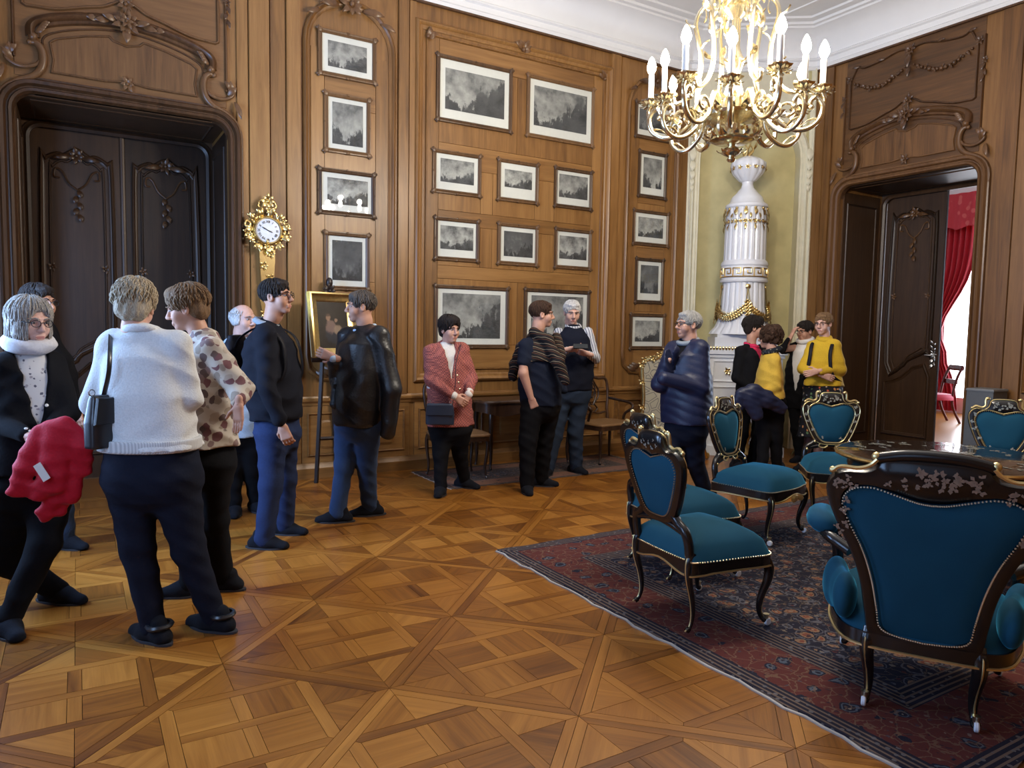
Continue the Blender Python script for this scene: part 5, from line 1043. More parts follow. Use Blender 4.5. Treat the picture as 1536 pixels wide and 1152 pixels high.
# ------------------------------------------------------------------ rugs
def rug_mat(name, x0, y0, x1, y1, bw, navy, red, pale, sc):
    m, nt, b = nodes(name); p = pos(nt); s = N(nt, 'SeparateXYZ', {0: p}); X, Y = s.outputs[0], s.outputs[1]
    d = M2(nt, 'MINIMUM', M2(nt, 'MINIMUM', M2(nt, 'SUBTRACT', X, x0), M2(nt, 'SUBTRACT', x1, X)), M2(nt, 'MINIMUM', M2(nt, 'SUBTRACT', Y, y0), M2(nt, 'SUBTRACT', y1, Y)))
    n0 = N(nt, 'TexNoise', {'Vector': p, 'Scale': 9.*sc, 'Detail': 4.}); pw = N(nt, 'VectorMath', {0: p, 1: N(nt, 'VectorMath', {0: n0.outputs[1], 'Scale': .10}, operation='SCALE').outputs[0]}, operation='ADD').outputs[0]
    v1 = N(nt, 'TexVoronoi', {'Vector': pw, 'Scale': 10.*sc, 'Randomness': .7}); v2 = N(nt, 'TexVoronoi', {'Vector': pw, 'Scale': 30.*sc}); v3 = N(nt, 'TexVoronoi', {'Vector': pw, 'Scale': 14.*sc, 'Randomness': .9}, feature='DISTANCE_TO_EDGE')
    fine = N(nt, 'TexNoise', {'Vector': p, 'Scale': 160., 'Detail': 1.}).outputs[0]
    # field
    petals = ramp(nt, v1.outputs['Distance'], [(0, pale), (.10, (.20, .055, .03)), (.2, (.25, .14, .08)), (.3, navy), (.42, (.10, .10, .12)), (.5, navy), (1, navy)], 'CONSTANT')
    c2 = ramp(nt, N(nt, 'SeparateXYZ', {0: v2.outputs['Color']}).outputs[0], [(0, navy), (.25, red), (.45, (.18, .11, .07)), (.62, (.05, .06, .085)), (.8, navy), (.92, pale)], 'CONSTANT')
    fm = N(nt, 'MapRange', {'Value': v2.outputs['Distance'], 'From Min': .30, 'From Max': .36}).outputs[0]
    field_ = mixc(nt, M2(nt, 'MULTIPLY', M2(nt, 'SUBTRACT', 1., fm), .8), petals, c2)
    vine = M2(nt, 'LESS_THAN', v3.outputs['Distance'], .018); field_ = mixc(nt, M2(nt, 'MULTIPLY', vine, .5), field_, (.22, .16, .10))
    # border: repeated rosettes on red
    chk = N(nt, 'TexVoronoi', {'Vector': pw, 'Scale': 7.5*sc, 'Randomness': .35}); ang = ramp(nt, chk.outputs['Distance'], [(0, pale), (.07, navy), (.2, (.08, .10, .13)), (.26, navy), (.33, red), (1, red)], 'CONSTANT')
    vb = M2(nt, 'LESS_THAN', v3.outputs['Distance'], .03); bord = mixc(nt, M2(nt, 'MULTIPLY', vb, .6), ang, (.20, .12, .07))
    bl = N(nt, 'MapRange', {'Value': v2.outputs['Distance'], 'From Min': .2, 'From Max': .25}).outputs[0]; bord = mixc(nt, M2(nt, 'MULTIPLY', M2(nt, 'SUBTRACT', 1., bl), .55), bord, c2)
    stripe = M2(nt, 'FRACT', M2(nt, 'MULTIPLY', d, 36.)); stc = mixc(nt, M2(nt, 'GREATER_THAN', stripe, .62), navy, (.16, .11, .08)); zig = N(nt, 'TexVoronoi', {'Vector': p, 'Scale': 26.*sc}).outputs['Distance']; stc = mixc(nt, M2(nt, 'LESS_THAN', zig, .25), stc, (.13, .12, .12))
    col = mixc(nt, M2(nt, 'GREATER_THAN', d, .10*bw), stc, bord); col = mixc(nt, M2(nt, 'GREATER_THAN', d, .40*bw), col, stc); col = mixc(nt, M2(nt, 'GREATER_THAN', d, .53*bw), col, field_)
    col = mixc(nt, M2(nt, 'MULTIPLY', fine, .35), col, (.06, .05, .05)); nt.links.new(col, b.inputs['Base Color']); b.inputs['Roughness'].default_value = .95; b.inputs['Specular IOR Level'].default_value = .1
    bump(nt, fine, .25, .003, b); return m
def rug(name, x0, y0, x1, y1, m, label, fringe, th=.012, sides='x'):
    r = empty(name, (0, 0, 0)); tag(r, label, 'rug'); rnd = random.Random(4); nx, ny = 40, 36; b = MB()
    wob = lambda i, n, k: .008*math.sin(i*1.3+k)+.006*math.sin(i*2.9+k*2)
    V = []
    for top in (0, 1):
        for i in range(nx+1):
            for j in range(ny+1):
                x = x0+(x1-x0)*i/nx+(wob(j, ny, 0) if i == 0 else wob(j, ny, 3) if i == nx else 0); y = y0+(y1-y0)*j/ny+(wob(i, nx, 1) if j == 0 else wob(i, nx, 2) if j == ny else 0)
                V.append((x, y, th*top+(.0015*math.sin(x*9+y*7) if top else .0005)))
    q = (nx+1)*(ny+1); Fc = []
    for i in range(nx):
        for j in range(ny): a = i*(ny+1)+j; Fc += [(q+a, q+a+ny+1, q+a+ny+2, q+a+1), (a, a+1, a+ny+2, a+ny+1)]
    for i in range(nx):
        for j in (0, ny): a = i*(ny+1)+j; Fc.append((a, a+ny+1, q+a+ny+1, q+a))
    for j in range(ny):
        for i in (0, nx): a = i*(ny+1)+j; Fc.append((a, a+1, q+a+1, q+a))
    b.add(V, Fc); b.build('pile', m, r, smooth=.6)
    for xx, k, s in ((x0, 0, -1), (x1, 3, 1)):
        f = MB(); f.sweep([(xx+wob(j, ny, k)+s*.008, y0+(y1-y0)*j/ny) for j in range(ny+1)], [(-.006, .0005), (-.006, th*.6), (.006, th*.6), (.006, .0005)], lambda u, v, o: (u, v, o)); f.build('fringe', fringe, r, smooth=0)
    return r
rug('carpet', *RUG, rug_mat('persian_carpet', *RUG, 1.0, (.012, .013, .026), (.105, .024, .019), (.26, .21, .16), 1.0), 'large dark blue and red Persian carpet under the blue chairs', plain('fringe_cream', (.42, .39, .35), .9))
R2 = (3.0, 6.02, 5.55, 6.95)
rug('hearth_rug', *R2, rug_mat('small_rug', *R2, .6, (.05, .04, .04), (.22, .11, .08), (.42, .36, .30), 1.5), 'small worn reddish rug along the panelled wall', plain('fringe_grey', (.45, .4, .36), .9), .003)
# ------------------------------------------------------------------ blue velvet chairs
velvet, nt, bs = nodes('teal_velvet'); n_ = N(nt, 'TexNoise', {'Vector': pos(nt, 'obj'), 'Scale': 5., 'Detail': 3.}).outputs[0]
nt.links.new(mixc(nt, n_, (.0045, .046, .084), (.008, .072, .125)), bs.inputs['Base Color']); bs.inputs['Roughness'].default_value = .85; bs.inputs['Sheen Weight'].default_value = 1.; bs.inputs['Sheen Roughness'].default_value = .3; bs.inputs['Sheen Tint'].default_value = (.06, .42, .68, 1); bs.inputs['Specular IOR Level'].default_value = .2
pearl = plain('mother_of_pearl', (.30, .31, .27), .25, .3, var=.6, scale=60); brassn = plain('brass_nail', (.75, .68, .5), .3, 1.); wheel = plain('white_porcelain_wheel', (.8, .85, .92), .2)
inlay_gold = plain('painted_gold_line', (.72, .58, .28), .35, .9)
def polar(pts, c, n):      # resample a closed outline by angle about c
    P = np.array(pts)-np.array(c); an = np.unwrap(np.arctan2(P[:, 1], P[:, 0])); rr = np.hypot(P[:, 0], P[:, 1]); o = np.argsort(an % (2*np.pi)); a = (an % (2*np.pi))[o]; r_ = rr[o]
    a = np.concatenate([a-2*np.pi, a, a+2*np.pi]); r_ = np.tile(r_, 3); t = np.linspace(0, 2*np.pi, n, endpoint=False); r2 = np.interp(t, a, r_)
    return [(c[0]+r*math.cos(x), c[1]+r*math.sin(x)) for r, x in zip(r2, t)]
def mirror(half): return spline(half, 6)+[(-a, b) for a, b in spline(half, 6)[::-1]]
def ringsolid(mb, out, inn, th, mp):
    n = len(out); V = []
    mid = lambda t: [(o[0]+(i[0]-o[0])*t, o[1]+(i[1]-o[1])*t) for o, i in zip(out, inn)]
    for t, y in ((0, 0), (.12, th*.42), (.5, th*.5), (.88, th*.42), (1, 0), (.88, -th*.42), (.5, -th*.5), (.12, -th*.42)): V += [mp(u, z, y) for u, z in mid(t)]
    mb.add(V, [(r*n+i, r*n+(i+1) % n, ((r+1) % 8)*n+(i+1) % n, ((r+1) % 8)*n+i) for r in range(8) for i in range(n)])
def dome(mb, out, c, h, mp, o0=0., rings=6):
    n = len(out); V = []
    for k in range(rings):
        t = k/rings; V += [mp(u+(c[0]-u)*t, z+(c[1]-z)*t, o0+h*math.sqrt(max(0, 1-(1-t)**2.6))) for u, z in out]
    V.append(mp(c[0], c[1], o0+h)); q = len(V)-1
    mb.add(V, [(r*n+i, r*n+(i+1) % n, (r+1)*n+(i+1) % n, (r+1)*n+i) for r in range(rings-1) for i in range(n)]+[((rings-1)*n+i, (rings-1)*n+(i+1) % n, q) for i in range(n)])
def flowers(mb, mp, items, nrm, size, seed):
    rd = random.Random(seed)
    for u, z in items:
        for i in range(rd.choice((3, 4, 5))):
            a = rd.uniform(0, 6.28); L = size*rd.uniform(.5, 1.1); w = L*.35; p = [(u, z), (u+math.cos(a)*L*.5-math.sin(a)*w, z+math.sin(a)*L*.5+math.cos(a)*w), (u+math.cos(a)*L, z+math.sin(a)*L), (u+math.cos(a)*L*.5+math.sin(a)*w, z+math.sin(a)*L*.5-math.cos(a)*w)]
            mb.add([mp(x, y, .0012+.0003*i) for x, y in p], [(0, 1, 2, 3)])
def cab_leg(x, y, sx, sy, h, name, parent, caster=True, r0=.03):
    d = Vector((sx, sy, 0)); d = d.normalized() if d.length else d
    pts = [Vector((x, y, h))+d*o+Vector((0, 0, -h*t)) for o, t in ((0, 0), (.022, .12), (.02, .3), (-.008, .55), (-.018, .75), (-.005, .88), (.02, .93))]
    sp_ = spline([tuple(p) for p in pts], 4); k = len(sp_); rad = [r0*(1-.62*min(1, (i/k)*1.35))+(.004 if i/k > .85 else 0) for i in range(k)]
    o = MB().tube(sp_, rad, 10).build('leg', black_lac, parent, smooth=.9)
    gl = [Vector(p)+d*(r_*.92) for p, r_ in zip(sp_, rad)]; MB().tube(gl, .004, 5).build('gilt_line', inlay_gold, o, smooth=.9)
    e = Vector(sp_[-1])
    if caster:
        c = MB(); c.lathe([(.012, -.035), (.013, 0), (.016, .005)], 10, (e.x, e.y, .055)); c.build('ferrule', brassn, o, smooth=.6)
        w = MB(); w.lathe([(.002, -.009), (.016, -.009), (.02, -.005), (.02, .005), (.016, .009), (.002, .009)], 14, (e.x+d.x*.008, e.y+d.y*.008, .0205), Matrix.Rotation(R(90), 3, 'Y') @ Matrix.Rotation(0, 3, 'X')); w.build('caster', wheel, o, smooth=.6)
    return o
def velvet_chair(name):
    r = empty(name); SH = .365       # front = +y
    out = spline([(-.26, -.2), (-.28, .05), (-.285, .24), (-.15, .285), (0, .30), (.15, .285), (.285, .24), (.28, .05), (.26, -.2), (.21, -.225), (0, -.235), (-.21, -.225)], 5, True); out = [(a, b) for a, b in out]
    b = MB(); wav = lambda u, v: .018*math.cos(u*16)*(1 if abs(v) > .15 else .3)
    oi_ = inset(out, .03); n = len(out); V = [(a, c_, SH-.045+wav(a, c_)) for a, c_ in out]+[(a, c_, SH+.01) for a, c_ in out]+[(a, c_, SH+.01) for a, c_ in oi_]+[(a, c_, SH-.045) for a, c_ in oi_]
    b.add(V, [(q*n+i, q*n+(i+1) % n, ((q+1) % 4)*n+(i+1) % n, ((q+1) % 4)*n+i) for q in range(4) for i in range(n)]); ap_ = b.build('seat_rail', black_lac, r, smooth=.6)
    MB().tube([(a, c_, SH-.043+wav(a, c_)) for a, c_ in inset(out, -.002)], .005, 5, closed=True).build('gilt_line', inlay_gold, ap_, smooth=.9)
    fx = MB(); fx.ball((0, .30, SH-.055), (.05, .015, .03), 10, 6); [leaf(fx, (s*.02, .305, SH-.05), (s, 0, -.2), (0, 1, 0), .07, .04) for s in (-1, 1)]; fx.build('carved_shell', inlay_gold, ap_, smooth=.9)
    b = MB(); dome(b, inset(out, .002), (0, .03), .14, lambda u, v, o: (u, v, SH+.008+o), rings=9); b.build('seat', velvet, r, smooth=1.2)
    nb = MB(); k = len(out)
    for i in range(0, k):
        for t in (0, .33, .67):
            a = Vector(out[i]); c_ = Vector(out[(i+1) % k]); p = a+(c_-a)*t; nb.ball((p.x, p.y, SH+.014), .0045, 5, 3)
    tag(nb.build('nail_trim', brassn, r, smooth=.9), kind='stuff')
    cab_leg(-.25, .235, -.4, .6, SH-.02, 'leg', r); cab_leg(.25, .235, .4, .6, SH-.02, 'leg', r)
    for s in (-1, 1): cab_leg(s*.215, -.20, s*.15, -.9, SH+.05, 'leg', r, False, .026)
    # back
    lean = .16; mb_ = lambda u, z, o: (u, -.215+o*.98-(z-.40)*lean-.25*u*u*0, z+o*lean)
    outer = mirror([(0, .535), (.06, .535), (.115, .548), (.155, .59), (.20, .685), (.235, .785), (.243, .85), (.225, .89), (.185, .915), (.135, .905), (.105, .93), (.10, .965), (.07, .99), (0, .995)])
    inner = mirror([(0, .565), (.06, .57), (.10, .60), (.142, .68), (.178, .775), (.184, .825), (.16, .87), (.105, .888), (.05, .876), (0, .862)])
    cc = (0, .735); O_, I_ = polar(outer, cc, 96), polar(inner, cc, 96)
    b = MB(); ringsolid(b, O_, I_, .042, mb_)
    for s in (-1, 1):
        p = spline([(s*.12, .58), (s*.15, .55), (s*.195, .52), (s*.215, .47), (s*.215, .40)], 5); b.tube([mb_(u, z, 0) for u, z in p], [.024]*len(p), 8)
    b.tube([mb_(u, z, 0) for u, z in spline([(-.19, .51), (-.1, .53), (0, .54), (.1, .53), (.19, .51)], 5)], .018, 8)
    bf = b.build('back_frame', black_lac, r, smooth=.9)
    g = MB()
    edge = lambda pts, t, o: [mb_(a[0]+(i[0]-a[0])*t, a[1]+(i[1]-a[1])*t, o) for a, i in pts]
    g.tube([mb_(a[0], a[1], .017) for a in inset(O_, .010)], .0045, 5, closed=True); g.tube([mb_(a[0], a[1], .017) for a in inset(I_, -.008)], .0035, 5, closed=True)
    for s in (-1, 1):
        g.tube([mb_(u, z, .016) for u, z in spline([(s*.095, .985), (s*.118, .99), (s*.125, .965), (s*.125, .93), (s*.15, .915), (s*.19, .925), (s*.215, .905)], 4)], .009, 6); g.ball(mb_(s*.11, .988, .016), .014, 8, 5); g.ball(mb_(s*.215, .905, .016), .012, 8, 5)
        g.tube([mb_(u, z, .016) for u, z in spline([(s*.03, .535), (s*.06, .515), (s*.1, .525), (s*.09, .55), (s*.07, .545)], 4)], .006, 6); g.ball(mb_(s*.135, .565, .014), .014, 8, 5); g.ball(mb_(s*.2, .50, .018), .012, 8, 5)
    g.build('gilt_scroll', inlay_gold, bf, smooth=.9)
    fl_ = MB(); mi = lambda u, z, o: mb_(u, z, .0205+o); mj = lambda u, z, o: mb_(u, z, -.0215-o); its = [(x, z) for x, z in ((0, .94), (.04, .95), (-.04, .945), (.02, .91), (-.03, .915), (.06, .925), (-.06, .93), (.2, .86), (-.2, .86), (.21, .8), (-.21, .8), (.19, .74), (-.19, .74), (.15, .66), (-.15, .66), (.08, .6), (-.08, .6))]
    flowers(fl_, mi, its, None, .026, 3); flowers(fl_, mj, its[:7], None, .016, 5); tag(fl_.build('pearl_inlay', pearl, bf, smooth=0), kind='stuff')
    b = MB(); dome(b, I_, cc, .03, lambda u, z, o: mb_(u, z, .004+o)); b.build('back_pad', velvet, r, smooth=1.2)
    b = MB(); dome(b, I_, cc, .012, lambda u, z, o: mb_(u, z, -.012-o)); b.build('back_cover', velvet, r, smooth=1.2)
    nb = MB()
    for sg in (.018, -.02):
        for i in range(96): a, c_ = I_[i], I_[(i+1) % 96]; nb.ball(mb_(a[0], a[1], sg), .0042, 5, 3)
    tag(nb.build('nail_trim', brassn, bf, smooth=.9), kind='stuff')
    return r
vc = velvet_chair('velvet_chair')
def put(o, x, y, face):      # face: direction of the chair's front
    o.location = (x, y, .0140 if RUG[0] < x < RUG[2] and RUG[1] < y < RUG[3] else 0); o.rotation_euler = (0, 0, math.atan2(face[1], face[0])-math.pi/2); return o
GC = 'blue velvet side chairs around the lacquer table'
spots = [((2.78, 2.71), (1, -.10), 'teal velvet side chair alone on the carpet edge, back to the standing crowd'),
         ((3.24, 3.31), (1, -.15), 'teal velvet side chair tucked behind another, its seat only half seen'),
         ((4.36, 3.66), (.22, -1), 'teal velvet side chair in front of the woman holding a navy jacket'),
         ((5.42, 3.72), (-.62, -.75), 'teal velvet side chair beside the floral skirt, across the table'),
         ((6.16, 2.83), (-.85, -.42), 'teal velvet side chair by the table, close to the open door')]
for i, (p, f_, lab) in enumerate(spots):
    o = vc if i == 0 else copy_tree(vc); put(o, *p, f_); tag(o, lab, 'chair', GC)
# armchair seen from behind
def armchair():
    r = empty('velvet_armchair'); lean = .17; yb = -.30
    mb_ = lambda u, z, o: (u, yb+o-(z-.34)*lean-.10*(.09-u*u), z+o*lean)
    outer = mirror([(0, .265), (.11, .27), (.19, .30), (.21, .40), (.23, .52), (.268, .64), (.325, .76), (.36, .86), (.355, .93), (.31, .97), (.24, .975), (.20, .99), (.17, 1.025), (.10, 1.035), (0, 1.035)])
    inner = mirror([(0, .315), (.1, .325), (.15, .35), (.163, .42), (.185, .54), (.222, .66), (.28, .78), (.30, .85), (.27, .90), (.20, .915), (.12, .895), (.05, .875), (0, .87)])
    cc = (0, .62); O_, I_ = polar(outer, cc, 120), polar(inner, cc, 120)
    b = MB(); ringsolid(b, O_, I_, .05, mb_)
    bf = b.build('back_frame', black_lac, r, smooth=.9)
    b = MB(); b.tube([mb_(u, z, .005) for u, z in spline([(-.19, 1.02), (-.1, 1.04), (0, 1.045), (.1, 1.04), (.19, 1.02)], 5)], .024, 8); b.build('crest_rail', black_lac, r, smooth=.9)
    g = MB()
    for s in (-1, 1):
        g.tube([mb_(u, z, -.02) for u, z in spline([(s*.185, 1.025), (s*.21, 1.0), (s*.25, .985), (s*.31, .985), (s*.34, .965)], 5)], .008, 6); g.ball(mb_(s*.19, 1.03, 0), .018, 8, 5); g.ball(mb_(s*.34, .965, -.01), .014, 8, 5)
    g.tube([mb_(a[0], a[1], .022) for a in inset(O_, .012)], .0045, 5, closed=True); g.build('gilt_scroll', inlay_gold, bf, smooth=.9)
    fl_ = MB(); rd = random.Random(2); its = [(rd.uniform(-.16, .16), rd.uniform(.93, .995)) for _ in range(34)]+[(s*rd.uniform(.23, .33), rd.uniform(.9, .95)) for s in (-1, 1) for _ in range(9)]+[(s*(.30+rd.uniform(-.015, .03)), rd.uniform(.72, .86)) for s in (-1, 1) for _ in range(6)]
    flowers(fl_, lambda u, z, o: mb_(u, z, -.026-o), its, None, .02, 8); tag(fl_.build('pearl_inlay', plain('dull_gold_inlay', (.30, .25, .2), .35, .4, var=.4, scale=80), bf, smooth=0), kind='stuff')
    b = MB(); dome(b, I_, cc, .015, lambda u, z, o: mb_(u, z, -.012-o)); b.build('back_cover', velvet, r, smooth=1.2)
    b = MB(); dome(b, I_, cc, .06, lambda u, z, o: mb_(u, z, .01+o)); b.build('back_pad', velvet, r, smooth=1.2)
    nb = MB()
    for i in range(120):
        for t in (0, .5): a, c_ = I_[i], I_[(i+1) % 120]; nb.ball(mb_(a[0]+(c_[0]-a[0])*t, a[1]+(c_[1]-a[1])*t, -.026), .0048, 5, 3)
    tag(nb.build('nail_trim', brassn, bf, smooth=.9), kind='stuff')
    # seat, bulging out at the sides
    so_ = spline([(-.25, -.30), (-.34, -.10), (-.36, .12), (-.33, .27), (-.17, .33), (0, .345), (.17, .33), (.33, .27), (.36, .12), (.34, -.10), (.25, -.30), (0, -.33)], 6, True)
    b = MB(); n = len(so_); q = inset(so_, .05); V = [(a, c_, .25) for a, c_ in so_]+[(a, c_, .31) for a, c_ in so_]+[(a, c_, .31) for a, c_ in q]+[(a, c_, .25) for a, c_ in q]
    b.add(V, [(k*n+i, k*n+(i+1) % n, ((k+1) % 4)*n+(i+1) % n, ((k+1) % 4)*n+i) for k in range(4) for i in range(n)]); sr = b.build('seat_rail', black_lac, r, smooth=.5)
    MB().tube([(a, c_, .255) for a, c_ in inset(so_, -.003)], .006, 5, closed=True).build('gilt_line', inlay_gold, sr, smooth=.9)
    b = MB(); dome(b, inset(so_, .006), (0, .03), .16, lambda u, v, o: (u, v, .305+o), rings=9); b.build('seat', velvet, r, smooth=1.2)
    for s in (-1, 1):
        Q_ = SDF(.008); Q_.rc((s*.285, -.24, .42), (s*.335, -.02, .40), .095, .09, .05, sq=((1, 0, 0), .5)); Q_.rc((s*.335, -.02, .40), (s*.345, .14, .37), .105, .07, .05, sq=((1, 0, 0), .5)); mesh_obj('side_cushion', [Q_.mesh()], velvet, r)
        ar = MB(); P = spline([(s*.27, -.30, .62), (s*.36, -.24, .66), (s*.40, -.10, .665), (s*.40, .06, .65), (s*.37, .14, .60), (s*.35, .17, .5), (s*.345, .2, .38), (s*.34, .24, .30)], 5); ar.tube(P, [.024]*len(P), 8); a_ = ar.build('arm', black_lac, r, smooth=.9)
        rosette(ar, (0, 0, 0), (0, 0, 1), .01, 3)
        pd = MB(); P = spline([(s*.345, -.24, .685), (s*.395, -.16, .70), (s*.405, -.02, .695), (s*.395, .08, .665)], 6); k = len(P); pd.tube(P, [.058*math.sqrt(max(.05, 1-(2*i/(k-1)-1)**4)) for i in range(k)], 14, .8); pd.build('arm_pad', velvet, a_, smooth=1.2)
        cab_leg(s*.30, .27, s*.5, .6, .28, 'leg', r); cab_leg(s*.185, -.28, s*.2, -.7, .31, 'leg', r, True, .036)
    return r
E_ = armchair(); put(E_, 3.055, 1.67, (.86, .50)); tag(E_, 'large teal velvet armchair turned away, back against the carpet border', 'chair')
# ------------------------------------------------------------------ lacquer table
TX, TY = 4.79, 2.52; tb = empty('lacquer_table', (TX, TY, .0140)); tag(tb, 'round black lacquer table with scalloped gilt rim and pearl inlay', 'table')
sc_ = lambda a, z: .012*abs(math.sin(a*14))
MB().lathe([(.01, .690), (.60, .695), (.64, .71), (.645, .722), (.63, .73), (.01, .732)], 168, ripple=sc_).build('top', plain('table_lacquer', (.022, .014, .012), .14, var=.4, scale=12, coat=.6), tb, smooth=.6)
MB().lathe([(.55, .60), (.57, .60), (.585, .64), (.58, .695), (.55, .695)], 64).build('apron', black_lac, tb, smooth=.6)
b = MB(); b.tube([((.646*(1+sc_(a, 0)))*math.cos(a), .646*(1+sc_(a, 0))*math.sin(a), .716) for a in [2*math.pi*i/168 for i in range(168)]], .012, 6, closed=True); b.build('gilt_rim', gold, tb, smooth=.9)
rd = random.Random(11); its = []
for k in range(46): a = rd.uniform(0, 6.28); q = .22*math.sqrt(rd.random()); its.append((q*math.cos(a), q*math.sin(a)*.8))
for k in range(40): a = rd.uniform(0, 6.28); q = rd.uniform(.38, .52); its.append((q*math.cos(a), q*math.sin(a)))
b = MB(); flowers(b, lambda u, v, o: (u, v, .732+o), its, None, .05, 9); tag(b.build('pearl_inlay', pearl, tb, smooth=0), kind='stuff')
MB().lathe([(.03, .60), (.10, .58), (.07, .5), (.05, .4), (.09, .32), (.11, .26), (.06, .2), (.10, .16), (.03, .13)], 32).build('pedestal', black_lac, tb, smooth=.7)
for k in range(4):
    a = math.pi/2*k+.5; P = spline([(.06, .2), (.17, .2), (.26, .12), (.33, .05), (.40, .022)], 5); MB().tube([(q*math.cos(a), q*math.sin(a), z) for q, z in P], [.034, .034]+[.03]*(len(P)-4)+[.026, .022], 10).build('leg', black_lac, tb, smooth=.9)
# ------------------------------------------------------------------ furniture along the panelled wall
dkw = wood('walnut_dark', (.012, .006, .004), (.035, .016, .009), (.075, .036, .018), 2, rough=.3)
cane = plain('cane_seat', (.20, .105, .04), .6, var=.35, scale=120, bmp=.3)
def leg2(mb, x, y, sx, sy, h, r0=.024):
    d = Vector((sx, sy, 0)); P = spline([tuple(Vector((x, y, h*(1-t)))+d*o) for o, t in ((0, 0), (.02, .15), (.01, .4), (-.015, .7), (-.005, .9), (.015, .985))], 4); k = len(P); mb.tube(P, [r0*(1-.55*min(1, i/k*1.2))+(.005 if i > k*.9 else 0) for i in range(k)], 8)
def wall_chair(name, arms):
    r = empty(name); SH = .44
    out = spline([(-.25, -.22), (-.28, .2), (-.14, .235), (0, .22), (.14, .235), (.28, .2), (.25, -.22), (0, -.23)], 5, True)
    MB().bprism([(a, b) for a, b in out], SH-.01, SH+.015, .012, lambda a, b, h: (a, b, h)).build('seat', cane, r, smooth=.5)
    MB().prism(inset(out, .008), SH-.06, SH-.008, lambda a, b, h: (a, b, h)).build('seat_rail', dkw, r, smooth=.5)
    for s in (-1, 1):
        for y, sy in ((.19, .7), (-.2, -.5)): m_ = MB(); leg2(m_, s*.24, y, s*.5, sy, SH-.03); m_.build('leg', dkw, r, smooth=.9)
    mk = lambda u, z, o=0: (u, -.22-(z-SH)*.16+o, z)
    b = MB()
    for s in (-1, 1): P = spline([mk(s*.22, SH), mk(s*.225, .58), mk(s*.25, .72), mk(s*.255, .86), mk(s*.22, .93), mk(s*.12, .93), mk(0, .965)], 5); b.tube(P, .017, 8)
    b.tube([mk(u, z) for u, z in spline([(-.2, .54), (-.08, .52), (0, .54), (.08, .52), (.2, .54)], 5)], .012, 8); bk = b.build('back_frame', dkw, r, smooth=.9)
    b = MB()
    for s in (-1, 1):
        for pts in ([(s*.02, .53), (s*.07, .58), (s*.03, .64), (s*.09, .70), (s*.11, .79), (s*.07, .86), (s*.03, .93)], [(s*.01, .62), (s*.05, .7), (s*.06, .78), (s*.02, .82), (0, .76)], [(s*.03, .88), (s*.06, .82), (s*.03, .74), (s*.005, .7)]): b.tube([mk(u, z) for u, z in spline(pts, 5)], .0105, 7, .8)
    b.build('pierced_splat', dkw, bk, smooth=.9)
    if arms:
        for s in (-1, 1): m_ = MB(); m_.tube(spline([mk(s*.25, .70), (s*.30, -.12, .68), (s*.33, .0, .665), (s*.33, .08, .64), (s*.31, .10, .60), (s*.27, .03, .54), (s*.265, .0, .47)], 5), .016, 8); m_.build('arm', dkw, r, smooth=.9)
    return r
a_ = wall_chair('cane_armchair', True); put(a_, 5.26, 6.60, (.05, -1)); a_.location.z = .005; tag(a_, 'dark carved wooden armchair with cane seat beside the gilt screen', 'chair')
a_ = wall_chair('cane_chair', False); put(a_, 3.30, 6.52, (-.1, -1)); a_.location.z = .005; tag(a_, 'dark wooden chair with cane seat behind the woman in pink jacket', 'chair')
ct = empty('console_table', (4.26, 6.76, .0)); tag(ct, 'dark wooden console table on cabriole legs against the panelling', 'table')
o_ = spline([(-.62, .24), (-.64, -.05), (-.55, -.2), (-.3, -.18), (0, -.24), (.3, -.18), (.55, -.2), (.64, -.05), (.62, .24), (0, .25)], 5, True)
MB().bprism(o_, .715, .745, .012, lambda a, b, h: (a, b, h)).build('top', dkw, ct, smooth=.5); MB().prism(inset(o_, .03), .60, .715, lambda a, b, h: (a, b, h+.03*math.cos(a*9)*(h < .65))).build('apron', dkw, ct, smooth=.5)
for x, y, sx, sy in ((-.5, -.12, -.5, -.6), (.5, -.12, .5, -.6), (-.5, .2, -.4, 0), (.5, .2, .4, 0), ): m_ = MB(); leg2(m_, x, y, sx, sy, .63, .03); m_.build('leg', dkw, ct, smooth=.9); 
for c_ in ct.children: pass
ct.location.z = .005
# gilt fire screen
FX, FY = 6.02, 6.33; fs = empty('fire_screen', (FX, FY, 0), R(-58)); tag(fs, 'tall gilt framed fire screen with patterned grey fabric', 'screen')
fab, nt, bs = nodes('screen_damask'); v_ = N(nt, 'TexVoronoi', {'Vector': pos(nt, 'obj'), 'Scale': 8.}, feature='DISTANCE_TO_EDGE').outputs[0]; nt.links.new(mixc(nt, M2(nt, 'LESS_THAN', M2(nt, 'ABSOLUTE', M2(nt, 'SUBTRACT', v_, .10)), .025), (.42, .39, .30), (.13, .13, .13)), bs.inputs['Base Color']); bs.inputs['Roughness'].default_value = .8
so_ = spline([(-.36, .30), (-.34, .70), (-.37, 1.05), (-.33, 1.16), (-.2, 1.19), (-.1, 1.26), (0, 1.30), (.1, 1.26), (.2, 1.19), (.33, 1.16), (.37, 1.05), (.34, .70), (.36, .30), (.15, .26), (0, .24), (-.15, .26)], 4, True)
MB().prism(inset(so_, .02), -.02, .02, lambda u, z, o: (u, o, z)).build('fabric_panel', fab, fs, smooth=.5)
b = MB(); b.tube([(u, 0, z) for u, z in so_], .034, 8, closed=True)
for i in range(0, len(so_), 3): rosette(b, (so_[i][0], -.02, so_[i][1]), (0, -1, 0), .05, 5, ax=(1, 0, 0))
rosette(b, (0, -.02, 1.30), (0, -1, 0), .09, 8, ax=(1, 0, 0)); fr_ = b.build('frame', gold, fs, smooth=.9)
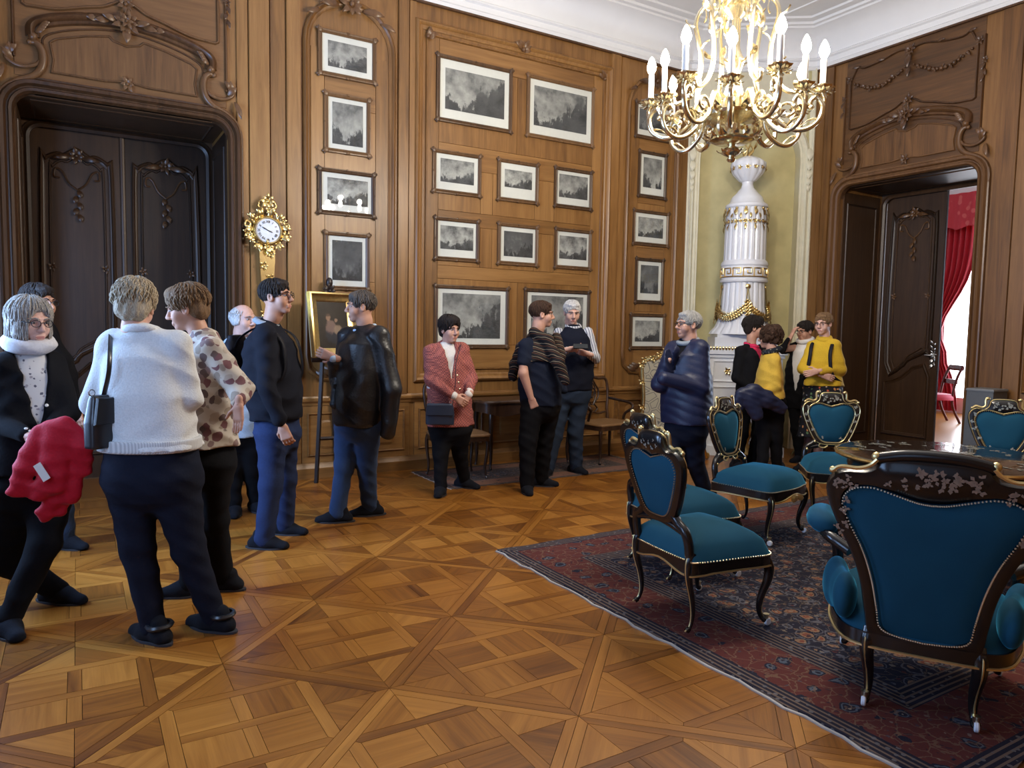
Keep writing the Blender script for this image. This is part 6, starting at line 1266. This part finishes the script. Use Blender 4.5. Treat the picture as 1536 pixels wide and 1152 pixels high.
for s in (-1, 1):
    for t in (-1, 1): P = spline([(s*.35, 0, .36), (s*.36, t*.05, .22), (s*.37, t*.12, .10), (s*.38, t*.20, .03), (s*.385, t*.25, .032), (s*.385, t*.255, .06), (s*.38, t*.23, .06)], 5); MB().tube(P, [.03]*(len(P)//2)+[.022]*(len(P)-len(P)//2), 8).build('foot', gold, fs, smooth=.9)
# gilt andirons before the stove
def andiron(x, y, label, sc=.8):
    r = empty('gilt_andiron', (x, y, 0), R(-55)); tag(r, label, 'andiron', 'gilt fire dogs before the stove'); b = MB()
    b.lathe([(.01, .03), (.09, .03), (.10, .06), (.06, .10), (.04, .14), (.07, .2), (.08, .26), (.04, .32), (.03, .36), (.05, .4), (.035, .44), (.01, .46)], 20); b.build('vase', gold, r, smooth=.8)
    for s in (-1, 1): P = spline([(s*.05, 0, .10), (s*.14, 0, .12), (s*.2, 0, .06), (s*.23, 0, .014)], 5); MB().tube(P, .018, 8).build('foot', gold, r, smooth=.9)
    m_ = MB()
    for s in (-1, 1): m_.tube([(s*.06*math.cos(R(a)), 0, .46+.16*math.sin(R(a))) for a in range(0, 91, 15)], .011, 6)
    m_.ball((0, 0, .63), .026, 8, 6); m_.build('handle', gold, r, smooth=.9); r.scale = (sc*.8, sc*.8, sc)
andiron(6.76, 5.88, 'tall gilt andiron with looped top behind the crossed-arm man', 1.55); andiron(7.66, 5.72, 'gilt andiron behind the floral skirt beside the stove')
pd = empty('stone_plinth', (7.3, 5.55, 0)); 
bpy.data.objects.remove(pd)
# grey cabinet beside the door
gb = empty('humidifier_cabinet', (7.93, 3.82, 0)); tag(gb, 'narrow grey cabinet standing beside the doorway', 'cabinet')
gm = plain('grey_cabinet', (.10, .11, .12), .5); MB().bprism(rect(-.14, -.13, .14, .13), .03, .96, .004, lambda a, b, h: (a, b, h)).build('body', gm, gb, smooth=0)
gm2 = plain('grey_cabinet_lid', (.16, .17, .18), .45); MB().bprism(rect(-.143, -.133, .143, .133), .96, .985, .006, lambda a, b, h: (a, b, h)).build('lid', gm2, gb, smooth=0); MB().prism(rect(-.12, -.11, .12, .11), 0, .03, lambda a, b, h: (a, b, h)).build('base', plain('grey_base', (.03, .03, .03), .6), gb, smooth=0)
# ------------------------------------------------------------------ the red room beyond the door
X2 = XR+DD+.1; NXW = 15.0
nf = struct(MB().box((X2, -1, -.03), (NXW, 10, -.0005)).build('floor_next', parq, smooth=0), 'polished floor of the adjoining room', 'floor')
redd, nt, bs = nodes('red_damask'); v_ = N(nt, 'TexVoronoi', {'Vector': pos(nt), 'Scale': 7.}, feature='SMOOTH_F1').outputs[0]; nt.links.new(mixc(nt, N(nt, 'MapRange', {'Value': v_, 'From Min': .28, 'From Max': .34}).outputs[0], (.62, .09, .08), (.50, .02, .03)), bs.inputs['Base Color']); bs.inputs['Roughness'].default_value = .6
redv = plain('red_curtain', (.52, .015, .03), .55, var=.15, sheen=.3); wh2 = plain('white_wall_next', (.8, .8, .78), .7, var=.03)
w2 = MB(); w2.box((NXW, 8.1, 0), (NXW+.2, 10, 5.0)); w2.box((NXW, -1, 0), (NXW+.2, 6.0, 5.0)); w2.box((NXW, 6.0, 3.7), (NXW+.2, 8.1, 5.0)); w2.box((NXW, 6.0, 0), (NXW+.2, 8.1, .3)); w2.box((X2, 10, 0), (NXW+.2, 10.2, 5.0)); w2.box((X2, -1.2, 0), (NXW+.2, -1, 5.0)); w2.box((X2, YB-.3, ZT-.1), (XR+.9, 10, ZT+.6))
struct(w2.build('wall_next', wh2, smooth=0), 'white wall with bright window in the adjoining room', 'wall')
struct(MB().box((X2, -1, 4.95), (NXW+.2, 10, 5.1)).build('ceiling_next', wh2, smooth=0), 'white ceiling of the adjoining room', 'ceiling')
# window glow: emissive panel standing for the bright sky in the opening
bl, nt, bs = nodes('sunlit_window'); bs.inputs['Emission Color'].default_value = (.82, .91, 1, 1); bs.inputs['Emission Strength'].default_value = 5.
wn = struct(MB().box((NXW+.10, 6.0, .3), (NXW+.12, 8.1, 3.7)).build('window_4', bl, smooth=0), 'bright daylight window in the adjoining room', 'window')
cv = MB(); V = []; nn, kk = 60, 16
for k in range(kk+1):
    t = k/kk; z = 3.75-t*3.7; pinch = 1-.66*math.exp(-((z-1.6)/.8)**2)*1.0
    for i in range(nn+1): u = i/nn; y = 8.40-(.08+.85*u*pinch*(1 if z > 1.0 else .8)); V.append((NXW-.22-.045*math.sin(u*50+.6*math.sin(3*t)), y, z))
cv.add(V, [(k*(nn+1)+i, k*(nn+1)+i+1, (k+1)*(nn+1)+i+1, (k+1)*(nn+1)+i) for k in range(kk) for i in range(nn)])
ctn = empty('red_curtain', (0, 0, 0)); tag(ctn, 'gathered red silk curtain with damask valance in the next room', 'curtain'); cv.build('drape', redv, ctn, smooth=1.2)
va = MB(); V = []
for k in range(5):
    for i in range(81): u = i/80; V.append((NXW-.34-.02*math.sin(u*70), 8.5-u*2.6, 4.25-k*.165+(.03*math.sin(u*40) if k == 4 else 0)))
va.add(V, [(k*81+i, k*81+i+1, (k+1)*81+i+1, (k+1)*81+i) for k in range(4) for i in range(80)]); va.build('valance', redd, ctn, smooth=1.2)
mah = wood('mahogany', (.04, .006, .005), (.10, .015, .012), (.18, .035, .03), 2, rough=.2)
rc = empty('red_chair'); tag(rc, 'red upholstered mahogany chair seen through the doorway', 'chair')
MB().bprism(spline([(-.23, -.2), (-.25, .22), (0, .25), (.25, .22), (.23, -.2)], 4, True), .40, .50, .03, lambda a, b, h: (a, b, h)).build('seat', plain('red_seat', (.55, .015, .03), .6, sheen=.3), rc, smooth=.6)
for s in (-1, 1):
    MB().tube(spline([(s*.21, .2, .42), (s*.21, .22, .25), (s*.22, .24, 0)], 4), .02, 8).build('leg', mah, rc, smooth=.9)
    MB().tube(spline([(s*.21, -.34, 0), (s*.205, -.22, .25), (s*.205, -.19, .45), (s*.205, -.24, .75), (s*.20, -.33, .98)], 5), .022, 8).build('back_post', mah, rc, smooth=.9)
MB().tube([(-.21, -.33, .96), (.21, -.33, .96)], .03, 8, 1.6).build('top_rail', mah, rc, smooth=.9); MB().cbox((0, -.255, .72), (.40, .02, .08)).build('back_rail', mah, rc, smooth=0)
rc.location = (13.02, 7.12, 0); rc.rotation_euler = (0, 0, R(55))
HFd, HRd, UPd = HF, HR, arr((0, 0, 1.))
P1 = person('woman with silver bob, pale scarf and black cardigan, carrying a red jacket', fem=True, ft=((88, 903, 80), (12, 950, 50)), hd=(46, 483, 0), hy=62, hp=6, by=45, hair='bob', hm=H_GREY, skin=S_C, gl=1,
    sh=((4, 553, -.1), (84, 551, .1)), el=((-14, 628, -.12), (102, 618, .02)), wr=((46, 657, -.24), (70, 648, -.16)), hip=((26, 722, -.04), (72, 720, .05)), kn=((10, 843), (68, 815)), tw=((.175, .13), (.17, .14), (.195, .15)), hem=706, ease=.014, top=blk, topname='cardigan',
    open=(.075, 650), shirt=dots, trs=blk, hands=((HRd*.7-UPd*.25-HFd*.3, -UPd*.3+HFd, .7, 1), None), collar=(greys, .082, .10), collarname='scarf', cuffs=(0,))
P2 = person('person in dark coat with greying hair standing behind the silver-haired woman', ft=((48, 832, 70), (100, 822, 75)), hd=(58, 455, 0), hy=75, by=60, hair='short', hm=H_DK, skin=S_B, gl=1, dd=.0,
    sh=((40, 502, -.1), (72, 500, .12)), el=((32, 560, -.1), (100, 560, .1)), wr=((50, 605, -.1), (114, 612, .05)), hip=((46, 622, -.05), (80, 622, .05)), kn=((50, 722), (92, 722)), tw=((.19, .14), (.19, .15), (.19, .14)), hem=640, top=blk, topname='coat', trs=jeans2, hands=(None, (-UPd+HRd*.1, HFd, .4, 1)))
P3 = person('woman in white knit top and navy trousers, seen from behind', fem=True, ft=((230, 960, -120), (322, 944, -110)), hd=(203, 462, .02), hy=-165, hp=8, by=-176, hair='puffy', hm=H_BLO, skin=S_A,
    sh=((162, 524, 0), (271, 525, 0)), el=((141, 606, -.02), (284, 598, .02)), wr=((165, 612, .22), (268, 604, .24)), hip=((199, 712, 0), (259, 712, 0)), kn=((206, 817), (284, 824)), tw=((.185, .14), (.20, .15), (.222, .175)), hem=668, ease=.012, top=whitek, fa=.006,
    trs=navy_t, leg=(.115, .076, .06), rib=stripe_mat('white_rib', (1, .6, 0), 110, [(0, (.62, .63, .62)), (.5, (.45, .46, .46))]), collar=(whitek, .068, .018), strap=bagl, arm=(.056, .047, .036), hands=((HFd, UPd, .4, 1), (HFd, UPd, .4, -1)))
P4 = person('woman in beige floral blouse gesturing with an open palm', fem=True, ft=((283, 893, -75), (335, 884, -95)), hd=(280, 464, .02), hy=-78, hp=12, by=-60, hair='puffy', hm=H_SAND, skin=S_B,
    sh=((286, 524, .15), (321, 529, -.12)), el=((276, 592, .16), (360, 584, -.14)), wr=((262, 606, .05), (358, 608, -.27)), hip=((296, 690, .08), (322, 690, -.06)), kn=((298, 780), (324, 778)), tw=((.17, .13), (.17, .14), (.19, .16)), hem=666, ease=.02, flare=.01, top=floral, topname='blouse', fa=.007,
    trs=blk, leg=(.095, .068, .06), arm=(.05, .049, .033), hands=(None, (-UPd*.95-HFd*.12+HRd*.02, -HFd*.8-HRd*.5, .12, 1)))
P5 = person('white-haired older man in light blue shirt half hidden behind the dark jacket', ft=((352, 772, 20), (384, 766, 40)), hd=(366, 480, 0), hy=62, by=50, hair='bald', hm=H_WHITE, skin=S_C,
    sh=((344, 522, -.05), (384, 520, .1)), el=((340, 580, -.05), (390, 580, .1)), wr=((350, 628, -.08), (390, 630, .05)), hip=((350, 645, 0), (378, 645, 0)), kn=((350, 705), (378, 705)), tw=((.19, .14), (.19, .16), (.19, .15)), hem=652, top=lightblue, topname='shirt', trs=blk, hands=(None, None))
P6 = person('man with glasses in black zip jacket and blue trousers, in profile', ft=((397, 822, 85), (428, 801, 85)), hd=(415, 446, 0), hy=80, hp=-6, by=78, hair='short', hm=H_DK, skin=S_B, gl=1,
    sh=((398, 507, -.18), (408, 503, .19)), el=((401, 582, -.24), (428, 575, .2)), wr=((424, 640, -.22), (440, 628, .15)), hip=((409, 648, -.09), (424, 645, .09)), kn=((406, 728), (428, 718)), tw=((.20, .155), (.19, .155), (.185, .14)), hem=628, ease=.018, top=cloth('black_zip_jacket', (.011, .012, .018)), topname='jacket', fa=.007,
    trs=cloth('blue_trousers', (.022, .034, .085)), leg=(.10, .076, .068), collar=(greyc, .069, .035), arm=(.054, .047, .038), hands=((-UPd+HRd*.35, HFd, .75, -1), None))
P7 = person('man in jeans with a black leather jacket over his shoulders', ft=((506, 783, -80), (554, 773, -72)), hd=(541, 461, 0), hy=-72, by=-55, hair='short', hm=hairm('hair_grey_brown', (.10, .08, .065)), skin=S_B,
    sh=((519, 510, .14), (572, 508, -.12)), el=((510, 570, .03), (588, 585, -.16)), wr=((500, 536, -.14), (582, 650, -.15)), hip=((522, 632, .06), (553, 632, -.06)), kn=((516, 700), (550, 697)), tw=((.22, .16), (.225, .175), (.205, .16)), hem=636, ease=.03, flare=-.02, top=leather, topname='leather_jacket', fa=.0055, ff=.75,
    trs=jeans, leg=(.105, .074, .064), tf=.007, collar=(lightblue, .072, .02), arm=(.056, .05, .044), cuff=lightblue, cuffs=(0,), hands=((-HRd*.6+UPd*.2, HFd, .5, 1), None))
P8 = person('woman in pink tweed blazer with clasped hands and a small navy bag', fem=True, ft=((661, 742, -5), (697, 731, 60)), hd=(675, 495, 0), hy=40, hp=2, by=25, hair='puffy', hm=H_DK, skin=S_A,
    sh=((643, 531, -.05), (696, 528, .07)), el=((646, 569, -.1), (707, 567, .04)), wr=((683, 595, -.24), (703, 593, -.18)), hip=((664, 640, 0), (688, 640, 0)), kn=((661, 682), (690, 680)), tw=((.185, .125), (.185, .13), (.20, .14)), hem=637, ease=.02, flare=.015, top=tweed, topname='blazer',
    open=(.07, 566), shirt=whitec, trs=blk, cuff=whitec, hands=((HRd*.7-UPd*.5, HFd, .6, 1), (-HRd*.5-UPd*.6-HFd*.2, HFd, .6, -1)))
P9 = person('dark-haired man in navy polo with a striped sweater over his shoulders', ft=((790, 739, 10), (812, 729, 85)), hd=(813, 472, 0), hy=95, by=70, hair='short', hm=H_BR, skin=S_A,
    sh=((786, 523, -.15), (824, 512, .14)), el=((785, 560, -.2), (842, 555, .1)), wr=((797, 598, -.18), (846, 588, .05)), hip=((799, 606, -.08), (824, 606, .08)), kn=((792, 661), (817, 657)), tw=((.19, .155), (.19, .19), (.18, .17)), hem=607, ease=.012, top=cloth('navy_polo', (.012, .016, .030)), topname='polo_shirt', sleeve=(.4, 1), bare=(1, 0), trs=blk, leg=(.11, .086, .066), hands=((-UPd+HRd*.4, HFd, .6, 1), None))
P10 = person('white-haired man in navy knitted vest over striped shirt, holding a phone', ft=((822, 712, -15), (864, 709, 40)), hd=(858, 469, 0), hy=8, hp=12, by=5, hair='short', hm=H_WHITE, skin=S_C,
    sh=((836, 502, 0), (884, 501, 0)), el=((834, 535, -.04), (893, 538, -.02)), wr=((853, 524, -.28), (882, 531, -.26)), hip=((845, 587, 0), (871, 587, 0)), kn=((832, 652), (863, 647)), tw=((.20, .14), (.205, .16), (.195, .15)), hem=584, ease=.014, top=cloth('navy_vest', (.010, .012, .022)), topname='knitted_vest', sleeve=(-1, -1), under=stripes, collar=(stripes, .072, .02), trs=jeans2, leg=(.105, .082, .07), hands=((HRd*.9-UPd*-.1, UPd*.6-HFd*-.6, .55, -1), (-HRd*.8+UPd*.2, UPd*.6+HFd*.6, .55, 1)))
P11 = person('grey-haired man in dark blue jacket, arms crossed, touching his chin', ft=((986, 757, -80), (1058, 748, -60)), hd=(1032, 488, 0), hy=-72, hp=-4, by=-50, hair='short', hm=hairm('hair_iron_grey', (.40, .39, .37)), skin=S_A, gl=1,
    sh=((1008, 528, .13), (1053, 526, -.12)), el=((990, 576, -.02), (1052, 582, -.16)), wr=((1010, 524, -.14), (994, 567, -.24)), hip=((1016, 640, .05), (1042, 640, -.05)), kn=((1000, 692), (1042, 692)), tw=((.20, .15), (.205, .16), (.195, .155)), hem=634, ease=.028, flare=.01, top=navyj, topname='jacket', fa=.003, ff=1.6, fs=-1.,
    open=(.06, 560), shirt=blk, trs=navy_t, leg=(.10, .08, .068), collar=(greyc, .082, .03), arm=(.055, .052, .044), hands=(None, None))
P12 = person('woman in black cardigan over bright pink shirt, face turned to her neighbour', fem=True, ft=((1106, 703, 20), (1128, 700, 20)), hd=(1132, 492, 0), hy=75, by=50, hair='puffy', hm=H_DK, skin=S_B,
    sh=((1109, 530, -.08), (1148, 528, .08)), el=((1105, 566, -.1), (1152, 562, .05)), wr=((1126, 582, -.16), (1150, 585, -.05)), hip=((1115, 604, 0), (1140, 604, 0)), kn=((1112, 652), (1137, 650)), tw=((.18, .13), (.18, .14), (.19, .15)), hem=606, ease=.016, top=blk, topname='cardigan', open=(.11, 585), shirt=pinks, trs=blk, collar=(pinks, .069, .015), hands=(None, None))
P13 = person('curly-haired woman in yellow knit top holding a navy jacket', fem=True, ft=((1142, 714, -100), (1165, 710, -105)), hd=(1154, 507, 0), hy=-125, by=-100, hair='curly', hm=H_BR, skin=S_A,
    sh=((1148, 541, .12), (1163, 542, -.13)), el=((1138, 580, .12), (1164, 580, -.15)), wr=((1122, 592, .02), (1141, 592, -.18)), hip=((1146, 602, .06), (1162, 602, -.06)), kn=((1146, 655), (1164, 655)), tw=((.165, .12), (.16, .13), (.185, .15)), hem=596, ease=.01, top=yellowk, trs=blk, collar=(scarfm, .078, .07), collarname='scarf', hands=((-HRd, -UPd, .5, 1), (-HRd-UPd*.2, HFd, .5, 1)))
P14 = person('woman in black with white scarf raising a hand to her glasses', fem=True, ft=((1200, 693, -60), (1216, 690, -40)), hd=(1207, 497, 0), hy=-62, hp=8, by=-50, hair='short', hm=H_DK, skin=S_A, gl=1,
    sh=((1192, 524, .1), (1221, 523, -.08)), el=((1176, 524, -.12), (1228, 560, -.08)), wr=((1187, 504, -.2), (1214, 582, -.14)), hip=((1195, 598, 0), (1216, 598, 0)), kn=((1196, 645), (1214, 645)), tw=((.19, .14), (.19, .15), (.2, .16)), hem=612, ease=.02, top=blk, topname='cardigan', open=(.12, 590), shirt=whitec, trs=blk, collar=(whitec, .078, .06), collarname='scarf', hands=((UPd*.8+HRd*.3, HRd*.6-UPd*.2, .6, 1), None))
P15 = person('young woman with glasses in mustard polo neck and floral skirt, arms folded', fem=True, ft=((1206, 705, -60), (1223, 717, -40)), hd=(1235, 486, 0), hy=-48, hp=4, by=-35, hair='short', hm=H_SAND, skin=S_C, gl=1,
    sh=((1217, 523, .08), (1254, 520, -.08)), el=((1204, 553, .0), (1261, 555, -.1)), wr=((1234, 563, -.22), (1226, 557, -.25)), hip=((1222, 582, .03), (1248, 582, -.03)), kn=((1214, 660), (1229, 660)), tw=((.165, .125), (.16, .13), (.19, .15)), hem=578, ease=.016, top=mustard, trs=blk, skirt=(skirtm, 655), collar=(mustard, .060, .045), hands=((HRd*.7-UPd*.2, HFd, .3, 1), (-HRd*.8-UPd*.2, HFd, .3, -1)))
# ------------------------------------------------------------------ worn and carried things
def blobs(name, items, m, parent, h=.009, k=.03, amp=.006, sq=None):
    S = SDF(h)
    for a, b, ra, rb in items: S.rc(a, b, ra, rb, k, sq=sq)
    S.noise = fold(amp, 1.9, len(name)); return mesh_obj(name, [S.mesh()], m, parent)
J = P1['J']; dz = -.27
rj = empty('red_jacket', (0, 0, 0)); tag(rj, 'folded red jacket with white tag hanging over the arm of the silver-haired woman', 'jacket')
q = lambda x, y, d=0: J((x, y, dz+d))
blobs('jacket_cloth', [(q(62, 648), q(98, 640), .035, .05), (q(98, 640), q(122, 668), .05, .05), (q(122, 668), q(124, 700, .03), .055, .045), (q(60, 655), q(40, 700), .045, .055), (q(40, 700), q(22, 735), .05, .035), (q(85, 655), q(78, 720), .07, .07), (q(78, 720), q(60, 738), .06, .045), (q(110, 690, .03), q(105, 740, .03), .05, .05), (q(50, 735), q(20, 738), .03, .025), (q(88, 735, .03), q(66, 772, .03), .045, .04), (q(105, 735, .05), q(88, 765, .05), .04, .03)], redc, rj, .0075, .022, .012, sq=(HF, .5))
tg = MB(); c = q(63, 708, -.062); tg.prism([(-.02, -.045), (.02, -.045), (.02, .045), (-.02, .045)], 0, .002, lambda a, b, h: tuple(c+HR*(a*.8+b*-.5)+UPd*(b*.8+a*.5)-HF*h)); tg.build('paper_tag', paper, rj, smooth=0)
def handbag(name, label, c, w, h, d, m, rz, strap, flapm=None, taper=.75):
    r = empty(name, tuple(c), rz); tag(r, label, 'bag')
    S = SDF(.006); S.loft([(-h/2, 0, 0, w/2, d/2), (0, 0, 0, w/2*1.02, d/2*1.05), (h/2-.02, 0, 0, w/2*taper, d/2*.7), (h/2, 0, 0, w/2*taper*.9, d/2*.45)], (1, 0), (0, 1), .01, pw=4); mesh_obj('bag_body', [S.mesh()], m, r)
    fp = MB(); fp.bprism([(-w/2*.98, -.01), (w/2*.98, -.01), (w/2*taper*.95, h/2-.01), (-w/2*taper*.95, h/2-.01)], 0, .012, .004, lambda a, b, t: (a, -d/2*.98-t, b)); fp.build('flap', flapm or m, r, smooth=.5)
    st_ = MB(); inv = r.matrix_basis.inverted() if False else (Matrix.Translation(Vector(c)) @ Matrix.Rotation(rz, 4, 'Z')).inverted(); st_.tube([tuple(inv @ Vector(p)) for p in spline([tuple(p) for p in strap], 6)], .011, 8, .3); st_.build('strap', m, r, smooth=.9)
    for s in (-1, 1): rg = MB(); rg.tube([(s*w/2*taper*.8+.014*math.cos(R(a)), 0, h/2+.012+.014*math.sin(R(a))) for a in range(0, 360, 30)], .003, 5, closed=True); rg.build('ring', silver, r, smooth=.9)
    return r
J = P3['J']; c = J((151, 632, -.16)); rzv = math.atan2(HR[1], HR[0])
handbag('shoulder_bag', 'black leather shoulder bag hanging at the white knit top', c, .13, .24, .08, bagl, rzv+R(65), [J((156, 592, -.17)), J((163, 560, -.195)), J((165, 530, -.165)), J((166, 505, -.06)), J((166, 502, .02)), J((165, 520, .12)), J((156, 570, .1)), J((150, 596, -.08))])
J = P8['J']; c = J((660, 621, -.22)); zt8 = P8['zt']
handbag('crossbody_bag', 'small navy crossbody bag resting on the pink tweed blazer', c, .25, .19, .07, navyb, rzv, [J((679, 606, -.2)), J((683, 575, -.21)), J((684, 545, -.19)), J((690, 522, -.08)), J((690, 520, .06)), J((670, 560, .12)), J((645, 600, .0)), J((641, 606, -.15))], None, .95)
def backpack(label, inf, w, h, d, m, off):
    b = inf['ms']-inf['bf']*(inf['tw'][0][1]+inf['o']+d/2+off[0])+arr((0, 0, off[1])); r = empty('backpack', tuple(b), math.atan2(inf['bf'][1], inf['bf'][0])-R(90)); tag(r, label, 'bag')
    S = SDF(.009); S.loft([(-h/2, 0, 0, w/2*.9, d/2*.9), (-h/2+.06, 0, 0, w/2, d/2), (h/2-.1, 0, 0, w/2*.95, d/2*.85), (h/2, 0, 0, w/2*.6, d/2*.45)], (1, 0), (0, 1), .02, pw=3); S.noise = fold(.004, 1.); mesh_obj('pack_body', [S.mesh()], m, r)
    pk = MB(); pk.bprism(rrect(-w*.35, -h*.42, w*.35, h*.05, .04, 3), 0, .03, .015, lambda a, z, t: (a, -d/2-t+.008, z)); pk.build('pocket', m, r, smooth=.5)
    dm = inf['tw'][0][1]+inf['o']+.012; y0 = d/2+off[0]
    for s in (-1, 1): st_ = MB(); x = s*.10; zt_ = inf['zt']-b[2]; yc = y0+dm; st_.tube(spline([(x, y0-.02, zt_-.1), (x, y0+.03, zt_-.02), (x, yc-.02, zt_+.045), (x, yc+dm*.62, zt_-.005), (x, yc+dm*.92, zt_-.12), (x*1.3, yc+dm*.85, zt_-.3), (x*1.9, yc, zt_-.38), (x, y0-.02, zt_-.4)], 5), .018, 8, .3); st_.build('strap', m, r, smooth=.9)
backpack('black backpack worn by the man with glasses in profile', P6, .28, .42, .13, cloth('black_nylon', (.010, .010, .014), .5), (.01, -.22))
backpack('small black backpack worn over the mustard polo neck', P15, .26, .36, .12, cloth('black_nylon', (.010, .010, .014), .5), (.01, -.22))
J = P10['J']; c = J((871, 519, -.38)); ph = empty('mobile_phone', tuple(c), rzv); tag(ph, 'black mobile phone in the hands of the man in navy vest', 'phone')
ph.rotation_euler = (R(-50), 0, rzv); MB().bprism(rrect(-.075, -.036, .075, .036, .01, 3), 0, .009, .002, lambda a, b, h: (a, h, b)).build('phone_body', bagl, ph, smooth=.5); MB().prism(rrect(-.07, -.032, .07, .032, .006, 3), -.0008, 0, lambda a, b, h: (a, h, b)).build('screen', plain('phone_screen', (.02, .025, .03), .1), ph, smooth=0)
J = P13['J']; nj = empty('navy_jacket', (0, 0, 0)); tag(nj, 'bundled navy padded jacket over the forearm of the curly-haired woman', 'jacket')
q = lambda x, y, d=0: J((x, y, -.24+d))
blobs('jacket_cloth', [(q(1113, 592), q(1130, 588), .07, .085), (q(1130, 588), q(1150, 600), .085, .08), (q(1125, 600), q(1135, 622), .09, .07), (q(1150, 598), q(1172, 612, .05), .08, .06), (q(1108, 600), q(1108, 614), .05, .045)], navyj, nj, .011, .03, .009, sq=(HF, .7))
# striped sweater laid over the shoulders
J = P9['J']; q = lambda x, y, d=0: J((x, y, d)); rt = P9['root']
S = SDF(.009); o_ = P9['o']+.022; S.loft([t for t in P9['torso'](o_, P9['zt']-.16) if t[0] > P9['zt']-.17], P9['br'], P9['bf'], .02); 
for a, b, ra, rb in ((q(783, 520, -.12), q(772, 552, -.02), .06, .05), (q(772, 545, 0), q(769, 566, .02), .05, .045), (q(800, 498, -.1), q(822, 512, -.16), .045, .055), (q(822, 512, -.16), q(838, 545, -.22), .055, .052), (q(838, 545, -.22), q(848, 572, -.22), .05, .04), (q(835, 505, .08), q(842, 535, -.08), .045, .045)): S.rc(a, b, ra, rb, .03)
S.noise = fold(.007, 1.2); mesh_obj('draped_sweater', [S.mesh()], knit, rt)
# small touches laid on the clothes where the photograph shows them
bpy.context.view_layer.update()
def stick_on(o, px, py):
    d = Vector(ray(px, py)).normalized(); ok, loc, n, i = o.ray_cast(Vector((0, 0, CAM_H)), d)
    return (loc, n) if ok else (None, None)
def buttons(inf, pts, m, r_):
    for px, py in pts:
        loc, n = stick_on(inf['top'], px, py)
        if loc is not None: b_ = MB(); b_.lathe([(.0005, -.002), (r_, -.002), (r_, .0025), (r_*.7, .004), (.0005, .004)], 12, loc, Vector((0, 0, 1)).rotation_difference(n).to_matrix()); b_.build('button', m, inf['root'], smooth=.6)
pbut = plain('pearl_button', (.75, .73, .68), .3)
buttons(P1, ((66, 577), (68, 593), (70, 608), (39, 643), (45, 647), (51, 650)), pbut, .008)
buttons(P8, ((686, 563), (690, 584), (688, 574)), brassn, .009)
blobs('hanging_sleeve', [(P7['J']((516, 545, .0)), P7['J']((508, 575, -.06)), .055, .05), (P7['J']((508, 575, -.06)), P7['J']((504, 606, -.08)), .05, .045)], leather, P7['root'], .009, .02, .006)
